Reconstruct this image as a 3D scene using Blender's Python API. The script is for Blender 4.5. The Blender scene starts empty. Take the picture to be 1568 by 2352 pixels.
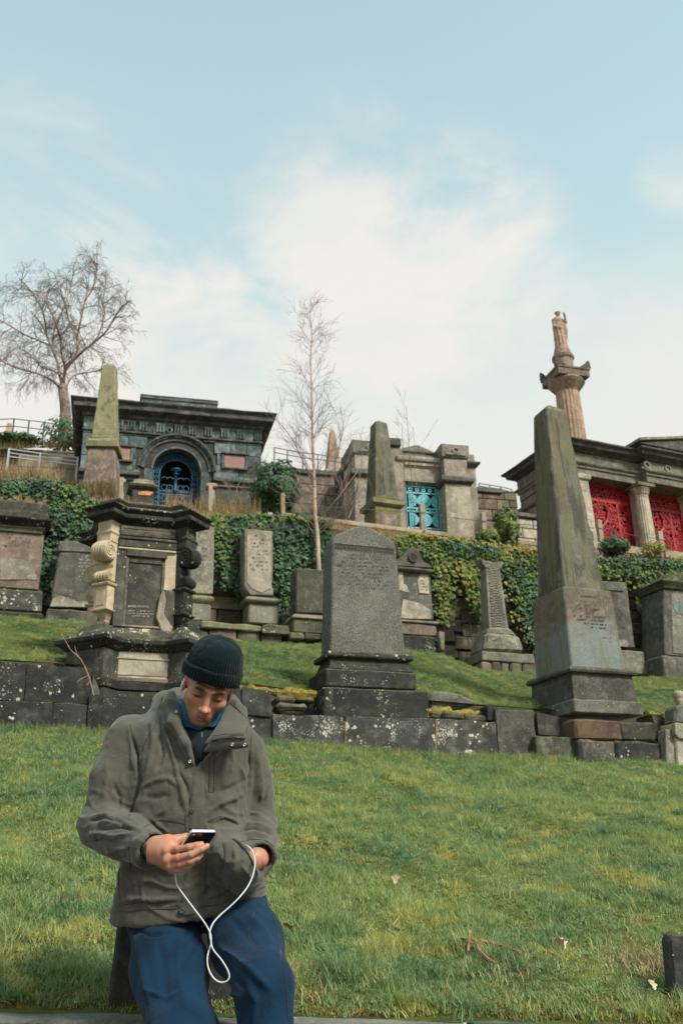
import bpy, bmesh, math, random
import numpy as np
from mathutils import Vector, Matrix, noise, Euler
from mathutils.bvhtree import BVHTree
random.seed(7); rng = np.random.default_rng(7)
R = math.radians
SC = bpy.context.scene
COL = SC.collection
# ---------------------------------------------------------------- camera
F_PX, ROLL, CZ = 2150.0, 0.025, 1.0            # focal length in pixels of a 1568x2352 picture
PITCH = math.atan(.394)
_cp, _sp, _cr, _sr = math.cos(PITCH), math.sin(PITCH), math.cos(ROLL), math.sin(ROLL)
FW = Vector((0, _cp, _sp)); _u = Vector((0, -_sp, _cp)); _r = Vector((1, 0, 0))
RT = _r*_cr - _u*_sr; UP = _u*_cr + _r*_sr
CAM = Vector((0, 0, CZ))
cd = bpy.data.cameras.new('camera'); cam = bpy.data.objects.new('camera', cd); COL.objects.link(cam)
cam.matrix_world = Matrix(((RT.x, UP.x, -FW.x, 0), (RT.y, UP.y, -FW.y, 0), (RT.z, UP.z, -FW.z, CZ), (0, 0, 0, 1)))
cd.sensor_fit = 'VERTICAL'; cd.sensor_height = 36; cd.lens = F_PX/2352*36
cd.clip_start = .05; cd.clip_end = 3000
cd.dof.use_dof = True; cd.dof.focus_distance = 3.3; cd.dof.aperture_fstop = 7.1
SC.camera = cam
SC.render.resolution_x = 682; SC.render.resolution_y = 1024
# ---------------------------------------------------------------- light, sky
SUN_EL, SUN_AZ = R(44), R(48)       # azimuth from behind the camera towards its right
sd = bpy.data.lights.new('sun', 'SUN'); sd.energy = 2.6; sd.angle = R(12); sd.color = (1, .95, .87)
sun = bpy.data.objects.new('sun', sd); COL.objects.link(sun)
sdir = Vector((math.sin(SUN_AZ)*math.cos(SUN_EL), -math.cos(SUN_AZ)*math.cos(SUN_EL), math.sin(SUN_EL)))
sun.rotation_euler = sdir.to_track_quat('Z', 'Y').to_euler()
SC.view_settings.view_transform = 'Standard'; SC.view_settings.look = 'None'
SC.view_settings.exposure = 0.9; SC.view_settings.gamma = 1
SC.render.engine = 'CYCLES'
W = bpy.data.worlds.new('World'); SC.world = W; W.use_nodes = True


class NG:
    """small node-graph writer"""
    def __init__(s, tree): s.t = tree; s.n = tree.nodes; s.l = tree.links
    def new(s, ty, **kw):
        n = s.n.new(ty)
        for k, v in kw.items():
            if k.startswith('i_'):
                n.inputs[k[2:].replace('_', ' ')].default_value = v
            else: setattr(n, k, v)
        return n
    def link(s, a, b): s.l.new(a, b)
    def sock(s, inp, v):
        if isinstance(v, bpy.types.NodeSocket): s.l.new(v, inp)
        elif isinstance(v, (tuple, list)) and len(v) == 3 and inp.type == 'RGBA': inp.default_value = (*v, 1)
        else: inp.default_value = v
    def math(s, op, a, b=None, c=None, clamp=False):
        n = s.n.new('ShaderNodeMath'); n.operation = op; n.use_clamp = clamp
        s.sock(n.inputs[0], a)
        if b is not None: s.sock(n.inputs[1], b)
        if c is not None: s.sock(n.inputs[2], c)
        return n.outputs[0]
    def mix(s, f, a, b, mode='MIX'):
        n = s.n.new('ShaderNodeMix'); n.data_type = 'RGBA'; n.blend_type = mode
        s.sock(n.inputs[0], f); s.sock(n.inputs[6], a); s.sock(n.inputs[7], b)
        return n.outputs[2]
    def ramp(s, f, a, b, lo=0., hi=1.):
        n = s.n.new('ShaderNodeMapRange'); n.interpolation_type = 'SMOOTHSTEP'
        s.sock(n.inputs[0], f); n.inputs[1].default_value = a; n.inputs[2].default_value = b
        n.inputs[3].default_value = lo; n.inputs[4].default_value = hi
        return n.outputs[0]
    def noise(s, vec, scale, detail=4, rough=.55, dist=0., out=0):
        n = s.n.new('ShaderNodeTexNoise'); n.inputs['Scale'].default_value = scale
        n.inputs['Detail'].default_value = detail; n.inputs['Roughness'].default_value = rough
        n.inputs['Distortion'].default_value = dist
        if vec is not None: s.l.new(vec, n.inputs['Vector'])
        return n.outputs[out]
    def voro(s, vec, scale, feature='F1', rand=1.):
        n = s.n.new('ShaderNodeTexVoronoi'); n.feature = feature; n.inputs['Scale'].default_value = scale
        n.inputs['Randomness'].default_value = rand
        if vec is not None: s.l.new(vec, n.inputs['Vector'])
        return n
    def mapping(s, vec, scale=(1, 1, 1), loc=(0, 0, 0)):
        n = s.n.new('ShaderNodeMapping'); n.inputs['Scale'].default_value = scale; n.inputs['Location'].default_value = loc
        s.l.new(vec, n.inputs['Vector']); return n.outputs[0]


def world_nodes():
    g = NG(W.node_tree); g.n.clear()
    out = g.new('ShaderNodeOutputWorld'); bg = g.new('ShaderNodeBackground')
    sky = g.new('ShaderNodeTexSky'); sky.sky_type = 'NISHITA'; sky.sun_disc = False
    sky.sun_elevation = SUN_EL; sky.sun_rotation = math.pi - SUN_AZ
    sky.air_density = 1.2; sky.dust_density = 1.5; sky.ozone_density = 2.0
    tc = g.new('ShaderNodeTexCoord'); d = tc.outputs['Generated']
    sep = g.new('ShaderNodeSeparateXYZ'); g.link(d, sep.inputs[0])
    # pale milky veil over the clear sky, thicker towards the horizon
    z = sep.outputs['Z']; x = sep.outputs['X']
    big = g.noise(g.mapping(d, (1.1, 1.1, 2.0), (3.1, 1.7, .4)), 1.7, 5, .5, .4)
    wisp = g.noise(g.mapping(d, (1.0, 1.0, 1.9), (8.3, 2.2, 5.1)), 4.6, 9, .6, .35)
    def blob(v, r0, r1):
        v = Vector(v).normalized(); dp = g.new('ShaderNodeVectorMath', operation='DOT_PRODUCT')
        g.link(d, dp.inputs[0]); dp.inputs[1].default_value = v
        return g.ramp(dp.outputs['Value'], math.cos(r1), math.cos(r0))
    low = g.ramp(z, .62, .22)
    b1 = blob(ray(910, 640), R(1), R(13)); b2 = blob(ray(40, 660), R(2), R(15)); b3 = blob(ray(560, 900), R(2), R(17))
    b4 = blob(ray(1560, 900), R(1), R(11)); b5 = blob(ray(1560, 390), R(.1), R(3.2)); b6 = blob(ray(1120, 450), R(.2), R(5))
    cover = g.math('MULTIPLY', low, .22)
    for b, w in ((b1, .30), (b2, .26), (b3, .16), (b4, .14), (b5, .24), (b6, .12)):
        cover = g.math('ADD', cover, g.math('MULTIPLY', b, w))
    tex = g.math('ADD', g.math('MULTIPLY', g.math('SUBTRACT', big, .5), 1.0), g.math('MULTIPLY', g.math('SUBTRACT', wisp, .5), 2.3))
    dens = g.ramp(g.math('ADD', cover, g.math('MULTIPLY', tex, g.math('ADD', g.math('MULTIPLY', cover, 1.9), .10))), .02, .50)
    skyc = g.mix(1.0, sky.outputs[0], (1.30, 1.60, 1.22), 'MULTIPLY')
    veil = g.ramp(z, .92, .25, .46, .90)
    blue = g.mix(veil, skyc, (3.6, 4.4, 4.4))
    shade = g.noise(g.mapping(d, (1, 1, 2.2), (1.2, 5.2, 2.0)), 3.2, 5, .5)
    cl = g.mix(g.ramp(shade, .38, .62), (4.3, 4.4, 4.25), (4.8, 4.65, 4.35))
    colr = g.mix(g.math('MULTIPLY', dens, .93), blue, cl)
    colr = g.mix(g.ramp(z, .60, .40, 0, .82), colr, (4.75, 4.6, 4.25))
    g.link(colr, bg.inputs[0]); bg.inputs[1].default_value = .1
    g.link(bg.outputs[0], out.inputs[0])


def ray(x, y):
    return FW + RT*((x-784)/F_PX) + UP*((1176-y)/F_PX)
def P(x, y, Y):
    d = ray(x, y); return CAM + d*(Y/d.y)
def PL(x, y, Y0, phi):
    """picture point on the vertical plane Y = Y0 + X tan(phi)"""
    d = ray(x, y); return CAM + d*(Y0/(d.y - d.x*math.tan(phi)))
world_nodes()
# ---------------------------------------------------------------- objects
def tag(o, label=None, cat=None, group=None, kind=None):
    if label: o['label'] = label
    if cat: o['category'] = cat
    if group: o['group'] = group
    if kind: o['kind'] = kind
    return o
def thing(name, label, cat, loc=(0, 0, 0), rotz=0., group=None):
    o = bpy.data.objects.new(name, None); COL.objects.link(o)
    o.empty_display_size = .1
    o.location = loc; o.rotation_euler = (0, 0, rotz)
    return tag(o, label, cat, group)
def link_mesh(name, me, mat, parent=None, smooth=False):
    if mat is not None:
        me.materials.clear(); me.materials.append(mat)
    if smooth: me.polygons.foreach_set('use_smooth', [True]*len(me.polygons))
    o = bpy.data.objects.new(name, me); COL.objects.link(o)
    if parent: o.parent = parent
    return o
def copy_tree(o, parent=None):
    c = o.copy(); COL.objects.link(c)
    if parent: c.parent = parent
    for ch in list(o.children): copy_tree(ch, c)
    return c

class MB:
    def __init__(s): s.v = []; s.f = []
    def add(s, vs, fs):
        b = len(s.v); s.v += [tuple(v) for v in vs]; s.f += [tuple(i+b for i in f) for f in fs]; return s
    def box(s, x0, x1, y0, y1, z0, z1):
        return s.add([(x0,y0,z0),(x1,y0,z0),(x1,y1,z0),(x0,y1,z0),(x0,y0,z1),(x1,y0,z1),(x1,y1,z1),(x0,y1,z1)],
                     [(0,3,2,1),(4,5,6,7),(0,1,5,4),(1,2,6,5),(2,3,7,6),(3,0,4,7)])
    def prism(s, poly, y0, y1, top_in=0):
        """poly: (x,z) points; extruded along local y"""
        a = sum(poly[i][0]*poly[(i+1) % len(poly)][1]-poly[(i+1) % len(poly)][0]*poly[i][1] for i in range(len(poly)))
        if a < 0: poly = poly[::-1]
        n = len(poly)
        vs = [(p[0], y0, p[1]) for p in poly] + [(p[0], y1, p[1]) for p in poly]
        fs = [tuple(range(n)), tuple(range(2*n-1, n-1, -1))]
        for i in range(n):
            j = (i+1) % n; fs.append((i, i+n, j+n, j))
        return s.add(vs, fs)
    def stack(s, plan, prof):
        """plan: closed (x,y) polygon counter-clockwise; prof: [(outward offset, z)], bottom to top"""
        n = len(plan); ring = []
        for o, z in prof:
            for i in range(n):
                p0 = Vector(plan[i-1]); p = Vector(plan[i]); p1 = Vector(plan[(i+1) % n])
                e0 = (p-p0).normalized(); e1 = (p1-p).normalized()
                n0 = Vector((e0.y, -e0.x)); n1 = Vector((e1.y, -e1.x))
                m = (n0+n1); k = m.dot(n0)
                m = m*(o/max(k, .3)); ring.append((p.x+m.x, p.y+m.y, z))
        fs = [tuple(range(n-1, -1, -1))]
        for r in range(len(prof)-1):
            for i in range(n):
                j = (i+1) % n; fs.append((r*n+i, r*n+j, (r+1)*n+j, (r+1)*n+i))
        fs.append(tuple((len(prof)-1)*n+i for i in range(n)))
        return s.add(ring, fs)
    def rings(s, rings, cap=True, closed=True):
        n = len(rings[0]); vs = [p for r in rings for p in r]; fs = []
        for r in range(len(rings)-1):
            for i in range(n if closed else n-1):
                j = (i+1) % n; fs.append((r*n+i, r*n+j, (r+1)*n+j, (r+1)*n+i))
        if cap:
            fs.append(tuple(range(n-1, -1, -1))); fs.append(tuple((len(rings)-1)*n+i for i in range(n)))
        return s.add(vs, fs)
    def lathe(s, prof, n=16, cx=0, cy=0):
        return s.rings([[(cx+r*math.cos(2*math.pi*i/n), cy+r*math.sin(2*math.pi*i/n), z) for i in range(n)] for r, z in prof])
    def tube(s, pts, rad, n=6, cap=True):
        pts = [Vector(p) for p in pts]
        if not isinstance(rad, (list, tuple)): rad = [rad]*len(pts)
        t = (pts[1]-pts[0]).normalized(); up = Vector((0, 0, 1)) if abs(t.z) < .9 else Vector((1, 0, 0))
        a = t.cross(up).normalized(); rings = []
        for i, p in enumerate(pts):
            t = (pts[min(i+1, len(pts)-1)]-pts[max(i-1, 0)]).normalized()
            a = (a - t*a.dot(t)).normalized(); b = t.cross(a)
            rings.append([p + (a*math.cos(2*math.pi*k/n)+b*math.sin(2*math.pi*k/n))*rad[i] for k in range(n)])
        return s.rings(rings, cap)
    def bar(s, a, b, w, d=None):
        """rectangular bar from a to b"""
        d = d or w; a = Vector(a); b = Vector(b); t = (b-a).normalized()
        up = Vector((0, 1, 0)) if abs(t.y) < .9 else Vector((0, 0, 1))
        u = t.cross(up).normalized()*w/2; v = t.cross(u).normalized()*d/2
        return s.rings([[a+u+v, a-u+v, a-u-v, a+u-v], [b+u+v, b-u+v, b-u-v, b+u-v]])
    def arc(s, cx, cz, r, a0, a1, y0, y1, w, n=16, close=False):
        """flat ring in the x-z plane, width w, depth y0..y1"""
        for i in range(n):
            t0 = a0+(a1-a0)*i/n; t1 = a0+(a1-a0)*(i+1)/n
            q = []
            for y in (y0, y1):
                for rr, t in ((r-w/2, t0), (r+w/2, t0), (r+w/2, t1), (r-w/2, t1)):
                    q.append((cx+rr*math.cos(t), y, cz+rr*math.sin(t)))
            s.add(q, [(0,1,2,3),(7,6,5,4),(1,5,6,2),(0,3,7,4)] + ([(0,4,5,1)] if i == 0 and not close else []) + ([(3,2,6,7)] if i == n-1 and not close else []))
        return s
    def build(s, name, mat, parent=None, smooth=False, bevel=0, rough=0, cut=.12, rscale=3., seed=0., maxcut=14):
        me = bpy.data.meshes.new(name); me.from_pydata(s.v, [], s.f)
        if bevel or rough:
            bm = bmesh.new(); bm.from_mesh(me)
            bmesh.ops.recalc_face_normals(bm, faces=bm.faces)
            if bevel:
                es = [e for e in bm.edges if len(e.link_faces) == 2 and e.calc_face_angle(0) > .35]
                bmesh.ops.bevel(bm, geom=es, offset=bevel, segments=1, affect='EDGES', clamp_overlap=True)
            if rough:
                bmesh.ops.triangulate(bm, faces=[f for f in bm.faces if len(f.verts) > 4])
                for k in range(4):
                    es = [e for e in bm.edges if e.calc_length() > cut*1.6]
                    if not es or len(bm.verts) > 9000: break
                    bmesh.ops.subdivide_edges(bm, edges=es, cuts=1, use_grid_fill=True)
                bm.normal_update()
                for v in bm.verts:
                    q = v.co*rscale + Vector((seed, seed*.7, 3.1))
                    nz = noise.fractal(q, .8, 2.2, 4)
                    v.co += v.normal*nz*rough
            bm.to_mesh(me); bm.free()
        else:
            bm = bmesh.new(); bm.from_mesh(me); bmesh.ops.recalc_face_normals(bm, faces=bm.faces); bm.to_mesh(me); bm.free()
        return link_mesh(name, me, mat, parent, smooth)

class Fr:
    """frame whose local y=0 plane is the front face; origin at a picture point at depth Y"""
    def __init__(s, px, py, Y, phi):
        s.o = P(px, py, Y); s.phi = phi; s.u = Vector((math.cos(phi), math.sin(phi), 0)); s.n = Vector((-math.sin(phi), math.cos(phi), 0))
    def l(s, px, py, dy=0.):
        d = ray(px, py); o = s.o + s.n*dy
        k = (o-CAM).dot(s.n)/d.dot(s.n); q = CAM + d*k - s.o
        return (q.dot(s.u), q.z)
    def poly(s, pts, dy=0.): return [s.l(*p, dy) for p in pts]
    def w(s, x, y, z): return s.o + s.u*x + s.n*y + Vector((0, 0, z))
    def thing(s, name, label, cat, group=None): return thing(name, label, cat, s.o, s.phi, group)
def rect(w, d, x0=0., y0=0.): return [(x0, y0), (x0+w, y0), (x0+w, y0+d), (x0, y0+d)]

# ---------------------------------------------------------------- materials
def mat(name):
    m = bpy.data.materials.new(name); m.use_nodes = True; g = NG(m.node_tree)
    b = g.n['Principled BSDF']; return m, g, b
def mul(c, k): return tuple(x*k for x in c)
def stone(name, base, dark, light, spots=.0, moss=.0, streak=.0, grain=.3, mosscol=(.14, .14, .02), bump=.5, spotcol=(.5, .5, .44), extra=None, blotch=1., var=.25, spotscale=16):
    m, g, b = mat(name)
    tc = g.new('ShaderNodeTexCoord'); oi = g.new('ShaderNodeObjectInfo')
    off = g.new('ShaderNodeVectorMath', operation='ADD'); g.link(tc.outputs['Object'], off.inputs[0])
    sc = g.new('ShaderNodeVectorMath', operation='SCALE'); g.link(oi.outputs['Random'], sc.inputs['Scale']); sc.inputs[0].default_value = (37, 91, 53)
    g.link(sc.outputs[0], off.inputs[1]); v = off.outputs[0]
    big = g.noise(v, 1.6*blotch, 6, .62, .6); mid = g.noise(v, 7*blotch, 6, .6, .3); fine = g.noise(v, 60, 4, .7)
    c = g.mix(g.ramp(big, .38, .62), dark, base)
    c = g.mix(g.ramp(mid, .47, .72), c, light)
    c = g.mix(g.ramp(g.noise(v, 3.7, 7, .7, 1.), .52, .66, 0, .7), c, dark)
    if streak:
        st = g.noise(g.mapping(v, (7, 7, .45)), 2.2, 5, .6)
        c = g.mix(g.ramp(st, .5, .68, 0, streak), c, mul(dark, .8))
    if extra: c = extra(g, tc.outputs['Object'], c)
    c = g.mix(g.ramp(fine, .3, .75, 0, grain), c, mul(light, 1.25))
    c = g.mix(g.ramp(fine, .7, .3, 0, grain), c, mul(dark, .6))
    if spots:
        vo = g.voro(v, spotscale); cl = g.noise(v, 2.6, 4, .6)
        thr = g.ramp(cl, .42, .75, .02, .44*spots+.02)
        lv = g.math('LESS_THAN', g.math('ADD', vo.outputs['Distance'], g.math('MULTIPLY', g.math('SUBTRACT', g.noise(v, 50, 2), .5), .22)), thr)
        vo2 = g.voro(v, spotscale*2.7); lv2 = g.math('LESS_THAN', vo2.outputs['Distance'], g.ramp(g.noise(v, 3.3, 4, .6), .45, .72, 0, .42*spots))
        c = g.mix(g.math('MULTIPLY', lv, .8), c, spotcol); c = g.mix(g.math('MULTIPLY', lv2, .65), c, spotcol)
    if moss:
        ge = g.new('ShaderNodeNewGeometry'); sp = g.new('ShaderNodeSeparateXYZ'); g.link(ge.outputs['Normal'], sp.inputs[0])
        up = g.ramp(sp.outputs['Z'], .3, .85)
        mm = g.math('MULTIPLY', g.math('ADD', up, g.ramp(g.noise(v, 1.3, 5, .6), .5, .72, 0, .55)), moss, clamp=True)
        mm = g.math('MULTIPLY', mm, g.ramp(g.noise(v, 9, 5, .6), .32, .6))
        c = g.mix(mm, c, mosscol)
    vr = g.math('MULTIPLY_ADD', oi.outputs['Random'], var*2, 1-var)
    c = g.mix(1., c, vr, 'MULTIPLY')
    g.link(c, b.inputs['Base Color']); b.inputs['Roughness'].default_value = .88; b.inputs['Specular IOR Level'].default_value = .25
    h = g.math('ADD', g.math('MULTIPLY', mid, .7), g.math('MULTIPLY', fine, .35))
    bp = g.new('ShaderNodeBump'); bp.inputs['Strength'].default_value = bump; bp.inputs['Distance'].default_value = .02
    g.link(h, bp.inputs['Height']); g.link(bp.outputs[0], b.inputs['Normal'])
    return m
def plain(name, col, rough=.6, metal=0., nscale=0, var=.25, bump=0., bscale=40, spec=.4, objvar=0.):
    m, g, b = mat(name); tc = g.new('ShaderNodeTexCoord'); v = tc.outputs['Object']; c = col
    if nscale:
        c = g.mix(g.ramp(g.noise(v, nscale, 5, .6), .35, .68), mul(col, 1-var), mul(col, 1+var))
    if objvar:
        oi = g.new('ShaderNodeObjectInfo')
        c = g.mix(1., c, g.math('MULTIPLY_ADD', oi.outputs['Random'], objvar*2, 1-objvar), 'MULTIPLY')
    g.sock(b.inputs['Base Color'], c if not isinstance(c, tuple) else c)
    b.inputs['Roughness'].default_value = rough; b.inputs['Metallic'].default_value = metal; b.inputs['Specular IOR Level'].default_value = spec
    if bump:
        bp = g.new('ShaderNodeBump'); bp.inputs['Strength'].default_value = bump; bp.inputs['Distance'].default_value = .004
        g.link(g.noise(v, bscale, 3, .6), bp.inputs['Height']); g.link(bp.outputs[0], b.inputs['Normal'])
    return m
def leafmat(name, cols, scale=.9, trans=.25, fine=30):
    """leaf/blade colour from a noise of the place each leaf stands in"""
    m, g, b = mat(name); ge = g.new('ShaderNodeNewGeometry'); v = ge.outputs['Position']
    f = g.noise(v, scale, 5, .62, .3); c = g.mix(g.ramp(f, .38, .60), cols[0], cols[1])
    c = g.mix(g.ramp(g.noise(v, scale*3.1, 4, .6), .50, .66, 0, .85), c, cols[2])
    c = g.mix(g.ramp(g.noise(v, fine, 2, .5), .35, .7, 0, .55), c, cols[3])
    g.link(c, b.inputs['Base Color']); b.inputs['Roughness'].default_value = .6; b.inputs['Specular IOR Level'].default_value = .25
    tr = g.new('ShaderNodeBsdfTranslucent'); g.link(c, tr.inputs[0]); ms = g.new('ShaderNodeMixShader'); ms.inputs[0].default_value = trans
    g.link(b.outputs[0], ms.inputs[1]); g.link(tr.outputs[0], ms.inputs[2]); g.link(ms.outputs[0], g.n['Material Output'].inputs[0])
    return m

M = {}
M['black'] = stone('sooty_stone', (.034, .035, .031), (.012, .013, .013), (.070, .070, .060), spots=.8, moss=.35, streak=.35, var=.15, spotscale=13)
M['blackdense'] = stone('sooty_stone_lichened', (.045, .045, .040), (.014, .015, .014), (.13, .13, .115), spots=1.25, moss=.25, streak=.3, var=.12, spotscale=15)
M['dark'] = stone('dark_weathered_sandstone', (.075, .070, .057), (.022, .022, .020), (.14, .13, .105), spots=.45, moss=.2, streak=.4)
M['darkgreen'] = stone('dark_mossy_stone', (.075, .078, .050), (.026, .028, .020), (.13, .13, .09), spots=.55, moss=.6, streak=.4)
M['granite'] = stone('speckled_grey_granite', (.145, .14, .12), (.058, .06, .054), (.22, .215, .18), spots=.12, moss=.25, streak=.12, grain=.85, var=.05)
M['grey'] = stone('grey_sandstone', (.20, .185, .145), (.075, .075, .06), (.33, .30, .24), spots=.4, moss=.35, streak=.3, grain=.45)
M['greydark'] = stone('grey_slatey_stone', (.105, .10, .083), (.036, .038, .033), (.19, .18, .155), spots=.35, moss=.3, streak=.4, grain=.4)
M['pale'] = stone('pale_cleaned_sandstone', (.46, .375, .255), (.36, .29, .19), (.56, .47, .34), moss=.08, grain=.25, var=.05)
M['buff'] = stone('buff_sandstone', (.36, .315, .24), (.17, .15, .115), (.47, .42, .33), spots=.15, moss=.2, streak=.25, grain=.3)
M['pinkish'] = stone('pinkish_sandstone', (.22, .16, .125), (.075, .062, .05), (.33, .25, .20), spots=.2, moss=.3, streak=.2, grain=.3)
M['rubble'] = stone('brown_rubble_stone', (.12, .098, .068), (.035, .031, .024), (.21, .175, .125), spots=.3, moss=.45, streak=.1, var=.45)
M['olive'] = stone('algae_green_stone', (.20, .185, .095), (.10, .095, .055), (.29, .26, .15), spots=.1, moss=.5, streak=.35, mosscol=(.17, .15, .02))
M['blue'] = stone('blue_black_ashlar', (.080, .125, .135), (.024, .034, .038), (.25, .27, .24), streak=.45, moss=.1, blotch=.8, var=.42)
M['bluetrim'] = stone('blue_black_trim', (.070, .075, .072), (.022, .025, .026), (.15, .15, .13), streak=.3, moss=.15, var=.15)
M['redgran'] = stone('pink_granite_plaque', (.32, .18, .155), (.25, .135, .12), (.40, .24, .21), grain=.3, var=.05, bump=.1)
M['orange'] = stone('warm_sandstone_column', (.36, .235, .155), (.17, .125, .095), (.46, .33, .23), streak=.35, grain=.3, var=.05)
M['rusty'] = stone('rust_brown_stone', (.105, .065, .042), (.035, .027, .022), (.20, .12, .075), spots=.2, moss=.2, streak=.3, var=.1)
M['mortar'] = stone('dark_joint', (.05, .047, .04), (.02, .02, .018), (.08, .075, .06), bump=.6)
M['bluegate'] = plain('blue_painted_iron', (.012, .075, .13), .5, nscale=6, var=.4)
M['turq'] = plain('turquoise_painted_iron', (.10, .44, .50), .45, nscale=6, var=.15)
M['red'] = plain('red_painted_iron', (.31, .012, .016), .45, nscale=5, var=.2)
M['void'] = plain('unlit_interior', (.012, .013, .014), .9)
M['wood'] = stone('weathered_fence_wood', (.34, .27, .185), (.22, .175, .12), (.42, .34, .245), streak=.3, grain=.3, moss=.15, var=.12, bump=.3)
M['wire'] = plain('dull_wire', (.16, .17, .17), .5, .6)
M['white'] = plain('white_painted_rail', (.42, .44, .44), .5)
M['soil'] = stone('dark_soil', (.055, .042, .028), (.03, .024, .017), (.085, .066, .045), moss=.5, mosscol=(.10, .085, .015))
# ================================================================ the ground
PHI = R(18); TP = math.tan(PHI)
class Line:
    """a line across the slope, Y = Y0 + k X, with heights read at a few points"""
    def __init__(s, Y0, k, pts=None, zs=None):
        s.Y0, s.k = Y0, k
        if pts:
            q = [PL(x, y, Y0, math.atan(k)) for x, y in pts]; q.sort(key=lambda v: v.x)
            s.x = np.array([v.x for v in q]); s.z = np.array([v.z for v in q])
        else: s.x = np.array([a for a, b in zs]); s.z = np.array([b for a, b in zs])
    def Y(s, X): return s.Y0 + s.k*np.clip(X, -14, 22)
    def Z(s, X):
        X = np.asarray(X, float); z = np.interp(X, s.x, s.z)
        z = np.where(X < s.x[0], s.z[0] + .05*np.clip(s.x[0]-X, 0, 12), z)
        return np.where(X > s.x[-1], s.z[-1] - .05*np.clip(X-s.x[-1], 0, 14), z)
KERB = Line(3.50, .07, zs=[(-6, .87), (6, .27)])
W1 = Line(11.9, TP, pts=[(0, 1676), (300, 1690), (560, 1706), (985, 1740), (1340, 1748), (1568, 1756)])
W1T = Line(12.3, TP, pts=[(0, 1518), (210, 1532), (420, 1562), (560, 1572), (640, 1582), (760, 1600), (1000, 1612), (1110, 1622), (1250, 1632), (1500, 1640), (1568, 1652)])
FOOT = Line(17.2, TP, pts=[(0, 1416), (200, 1428), (440, 1462), (600, 1475), (740, 1480), (900, 1489), (1010, 1502), (1110, 1540), (1230, 1545), (1380, 1552), (1568, 1556)])
RET = Line(18.8, TP, pts=[(0, 1150), (260, 1165), (500, 1188), (740, 1206), (930, 1238), (1130, 1258), (1370, 1284), (1568, 1304)])
FENCE = Line(20.0, TP, pts=[(0, 1128), (275, 1150), (482, 1182), (650, 1192), (760, 1200), (971, 1232), (1113, 1250), (1384, 1278), (1568, 1293)])
TERR = Line(27.0, TP, zs=[(-8, 9.2), (0, 9.1), (8, 8.6)])
HILL = Line(34.0, TP, zs=[(-30, 15.5), (-14, 15.2), (-7, 14.0), (0, 12.6), (10, 12.0), (25, 12.0)])
HILL2 = Line(55.0, TP, zs=[(-30, 21), (-10, 20), (0, 19), (14, 23), (25, 24)])
def footgap(X): return FOOT.Z(X)
def bumps(X, Y, a=.035):
    return a*np.sin(X*1.7+Y*.9)*np.cos(Y*1.3-X*.4) + a*.6*np.sin(X*3.9-Y*2.1+1) + a*.4*np.sin(X*7.3+Y*5.2)
def ground(X, Y):
    """height of the turf for the two grass banks"""
    X = np.asarray(X, float); Y = np.asarray(Y, float)
    yk, y1, y1t, yf = KERB.Y(X), W1.Y(X), W1T.Y(X), FOOT.Y(X)
    t = np.clip((Y-yk)/(y1-yk), 0, 1); za = KERB.Z(X)*(1-t)+W1.Z(X)*t + bumps(X, Y)*np.sin(np.clip(t*1.02, 0, 1)*math.pi)**.5
    t2 = np.clip((Y-y1t)/(yf-y1t), 0, 1); zb = W1T.Z(X)*(1-t2)+FOOT.Z(X)*t2 + bumps(X, Y, .05)*np.sin(t2*math.pi)**.5
    return np.where(Y < y1+.2, za, zb)
def sheet(name, l0, l1, n, mt, y0off=0., y1off=0., z0off=0., z1off=0., fn=None, zfun=None):
    xs = np.concatenate([np.linspace(-90, -12, 9), np.linspace(-11, 16, 150), np.linspace(17, 90, 9)])
    V = []; 
    for j in range(n+1):
        t = j/n
        ya, yb = l0.Y(xs)+y0off, l1.Y(xs)+y1off; Y = ya+(yb-ya)*t
        if fn is not None: Z = fn(xs, Y)
        else: Z = (l0.Z(xs)+z0off)*(1-t)+(l1.Z(xs)+z1off)*t
        V += list(zip(xs, Y, Z))
    m = len(xs); Fc = [(j*m+i, j*m+i+1, (j+1)*m+i+1, (j+1)*m+i) for j in range(n) for i in range(m-1)]
    me = bpy.data.meshes.new(name); me.from_pydata([tuple(map(float, v)) for v in V], [], Fc)
    o = link_mesh(name, me, mt, None, True); o['kind'] = 'structure'; return o
def turf_mat():
    m, g, b = mat('turf'); ge = g.new('ShaderNodeNewGeometry'); v = ge.outputs['Position']
    c = g.mix(g.ramp(g.noise(v, .9, 5, .62, .3), .38, .6), (.030, .062, .020), (.088, .095, .020))
    c = g.mix(g.ramp(g.noise(v, 14, 5, .6), .4, .7, 0, .7), c, (.04, .035, .015))
    g.link(c, b.inputs['Base Color']); b.inputs['Roughness'].default_value = .95; b.inputs['Specular IOR Level'].default_value = .1
    bp = g.new('ShaderNodeBump'); bp.inputs['Strength'].default_value = .7; bp.inputs['Distance'].default_value = .02
    g.link(g.noise(v, 40, 4, .6), bp.inputs['Height']); g.link(bp.outputs[0], b.inputs['Normal']); return m
M['turf'] = turf_mat()
M['scrub'] = stone('rough_scrub_ground', (.14, .105, .05), (.05, .05, .022), (.22, .165, .085), bump=1.)
M['path'] = stone('worn_path', (.14, .13, .11), (.09, .085, .07), (.2, .19, .165), bump=.5)
FRONT = Line(-60, 0, zs=[(-10, 0), (10, 0)]); PATHB = Line(3.62, .07, zs=[(-10, 0), (10, 0)])
sheet('path', FRONT, PATHB, 6, M['path'])
sheet('lower_bank', KERB, W1, 60, M['turf'], y0off=.0, y1off=.3, fn=lambda X, Y: ground(X, np.minimum(Y, W1.Y(X)+.19)))
sheet('upper_bank', W1T, FOOT, 40, M['turf'], y0off=-.1, fn=ground)
sheet('wall_foot_ground', FOOT, RET, 3, M['turf'], y1off=.3, z1off=0, fn=lambda X, Y: FOOT.Z(X)+0*Y)
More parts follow.
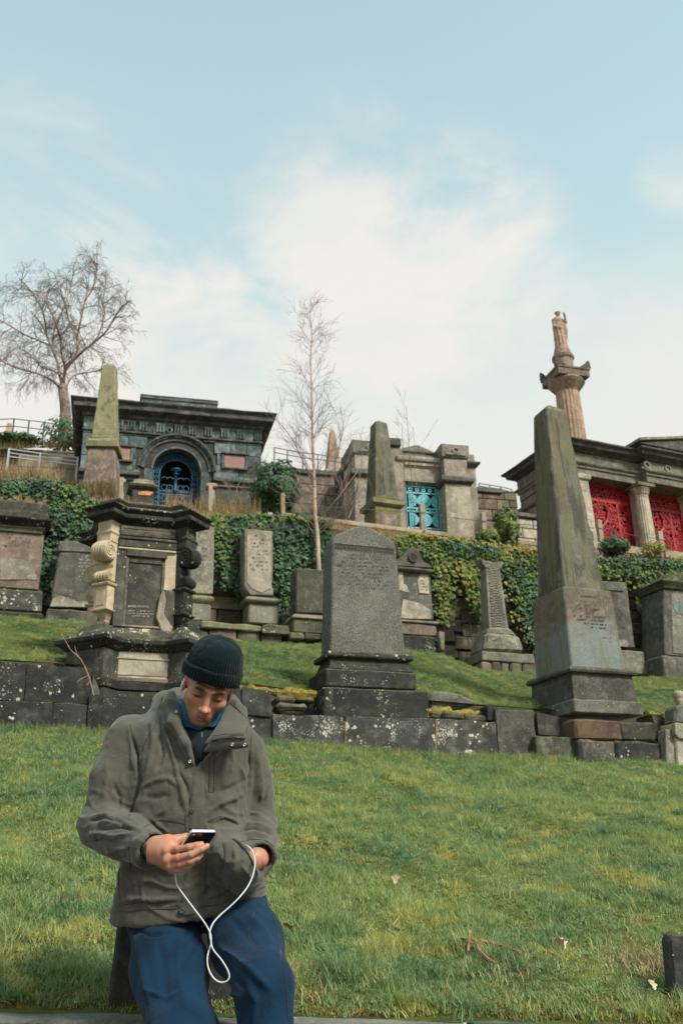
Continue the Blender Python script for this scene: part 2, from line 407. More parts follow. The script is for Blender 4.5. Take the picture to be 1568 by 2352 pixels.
sheet('terrace_bank', RET, FENCE, 4, M['scrub'], y0off=.15)
sheet('terrace', FENCE, TERR, 6, M['scrub'])
sheet('hillside', TERR, HILL, 8, M['scrub'])
sheet('hill', HILL, HILL2, 6, M['scrub'])
FAR = Line(400, 0, zs=[(-10, 20), (10, 20)])
sheet('far_hill', HILL2, FAR, 4, M['scrub'])

M['kerb'] = stone('grey_kerb_stone', (.13, .13, .115), (.05, .052, .048), (.2, .2, .18), spots=.4, moss=.15)
# ================================================================ kerb along the path
def kerb():
    root = thing('kerb', 'low dark kerb of long stones between the path and the lower grass bank', 'kerb')
    X = -7.; k = 0
    while X < 8:
        ln = 1.35+.5*random.random(); mb = MB()
        a = math.atan(.07); zf = lambda q: .585-.05*(q+.3)
        o = Vector((X, KERB.Y0+.07*X-.16, 0)); z0 = zf(X)+.003*random.random(); z1 = zf(X+ln)+.003*random.random()
        mb.add([(x, y, z) for x, zz in ((.004, z0), (ln-.004, z1)) for y in (0, .21) for z in (0, zz)],
               [(0, 1, 3, 2), (4, 6, 7, 5), (0, 4, 5, 1), (2, 3, 7, 6), (1, 5, 7, 3), (0, 2, 6, 4)])
        ob = mb.build('kerb_stone', M['kerb'], root, bevel=.01, rough=.008, cut=.1, seed=k)
        ob.location = o; ob.rotation_euler = (0, 0, a); X += ln*math.cos(a); k += 1
kerb()

# ================================================================ lower terrace wall
def w1frame(px, dy=0., Y0=None):
    p = PL(px, 1700, (Y0 or 11.9)+dy, PHI); f = Fr(px, 1700, p.y, PHI); return f
def lower_wall():
    f = w1frame(0); root = f.thing('terrace_wall', 'low wall of big soot-black lichened stones holding up the upper grass bank', 'wall')
    rows = [  # left px, right px, top-left y, top-right y, bottom-left y, bottom-right y, material, front offset, depth
        (-90, 58, 1513, 1524, 1604, 1611, 'black', 0, .5), (58, 210, 1524, 1535, 1611, 1619, 'black', .02, .5), (210, 232, 1546, 1590, 1619, 1619, 'dark', .05, .4),
        (-90, 118, 1605, 1614, 1700, 1712, 'black', -.02, .6), (118, 200, 1614, 1619, 1712, 1716, 'black', 0, .6),
        (-260, -92, 1500, 1513, 1690, 1700, 'black', 0, .5),
        (200, 345, 1592, 1602, 1716, 1724, 'black', -.03, .6), (345, 540, 1602, 1618, 1724, 1736, 'dark', -.01, .6),
        (430, 556, 1568, 1576, 1616, 1622, 'black', .01, .5), (556, 624, 1577, 1586, 1640, 1648, 'black', .0, .5), (540, 625, 1622, 1640, 1736, 1740, 'black', .02, .5),
        (626, 792, 1641, 1645, 1742, 1748, 'blackdense', 0, .6), (794, 1000, 1646, 1651, 1748, 1764, 'blackdense', -.02, .6), (1002, 1142, 1651, 1659, 1764, 1770, 'blackdense', .0, .6),
        (1118, 1160, 1621, 1626, 1654, 1658, 'black', .05, .45), (1142, 1232, 1628, 1634, 1770, 1774, 'dark', .01, .5),
        (1232, 1345, 1690, 1696, 1775, 1778, 'darkgreen', -.10, .8), (1233, 1312, 1636, 1648, 1688, 1694, 'dark', .12, .7), (1238, 1290, 1655, 1660, 1703, 1706, 'rubble', .35, .6),
        (1500, 1530, 1640, 1643, 1700, 1704, 'rubble', .1, .4), (1498, 1532, 1702, 1705, 1780, 1782, 'black', .05, .4), (1575, 1760, 1650, 1668, 1790, 1800, 'black', .0, .5)]
    for k, (a, b, tl, tr, bl, br, mt, dy, dep) in enumerate(rows):
        q = f.poly([(a+.4, bl), (b-.6, br), (b-.6, tr), (a+.4, tl)], dy)
        # keep the sides upright
        x0 = (q[0][0]+q[3][0])/2; x1 = (q[1][0]+q[2][0])/2
        mb = MB().prism([(x0, q[0][1]), (x1, q[1][1]), (x1, q[2][1]), (x0, q[3][1])], dy, dy+dep)
        ob = mb.build('stone', M[mt], root, bevel=.007, rough=.020, cut=.10, seed=k*3.3)
    # rubble and slabs in the gaps
    for k, (a, b, t, bo, mt, dy) in enumerate([(636, 678, 1597, 1612, 'rubble', .12), (678, 722, 1599, 1613, 'darkgreen', .10), (640, 705, 1615, 1628, 'rubble', .04), (645, 700, 1628, 1641, 'rubble', .1),
                                   (988, 1018, 1632, 1652, 'rubble', .12), (1018, 1065, 1634, 1652, 'darkgreen', .06), (1065, 1118, 1640, 1658, 'rubble', .1)]):
        q = f.poly([(a, bo), (b, bo+2), (b, t+2), (a, t)], dy)
        MB().prism(q, dy, dy+.4).build('stone', M[mt], root, bevel=.03, rough=.035, cut=.09, seed=k)
    # moss cushion on the lip and rust streaks in two joints
    mm = stone('moss_cushion', (.24, .17, .025), (.10, .085, .02), (.34, .25, .04), bump=1.5, grain=.8)
    for a, b, y in ((545, 730, 1579), (985, 1120, 1628), (1490, 1545, 1641), (206, 240, 1545)):
        mb = MB(); n = 16; pts = []
        for i in range(n+1):
            px = a+(b-a)*i/n; x, z = f.l(px, y+(px-a)*.06+random.uniform(-1.5, 1.5), .2); pts.append((x, .28, z-.02))
        mb.tube(pts, [.03+.055*random.random() for _ in pts], 8)
        ob = mb.build('moss', mm, root, rough=.03, cut=.05); ob['kind'] = 'stuff'
    rust = stone('rust_stained_joint', (.20, .11, .045), (.08, .05, .025), (.28, .17, .07))
    for px in (793, 1001):
        q = f.poly([(px-1.4, 1654), (px+1.5, 1654), (px+1.9, 1740), (px-.7, 1738)], -.012)
        MB().prism(q, -.012, .1).build('mortar_joint', rust, root, rough=.006, cut=.06)
lower_wall()
f = w1frame(990)
q = f.poly([(985, 1608), (988, 1592), (1003, 1586), (1052, 1593), (1094, 1610), (1090, 1622), (1040, 1634), (990, 1640)], .35)
mb = MB().prism(q, .35, .95); sl = mb.build('fallen_slab', M['greydark'], None, bevel=.03, rough=.03, cut=.1); sl.location = f.o; sl.rotation_euler = (0, 0, PHI)
tag(sl, 'broken stone slab lying behind the terrace wall just right of the gabled granite headstone', 'stone slab')

# ================================================================ inscription helper: worn letters cut into / painted on a face
def marks(f, rows, y, h_px, mt, parent, name='inscription', dens=.78, seedv=1):
    """rows: (xL, xR, yL, yR) in the picture, on the plane local y=y; small worn strokes, no readable letters"""
    rr = random.Random(seedv); mb = MB()
    for (xa, xb, ya, yb) in rows:
        n = max(3, int((xb-xa)/3.0)); gap = 0
        for i in range(n):
            if gap: gap -= 1; continue
            if rr.random() < .14: gap = 0; continue
            if rr.random() > dens: continue
            t = i/n; px = xa+(xb-xa)*t; py = ya+(yb-ya)*t
            x0, z0 = f.l(px, py, y); x1, z1 = f.l(px+1.7+rr.random()*.6, py+h_px*(.8+.35*rr.random()), y)
            w = x1-x0; hh = z0-z1
            k = rr.random()
            if k < .35:
                mb.box(x0, x0+w*.3, y-.003, y+.004, z1, z0); mb.box(x0+w*.3, x0+w, y-.003, y+.004, z0-hh*.25, z0)
            elif k < .7:
                mb.box(x0, x0+w*.28, y-.003, y+.004, z1, z0); mb.box(x0+w*.7, x0+w, y-.003, y+.004, z1, z0); mb.box(x0+w*.28, x0+w*.7, y-.003, y+.004, z0-hh*.6, z0-hh*.4)
            else:
                mb.box(x0+w*.3, x0+w*.62, y-.003, y+.004, z1, z0); mb.box(x0, x0+w*.3, y-.003, y+.004, z1, z1+hh*.22)
    if mb.v:
        ob = mb.build(name, mt, parent); ob['kind'] = 'stuff'; return ob
def text_part(txt, f, px0, px1, py, y, mt, parent, name='inscription'):
    """real letters, baseline from px0 to px1"""
    cu = bpy.data.curves.new('t', 'FONT'); cu.body = txt; cu.size = 1; cu.extrude = .03
    o = bpy.data.objects.new('t', cu); COL.objects.link(o)
    dg = bpy.context.evaluated_depsgraph_get(); me = bpy.data.meshes.new_from_object(o.evaluated_get(dg))
    bpy.data.objects.remove(o); bpy.data.curves.remove(cu)
    xs = [v.co.x for v in me.vertices]; w = max(xs)-min(xs)
    (x0, z0), (x1, z1) = f.l(px0, py[0], y), f.l(px1, py[1], y)
    s = (x1-x0)/w
    for v in me.vertices:
        a, b, c = v.co; t = (a-min(xs))/w; v.co = (x0+(a-min(xs))*s, y-.002-c*.05, z0+(z1-z0)*t+b*s)
    return link_mesh(name, me, mt, parent)
M['cut'] = plain('worn_dark_lettering', (.055, .055, .048), .9, nscale=30, var=.4)
M['cutlight'] = plain('worn_pale_lettering', (.42, .38, .30), .9, nscale=30, var=.3)

# ================================================================ gabled granite headstone on stepped base
def gabled():
    f = w1frame(743); o = Fr(743, 1648, f.o.y, R(20)); t = o.thing('headstone', 'tall gabled speckled grey headstone with long worn inscription on a stepped black base', 'headstone')
    def stackpx(name, mt, rows, dep, dz=None, **k):
        """rows: (py, pxL, pxR, inset) bottom to top on the front face"""
        pass
    # steps: (front-left px, right px, y bottom, y top, front local y, depth)
    def blk(name, mt, xl, xr, yb, yt, y0, dep, bev=.02, prof=None, rough=.012):
        xa, za = o.l(xl, yb, y0); xb, _ = o.l(xr, yb, y0); _, zt = o.l(xl, yt, y0)
        if prof is None: prof = [(0, za), (0, zt)]
        return MB().stack([(xa, y0), (xb, y0), (xb, y0+dep), (xa, y0+dep)], prof).build(name, M[mt], t, bevel=bev, rough=rough, cut=.12, seed=xl)
    z = lambda y: o.l(775, y, 0)[1]
    blk('base', 'black', 743, 986, 1649, 1577, .0, .95)
    blk('base', 'black', 748, 957, 1576.5, 1534, .12, .72)
    xa, _ = o.l(759, 1518, .19); xb, _ = o.l(938, 1520, .19)
    z0, z1, z2 = o.l(750, 1534, .14)[1], o.l(750, 1506, .2)[1], o.l(750, 1494, .2)[1]
    MB().stack([(xa, .19), (xb, .19), (xb, .68), (xa, .68)], [(.05, z0), (.02, z0+(z1-z0)*.35), (-.01, z1-.03), (.045, z1-.02), (.06, z1), (.05, z2-.02), (.015, z2)]).build('moulding', M['black'], t, bevel=.006, rough=.008, cut=.1)
    y0 = .24
    pts = [(760, 1498), (932, 1506), (907, 1246), (890, 1236), (834, 1206), (775, 1228), (762, 1240)]
    q = o.poly(pts, y0); xl0, xr0 = q[0][0], q[1][0]; xl1, xr1 = q[6][0], q[2][0]
    zt = (q[2][1]+q[6][1])/2; zb = z2-.01; apex = q[4]
    xc0 = (xl0+xr0+xl1+xr1)/4; w0 = (xr0-xl0)/2; w1 = (xr1-xl1)/2
    poly = [(xc0-w0, zb), (xc0+w0, zb), (xc0+w1, zt), (xc0+w1*.88, zt+.06), (xc0+.05, apex[1]), (xc0-.05, apex[1]), (xc0-w1*.88, zt+.06), (xc0-w1, zt)]
    MB().prism(poly, y0, y0+.40).build('slab', M['granite'], t, bevel=.02, rough=.006, cut=.14)
    # band of small drilled ornaments under the gable
    bz = o.l(770, 1254, y0)[1]; mb = MB(); md = MB()
    hw = w1*.93
    mb.box(xc0-hw, xc0+hw, y0-.014, y0+.01, bz+.035, bz+.05)
    n = 18
    for i in range(n):
        cx = xc0-hw+(i+.5)*2*hw/n
        md.arc(cx, bz, .020, 0, 6.283, y0-.008, y0+.003, .011, 8, True)
        for s in (-1, 1): md.box(cx+s*.018-.006, cx+s*.018+.006, y0-.007, y0+.003, bz-.048, bz-.03)
    mb.build('moulding', M['granite'], t); md.build('carved_band', M['cut'], t)
    rows = []
    for i, (a, b) in enumerate([(812, 850), (797, 890), (790, 893), (786, 903), (800, 896), (793, 905), (790, 880), (800, 896), (790, 905), (812, 890)]):
        y = 1272+i*8.4; sl = .035
        a -= 13; rows.append((a, b, y+(a-786)*sl, y+(b-786)*sl))
    marks(o, rows, y0-.001, 3.6, M['cut'], t, dens=.55, seedv=3)
gabled()

# ================================================================ big obelisk on the right
def streaky(g, v, c):
    st = g.noise(g.mapping(v, (5, 5, .25), (4, 4, 0)), 1.6, 5, .6)
    c = g.mix(g.ramp(st, .46, .55, 0, .85), c, (.125, .115, .055))
    st2 = g.noise(g.mapping(v, (6, 6, .3)), 2.0, 5, .6)
    c = g.mix(g.ramp(st2, .53, .60, 0, .9), c, (.035, .037, .032))
    return g.mix(g.ramp(g.noise(g.mapping(v, (4, 4, .35), (9, 1, 4)), 1.9, 4, .5), .60, .68, 0, .6), c, (.11, .16, .175))
def bluewash(g, v, c):
    sp = g.new('ShaderNodeSeparateXYZ'); g.link(v, sp.inputs[0])
    n = g.noise(v, 2.4, 6, .6, .5); h = g.math('ADD', sp.outputs['Z'], g.math('MULTIPLY', g.math('SUBTRACT', n, .5), 1.1))
    c = g.mix(g.ramp(h, 1.5, 1.18, 0, .7), c, (.17, .25, .25))
    st = g.noise(g.mapping(v, (6, 6, .5)), 2.0, 5, .6)
    return g.mix(g.ramp(st, .54, .62, 0, .55), c, (.12, .13, .03))
M['obelisk'] = stone('streaked_obelisk_stone', (.15, .135, .10), (.045, .045, .04), (.21, .19, .14), streak=.4, grain=.3, var=.0, extra=streaky, blotch=.7)
M['pedestal'] = stone('blue_stained_pedestal', (.17, .13, .10), (.075, .064, .054), (.25, .205, .155), streak=.35, grain=.35, var=.0, extra=bluewash)
def big_obelisk():
    p = PL(1321, 1652, 11.9, PHI); o = Fr(1321, 1652, p.y-.15, R(22)); t = o.thing('obelisk', 'tall green-streaked obelisk on a blue-stained inscribed pedestal above the black wall', 'obelisk')
    x = lambda px, py, y=0: o.l(px, py, y)[0]; z = lambda px, py, y=0: o.l(px, py, y)[1]
    def sq(name, mt, x0, w, y0, prof, rough=.01, bev=.015, d=None):
        return MB().stack(rect(w, d or w, x0, y0), prof).build(name, M[mt], t, bevel=bev, rough=rough, cut=.14)
    # brown stones under it
    W = x(1477, 1636); S = W
    k = 0
    for (a, b, ya, yb, yo, mt) in ((1235-1321, 0, 0, 0, 0, 0),): pass
    zt = z(1321, 1652); zm = z(1321, 1700); zb = z(1321, 1775)
    w3 = x(1502, 1656, -.05)
    for (xa, xb, z0, z1, mt, yo) in ((-.06, w3*.53, zm, zt, 'rusty', -.06), (w3*.535, w3*1.0, zm+.01, zt-.005, 'black', -.04), (-.05, w3*.42, zb, zm-.004, 'dark', -.10), (w3*.425, w3*1.16, zb, zm-.004, 'black', -.08)):
        MB().box(xa, xb, yo, yo+.6, z0, z1).build('base', M[mt], t, bevel=.03, rough=.03, cut=.12, seed=xa)
    MB().box(-.05, .5, .55, S+.1, zb, zt-.01).build('base', M['darkgreen'], t, bevel=.03, rough=.03, cut=.14)
    # plinth
    z0, z1, z2, z3 = z(1321, 1636), z(1321, 1605), z(1318, 1543), z(1316, 1527)
    sq('plinth', 'greydark', 0, S, .0, [(0, z0+.0), (.0, z1)])
    S2 = S*.93; d = (S-S2)/2
    sq('plinth', 'greydark', d, S2, d, [(0, z1), (-.02, z2-.05), (-.02, z2), (.03, z2+.01), (.045, z2+.045), (.02, z3-.01), (-.04, z3)], rough=.006, bev=.006)
    # die
    zc = z(1305, 1349, .2)
    S3 = S*.80; d3 = (S-S3)/2; S4 = S3*.95; 
    MB().rings([[(d3, d3, z3-.01), (d3+S3, d3, z3-.01), (d3+S3, d3+S3, z3-.01), (d3, d3+S3, z3-.01)],
                [(d3+.04, d3+.04, zc), (d3+S3-.04, d3+.04, zc), (d3+S3-.04, d3+S3-.04, zc), (d3+.04, d3+S3-.04, zc)]]).build('die', M['pedestal'], t, bevel=.02, rough=.008, cut=.13)
    # shaft
    zt = z(1264, 937, S/2-.2); r0 = S3*.385; r1 = r0*.54; c = S/2
    H = zt-zc
    MB().rings([[(c-r0, c-r0, zc-.02), (c+r0, c-r0, zc-.02), (c+r0, c+r0, zc-.02), (c-r0, c+r0, zc-.02)],
                [(c-r1, c-r1, zt), (c+r1, c-r1, zt), (c+r1, c+r1, zt), (c-r1, c+r1, zt)],
                [(c-.02, c-.02, zt+r1*.85), (c+.02, c-.02, zt+r1*.85), (c+.02, c+.02, zt+r1*.85), (c-.02, c+.02, zt+r1*.85)]]).build('shaft', M['obelisk'], t, bevel=.02, rough=.012, cut=.16)
    text_part('IN MEMORY OF', o, 1333, 1368, (1371, 1373), d3+.028, M['cut'], t)
    rows = []
    for i, (a, b) in enumerate([(1322, 1374), (1326, 1368), (1318, 1380), (1345, 1366), (1320, 1392), (1322, 1388), (1340, 1393), (1356, 1392), (1378, 1403), (1382, 1404), (1378, 1400), (1380, 1402)]):
        y = 1378+i*8.4 + (14 if i > 7 else 0); rows.append((a, b, y+(a-1320)*.07, y+(b-1320)*.07))
    marks(o, rows, d3+.012, 3.2, M['cut'], t, dens=.8, seedv=9)
big_obelisk()
# ================================================================ rubble retaining wall behind the second row
def ret_wall():
    x0, x1 = -7.6, 9.2; root = thing('retaining_wall', 'tall retaining wall of brown rubble blocks behind the second row of headstones', 'wall')
    cth = 1/math.cos(PHI); H0 = []
    protos = [MB().box(0, 1, 0, 1, 0, 1).build('stone', M['rubble'], None, bevel=.06, rough=.05, cut=.35, seed=k*7.7) for k in range(6)]
    metas = [p.data for p in protos]
    for p in protos: bpy.data.objects.remove(p)
    n = 0; rr = random.Random(4)
    nc = 11
    back = MB()
    xs = np.linspace(x0, x1, 40)
    vb = []
    for X in xs:
        Y = float(RET.Y(X)); vb.append([(X, Y+.06, float(footgap(X))-.3), (X, Y+.06, float(RET.Z(X))-.03), (X-.1, Y+.5, float(RET.Z(X))-.03), (X-.1, Y+.5, float(footgap(X))-.3)])
    back.rings(vb).build('mortar_core', M['mortar'], root)
    for c in range(nc):
        X = x0 + rr.uniform(0, .3); 
        while X < x1 and n < 298:
            w = rr.uniform(.42, .85); a = X; b = min(X+w*math.cos(PHI), x1+.3); m_ = (a+b)/2
            zb, zt = float(footgap(m_))-.15, float(RET.Z(m_))-.02
            h = (zt-zb)/nc; z = zb+c*h
            o = bpy.data.objects.new('stone', metas[rr.randrange(6)]); COL.objects.link(o); o.parent = root
            o.location = (a, float(RET.Y(a))-rr.uniform(0, .05), z+.008); o.rotation_euler = (0, 0, PHI)
            o.scale = ((b-a)*cth-.018, .3, h-.018); n += 1
            X = b
ret_wall()

# ================================================================ second row of headstones
def w2frame(px, py, dy, phi=20):
    p = PL(px, py, 17.6+dy, PHI); return Fr(px, py, p.y, R(phi))
def tstone(o, t, name, mt, pts, y0, dep, bev=.02, rough=.012, cut=.14, shape=True):
    q = o.poly(pts, y0)
    return MB().prism(q, y0, y0+dep).build(name, M[mt], t, bevel=bev, rough=rough, cut=cut, seed=pts[0][0])
def band(o, t, name, mt, xl, xr, yb, yt, y0, dep, bev=.012, rough=.01, prof=None, slope=.03):
    """a level course drawn between two heights at its left end"""
    xa, zb = o.l(xl, yb, y0); xb, _ = o.l(xr, yb, y0); _, zt = o.l(xl, yt, y0)
    pr = [(0, zb), (0, zt)] if prof is None else [(a, zb+(zt-zb)*b) for a, b in prof]
    return MB().stack([(xa, y0), (xb, y0), (xb, y0+dep), (xa, y0+dep)], pr).build(name, M[mt], t, bevel=bev, rough=rough, cut=.14, seed=xl)
CORN = [(0, 0), (.02, .2), (.09, .6), (.11, .62), (.11, .95), (.08, 1)]

o = w2frame(0, 1425, .2, 20); t = o.thing('headstone', 'broad brown tablet with a dark overhanging cap at the left end of the second row', 'headstone')
band(o, t, 'plinth', 'black', -150, 98, 1425, 1392, -.05, .95, .03)
band(o, t, 'plinth', 'blackdense', -146, 97, 1391.5, 1340, .0, .85, .03)
band(o, t, 'shaft', 'pinkish', -130, 91, 1340, 1206, .12, .6, .02)
band(o, t, 'frieze', 'grey', -132, 100, 1206, 1190, .08, .68, prof=[(0, 0), (.0, .55), (.04, .65), (.04, 1)])
band(o, t, 'cornice', 'black', -135, 104, 1190, 1174, .02, .8, prof=[(0, 0), (.02, .2), (.12, .75), (.13, 1)])
band(o, t, 'cap', 'dark', -128, 110, 1174, 1134, .0, .85, prof=[(.05, 0), (.05, .3), (.02, .4), (.0, .95), (-.03, 1)], rough=.03)
marks(o, [(8, 70, 1215+i*9, 1217+i*9) for i in range(5)], .118, 4, M['cut'], t, dens=.35)
q = o.poly([(0, 1284), (30, 1281), (62, 1288), (80, 1303), (86, 1332), (0, 1332)], .12)
MB().prism(q, .105, .13).build('flaked_patch', M['buff'], t, bevel=.004, rough=.01, cut=.08)

o = w2frame(110, 1427, .0, 20); t = o.thing('headstone', 'grey tapering headstone with sloped shoulders leaning beside the broad brown tablet', 'headstone')
band(o, t, 'plinth', 'dark', 105, 215, 1429, 1396, .0, .7, .03, .02)
tstone(o, t, 'slab', 'greydark', [(115, 1394), (220, 1396), (217, 1266), (137, 1266)], .08, .3)
tstone(o, t, 'cap', 'greydark', [(133, 1266), (219, 1270), (219, 1256), (196, 1252), (192, 1244), (150, 1240), (136, 1243)], .05, .36)
marks(o, [(182, 212, 1275+i*8, 1276+i*8) for i in range(8)], .078, 4, M['cutlight'], t, dens=.6)
q = o.poly([(115, 1393), (122, 1374), (140, 1368), (180, 1383), (218, 1380), (220, 1395)], .07)
MB().prism(q, .065, .1).build('flaked_patch', M['buff'], t, bevel=.004, rough=.012, cut=.06)

o = w2frame(436, 1428, .3, 20); t = o.thing('headstone', 'pale grey tablet on a square pedestal partly hidden by the scrolled monument', 'headstone')
band(o, t, 'base', 'dark', 428, 500, 1440, 1424, -.1, .9, .02)
band(o, t, 'pedestal', 'grey', 434, 484, 1424, 1382, .05, .5, .02)
band(o, t, 'moulding', 'olive', 430, 491, 1382, 1364, .0, .6, prof=[(-.04, 0), (.0, .3), (.02, .6), (-.02, 1)])
tstone(o, t, 'slab', 'grey', [(436, 1364), (489, 1365), (491, 1350), (493, 1210), (438, 1200)], .1, .35)
marks(o, [(445, 478, 1220+i*9, 1222+i*9) for i in range(12)], .098, 4, M['cut'], t, dens=.3)

o = w2frame(571, 1428, .3, 20); t = o.thing('headstone', 'narrow pale weathered tablet with a curved foot on a tall block, framed by dark ivy', 'headstone')
band(o, t, 'pedestal', 'grey', 571, 640, 1431, 1384, .08, .5, .025)
band(o, t, 'moulding', 'grey', 568, 640, 1383, 1368, .03, .6, prof=[(-.02, 0), (.03, .3), (.04, .6), (-.02, 1)])
tstone(o, t, 'slab', 'grey', [(575, 1367), (628, 1368), (628, 1357), (626, 1345), (627, 1219), (562, 1214), (562, 1344), (566, 1356)], .1, .42)
q = o.poly([(567, 1338), (578, 1353), (600, 1362), (622, 1352), (622, 1222), (567, 1219)], .1)
MB().prism(q, .085, .11).build('panel', M['buff'], t, bevel=.005, rough=.008, cut=.1)
marks(o, [(574, 616, 1228+i*8.5, 1230+i*8.5) for i in range(10)], .083, 3.6, M['cut'], t, dens=.45)

o = w2frame(672, 1466, -.25, 20); t = o.thing('headstone', 'low dark mossy headstone with white lichen dots directly left of the gabled granite headstone', 'headstone')
band(o, t, 'pedestal', 'darkgreen', 674, 782, 1452, 1420, .0, .6, .02)
band(o, t, 'moulding', 'grey', 675, 782, 1420, 1408, .0, .6, prof=[(.04, 0), (.04, .4), (.0, .8), (-.04, 1)])
tstone(o, t, 'slab', 'darkgreen', [(680, 1408), (786, 1410), (786, 1312), (680, 1304)], .08, .4)
for a, b, y in ((665, 700, 1452), (700, 740, 1454), (740, 782, 1457)):
    tstone(o, t, 'base', 'rubble', [(a, y+16), (b-1, y+17), (b-1, y), (a, y-1)], -.05, .6, .03, .03, .1)

o = w2frame(915, 1460, .0, 20); t = o.thing('headstone', 'headstone with a scrolled pediment around a round rosette and peeling face', 'headstone')
band(o, t, 'base', 'black', 893, 1007, 1492, 1456, -.05, .7, .02, .02)
band(o, t, 'base', 'pinkish', 897, 1003, 1455, 1428, .0, .6, .02)
band(o, t, 'moulding', 'grey', 893, 1000, 1427, 1420, .0, .6, prof=[(.04, 0), (.04, .7), (.0, 1)])
tstone(o, t, 'slab', 'greydark', [(900, 1420), (995, 1424), (988, 1312), (908, 1308)], .08, .35)
band(o, t, 'cornice', 'greydark', 900, 990, 1310, 1302, .02, .5, prof=[(0, 0), (.05, .5), (.06, 1)])
tstone(o, t, 'pediment', 'greydark', [(900, 1300), (990, 1305), (988, 1296), (973, 1290), (966, 1272), (957, 1261), (946, 1257), (934, 1262), (926, 1276), (914, 1284), (900, 1290)], .03, .3)
cx, cz = o.l(948, 1280, .02); MB().arc(cx, cz, .085, 0, 6.283, -.01, .04, .05, 20, True).arc(cx, cz, .03, 0, 6.283, .0, .04, .03, 12, True).build('rosette', M['dark'], t)
tstone(o, t, 'flaked_patch', 'buff', [(963, 1362), (985, 1364), (983, 1320), (966, 1317), (958, 1335), (960, 1346)], .065, .03, .004, .008, .06)
tstone(o, t, 'flaked_patch', 'buff', [(915, 1355), (940, 1362), (934, 1345), (926, 1340), (925, 1314), (915, 1313)], .065, .03, .004, .008, .06)
tstone(o, t, 'flaked_patch', 'buff', [(920, 1420), (990, 1422), (988, 1400), (960, 1384), (925, 1376)], .068, .03, .004, .008, .06)
marks(o, [(966, 982, 1325+i*7, 1326+i*7) for i in range(5)], .063, 3, M['cut'], t, dens=.7)
o2 = w2frame(1012, 1490, -.15, 20)
s1 = MB().prism(o2.poly([(1013, 1493), (1020, 1494), (1022, 1452), (1009, 1449), (1008, 1458)], 0), 0, .35).build('kerb_post', M['grey'], None, bevel=.015, rough=.01, cut=.08); s1.location = o2.o; s1.rotation_euler = (0, 0, R(20))
tag(s1, 'small worn kerb post on the grass right of the rosette headstone', 'stone post')

o = w2frame(1107, 1540, -.35, 22); t = o.thing('cross_shaft', 'carved grey cross shaft with broken arms on a boulder-like base against the ivy', 'cross')
for a, b in ((1105, 1130), (1131, 1150), (1151, 1172), (1173, 1200), (1201, 1232)):
    tstone(o, t, 'base', 'rubble', [(a, 1546), (b-1, 1547), (b-1, 1521), (a, 1519)], .02, .6, .03, .03, .1)
band(o, t, 'base', 'grey', 1108, 1228, 1517, 1494, .0, .75, .02, .02)
tstone(o, t, 'base', 'grey', [(1112, 1494), (1203, 1498), (1196, 1462), (1185, 1457), (1118, 1455)], .08, .6, .05, .05, .1)
tstone(o, t, 'base', 'grey', [(1116, 1457), (1186, 1462), (1176, 1447), (1168, 1443), (1122, 1440)], .16, .45, .04, .04, .1)
q0 = o.l(1123, 1446, .25); q1 = o.l(1168, 1446, .25); q2 = o.l(1115, 1302, .25); q3 = o.l(1147, 1303, .25)
w0 = (q1[0]-q0[0]); w1 = (q3[0]-q2[0]); cx = (q0[0]+q1[0])/2; zb, zt = q0[1]-.05, q2[1]
MB().rings([[(cx-w0/2, .25, zb), (cx+w0/2, .25, zb), (cx+w0/2, .25+w0*.75, zb), (cx-w0/2, .25+w0*.75, zb)],
            [(cx-w1/2, .28, zt), (cx+w1/2, .28, zt), (cx+w1/2, .28+w1*.75, zt), (cx-w1/2, .28+w1*.75, zt)]]).build('shaft', M['grey'], t, bevel=.012, rough=.008, cut=.08)
MB().prism([(cx-w1/2, zt-.02), (cx+w1/2, zt-.02), (cx+w1*.62, zt+.08), (cx+w1*.80, zt+.14), (cx+w1*.45, zt+.15), (cx-w1*.4, zt+.13), (cx-w1*.85, zt+.19), (cx-w1*.7, zt+.05)], .27, .27+w1*.7).build('arm', M['grey'], t, bevel=.012, rough=.02, cut=.06)
mb = MB()   # interlace panels in low relief
for k in range(4):
    z0 = zb+.12+(zt-zb-.1)*k/4; z1 = z0+(zt-zb)*.21; ww = (w0+(w1-w0)*(k+.5)/4)*.36
    yy = .25+.03*(k+.5)/4-.006
    mb.box(cx-ww, cx+ww, yy-.012, yy+.02, z1, z1+.015)
    for j in range(5):
        za = z0+(z1-z0)*j/5; zc = z0+(z1-z0)*(j+1)/5
        mb.bar((cx-ww, yy, za), (cx+ww, yy, zc), .02, .02); mb.bar((cx+ww, yy+.001, za), (cx-ww, yy+.001, zc), .02, .02)
ob = mb.build('interlace_relief', M['grey'], t); ob['kind'] = 'stuff'

o = w2frame(1378, 1540, .1, 22); t = o.thing('headstone', 'dark grey square-topped headstone half hidden behind the tall obelisk', 'headstone')
band(o, t, 'pedestal', 'grey', 1395, 1486, 1545, 1490, .0, .6, .03, .02)
tstone(o, t, 'slab', 'greydark', [(1370, 1482), (1458, 1488), (1438, 1338), (1345, 1332)], .08, .3)
tstone(o, t, 'moulding', 'greydark', [(1374, 1354), (1432, 1358), (1431, 1352), (1374, 1348)], .05, .1, .006, .004)
tstone(o, t, 'panel', 'dark', [(1372, 1470), (1437, 1478), (1428, 1358), (1360, 1355)], .074, .05, .004, .02, .06)
tstone(o, t, 'flaked_patch', 'buff', [(1405, 1482), (1440, 1486), (1440, 1472), (1425, 1470), (1408, 1474)], .06, .05, .006, .01, .06)

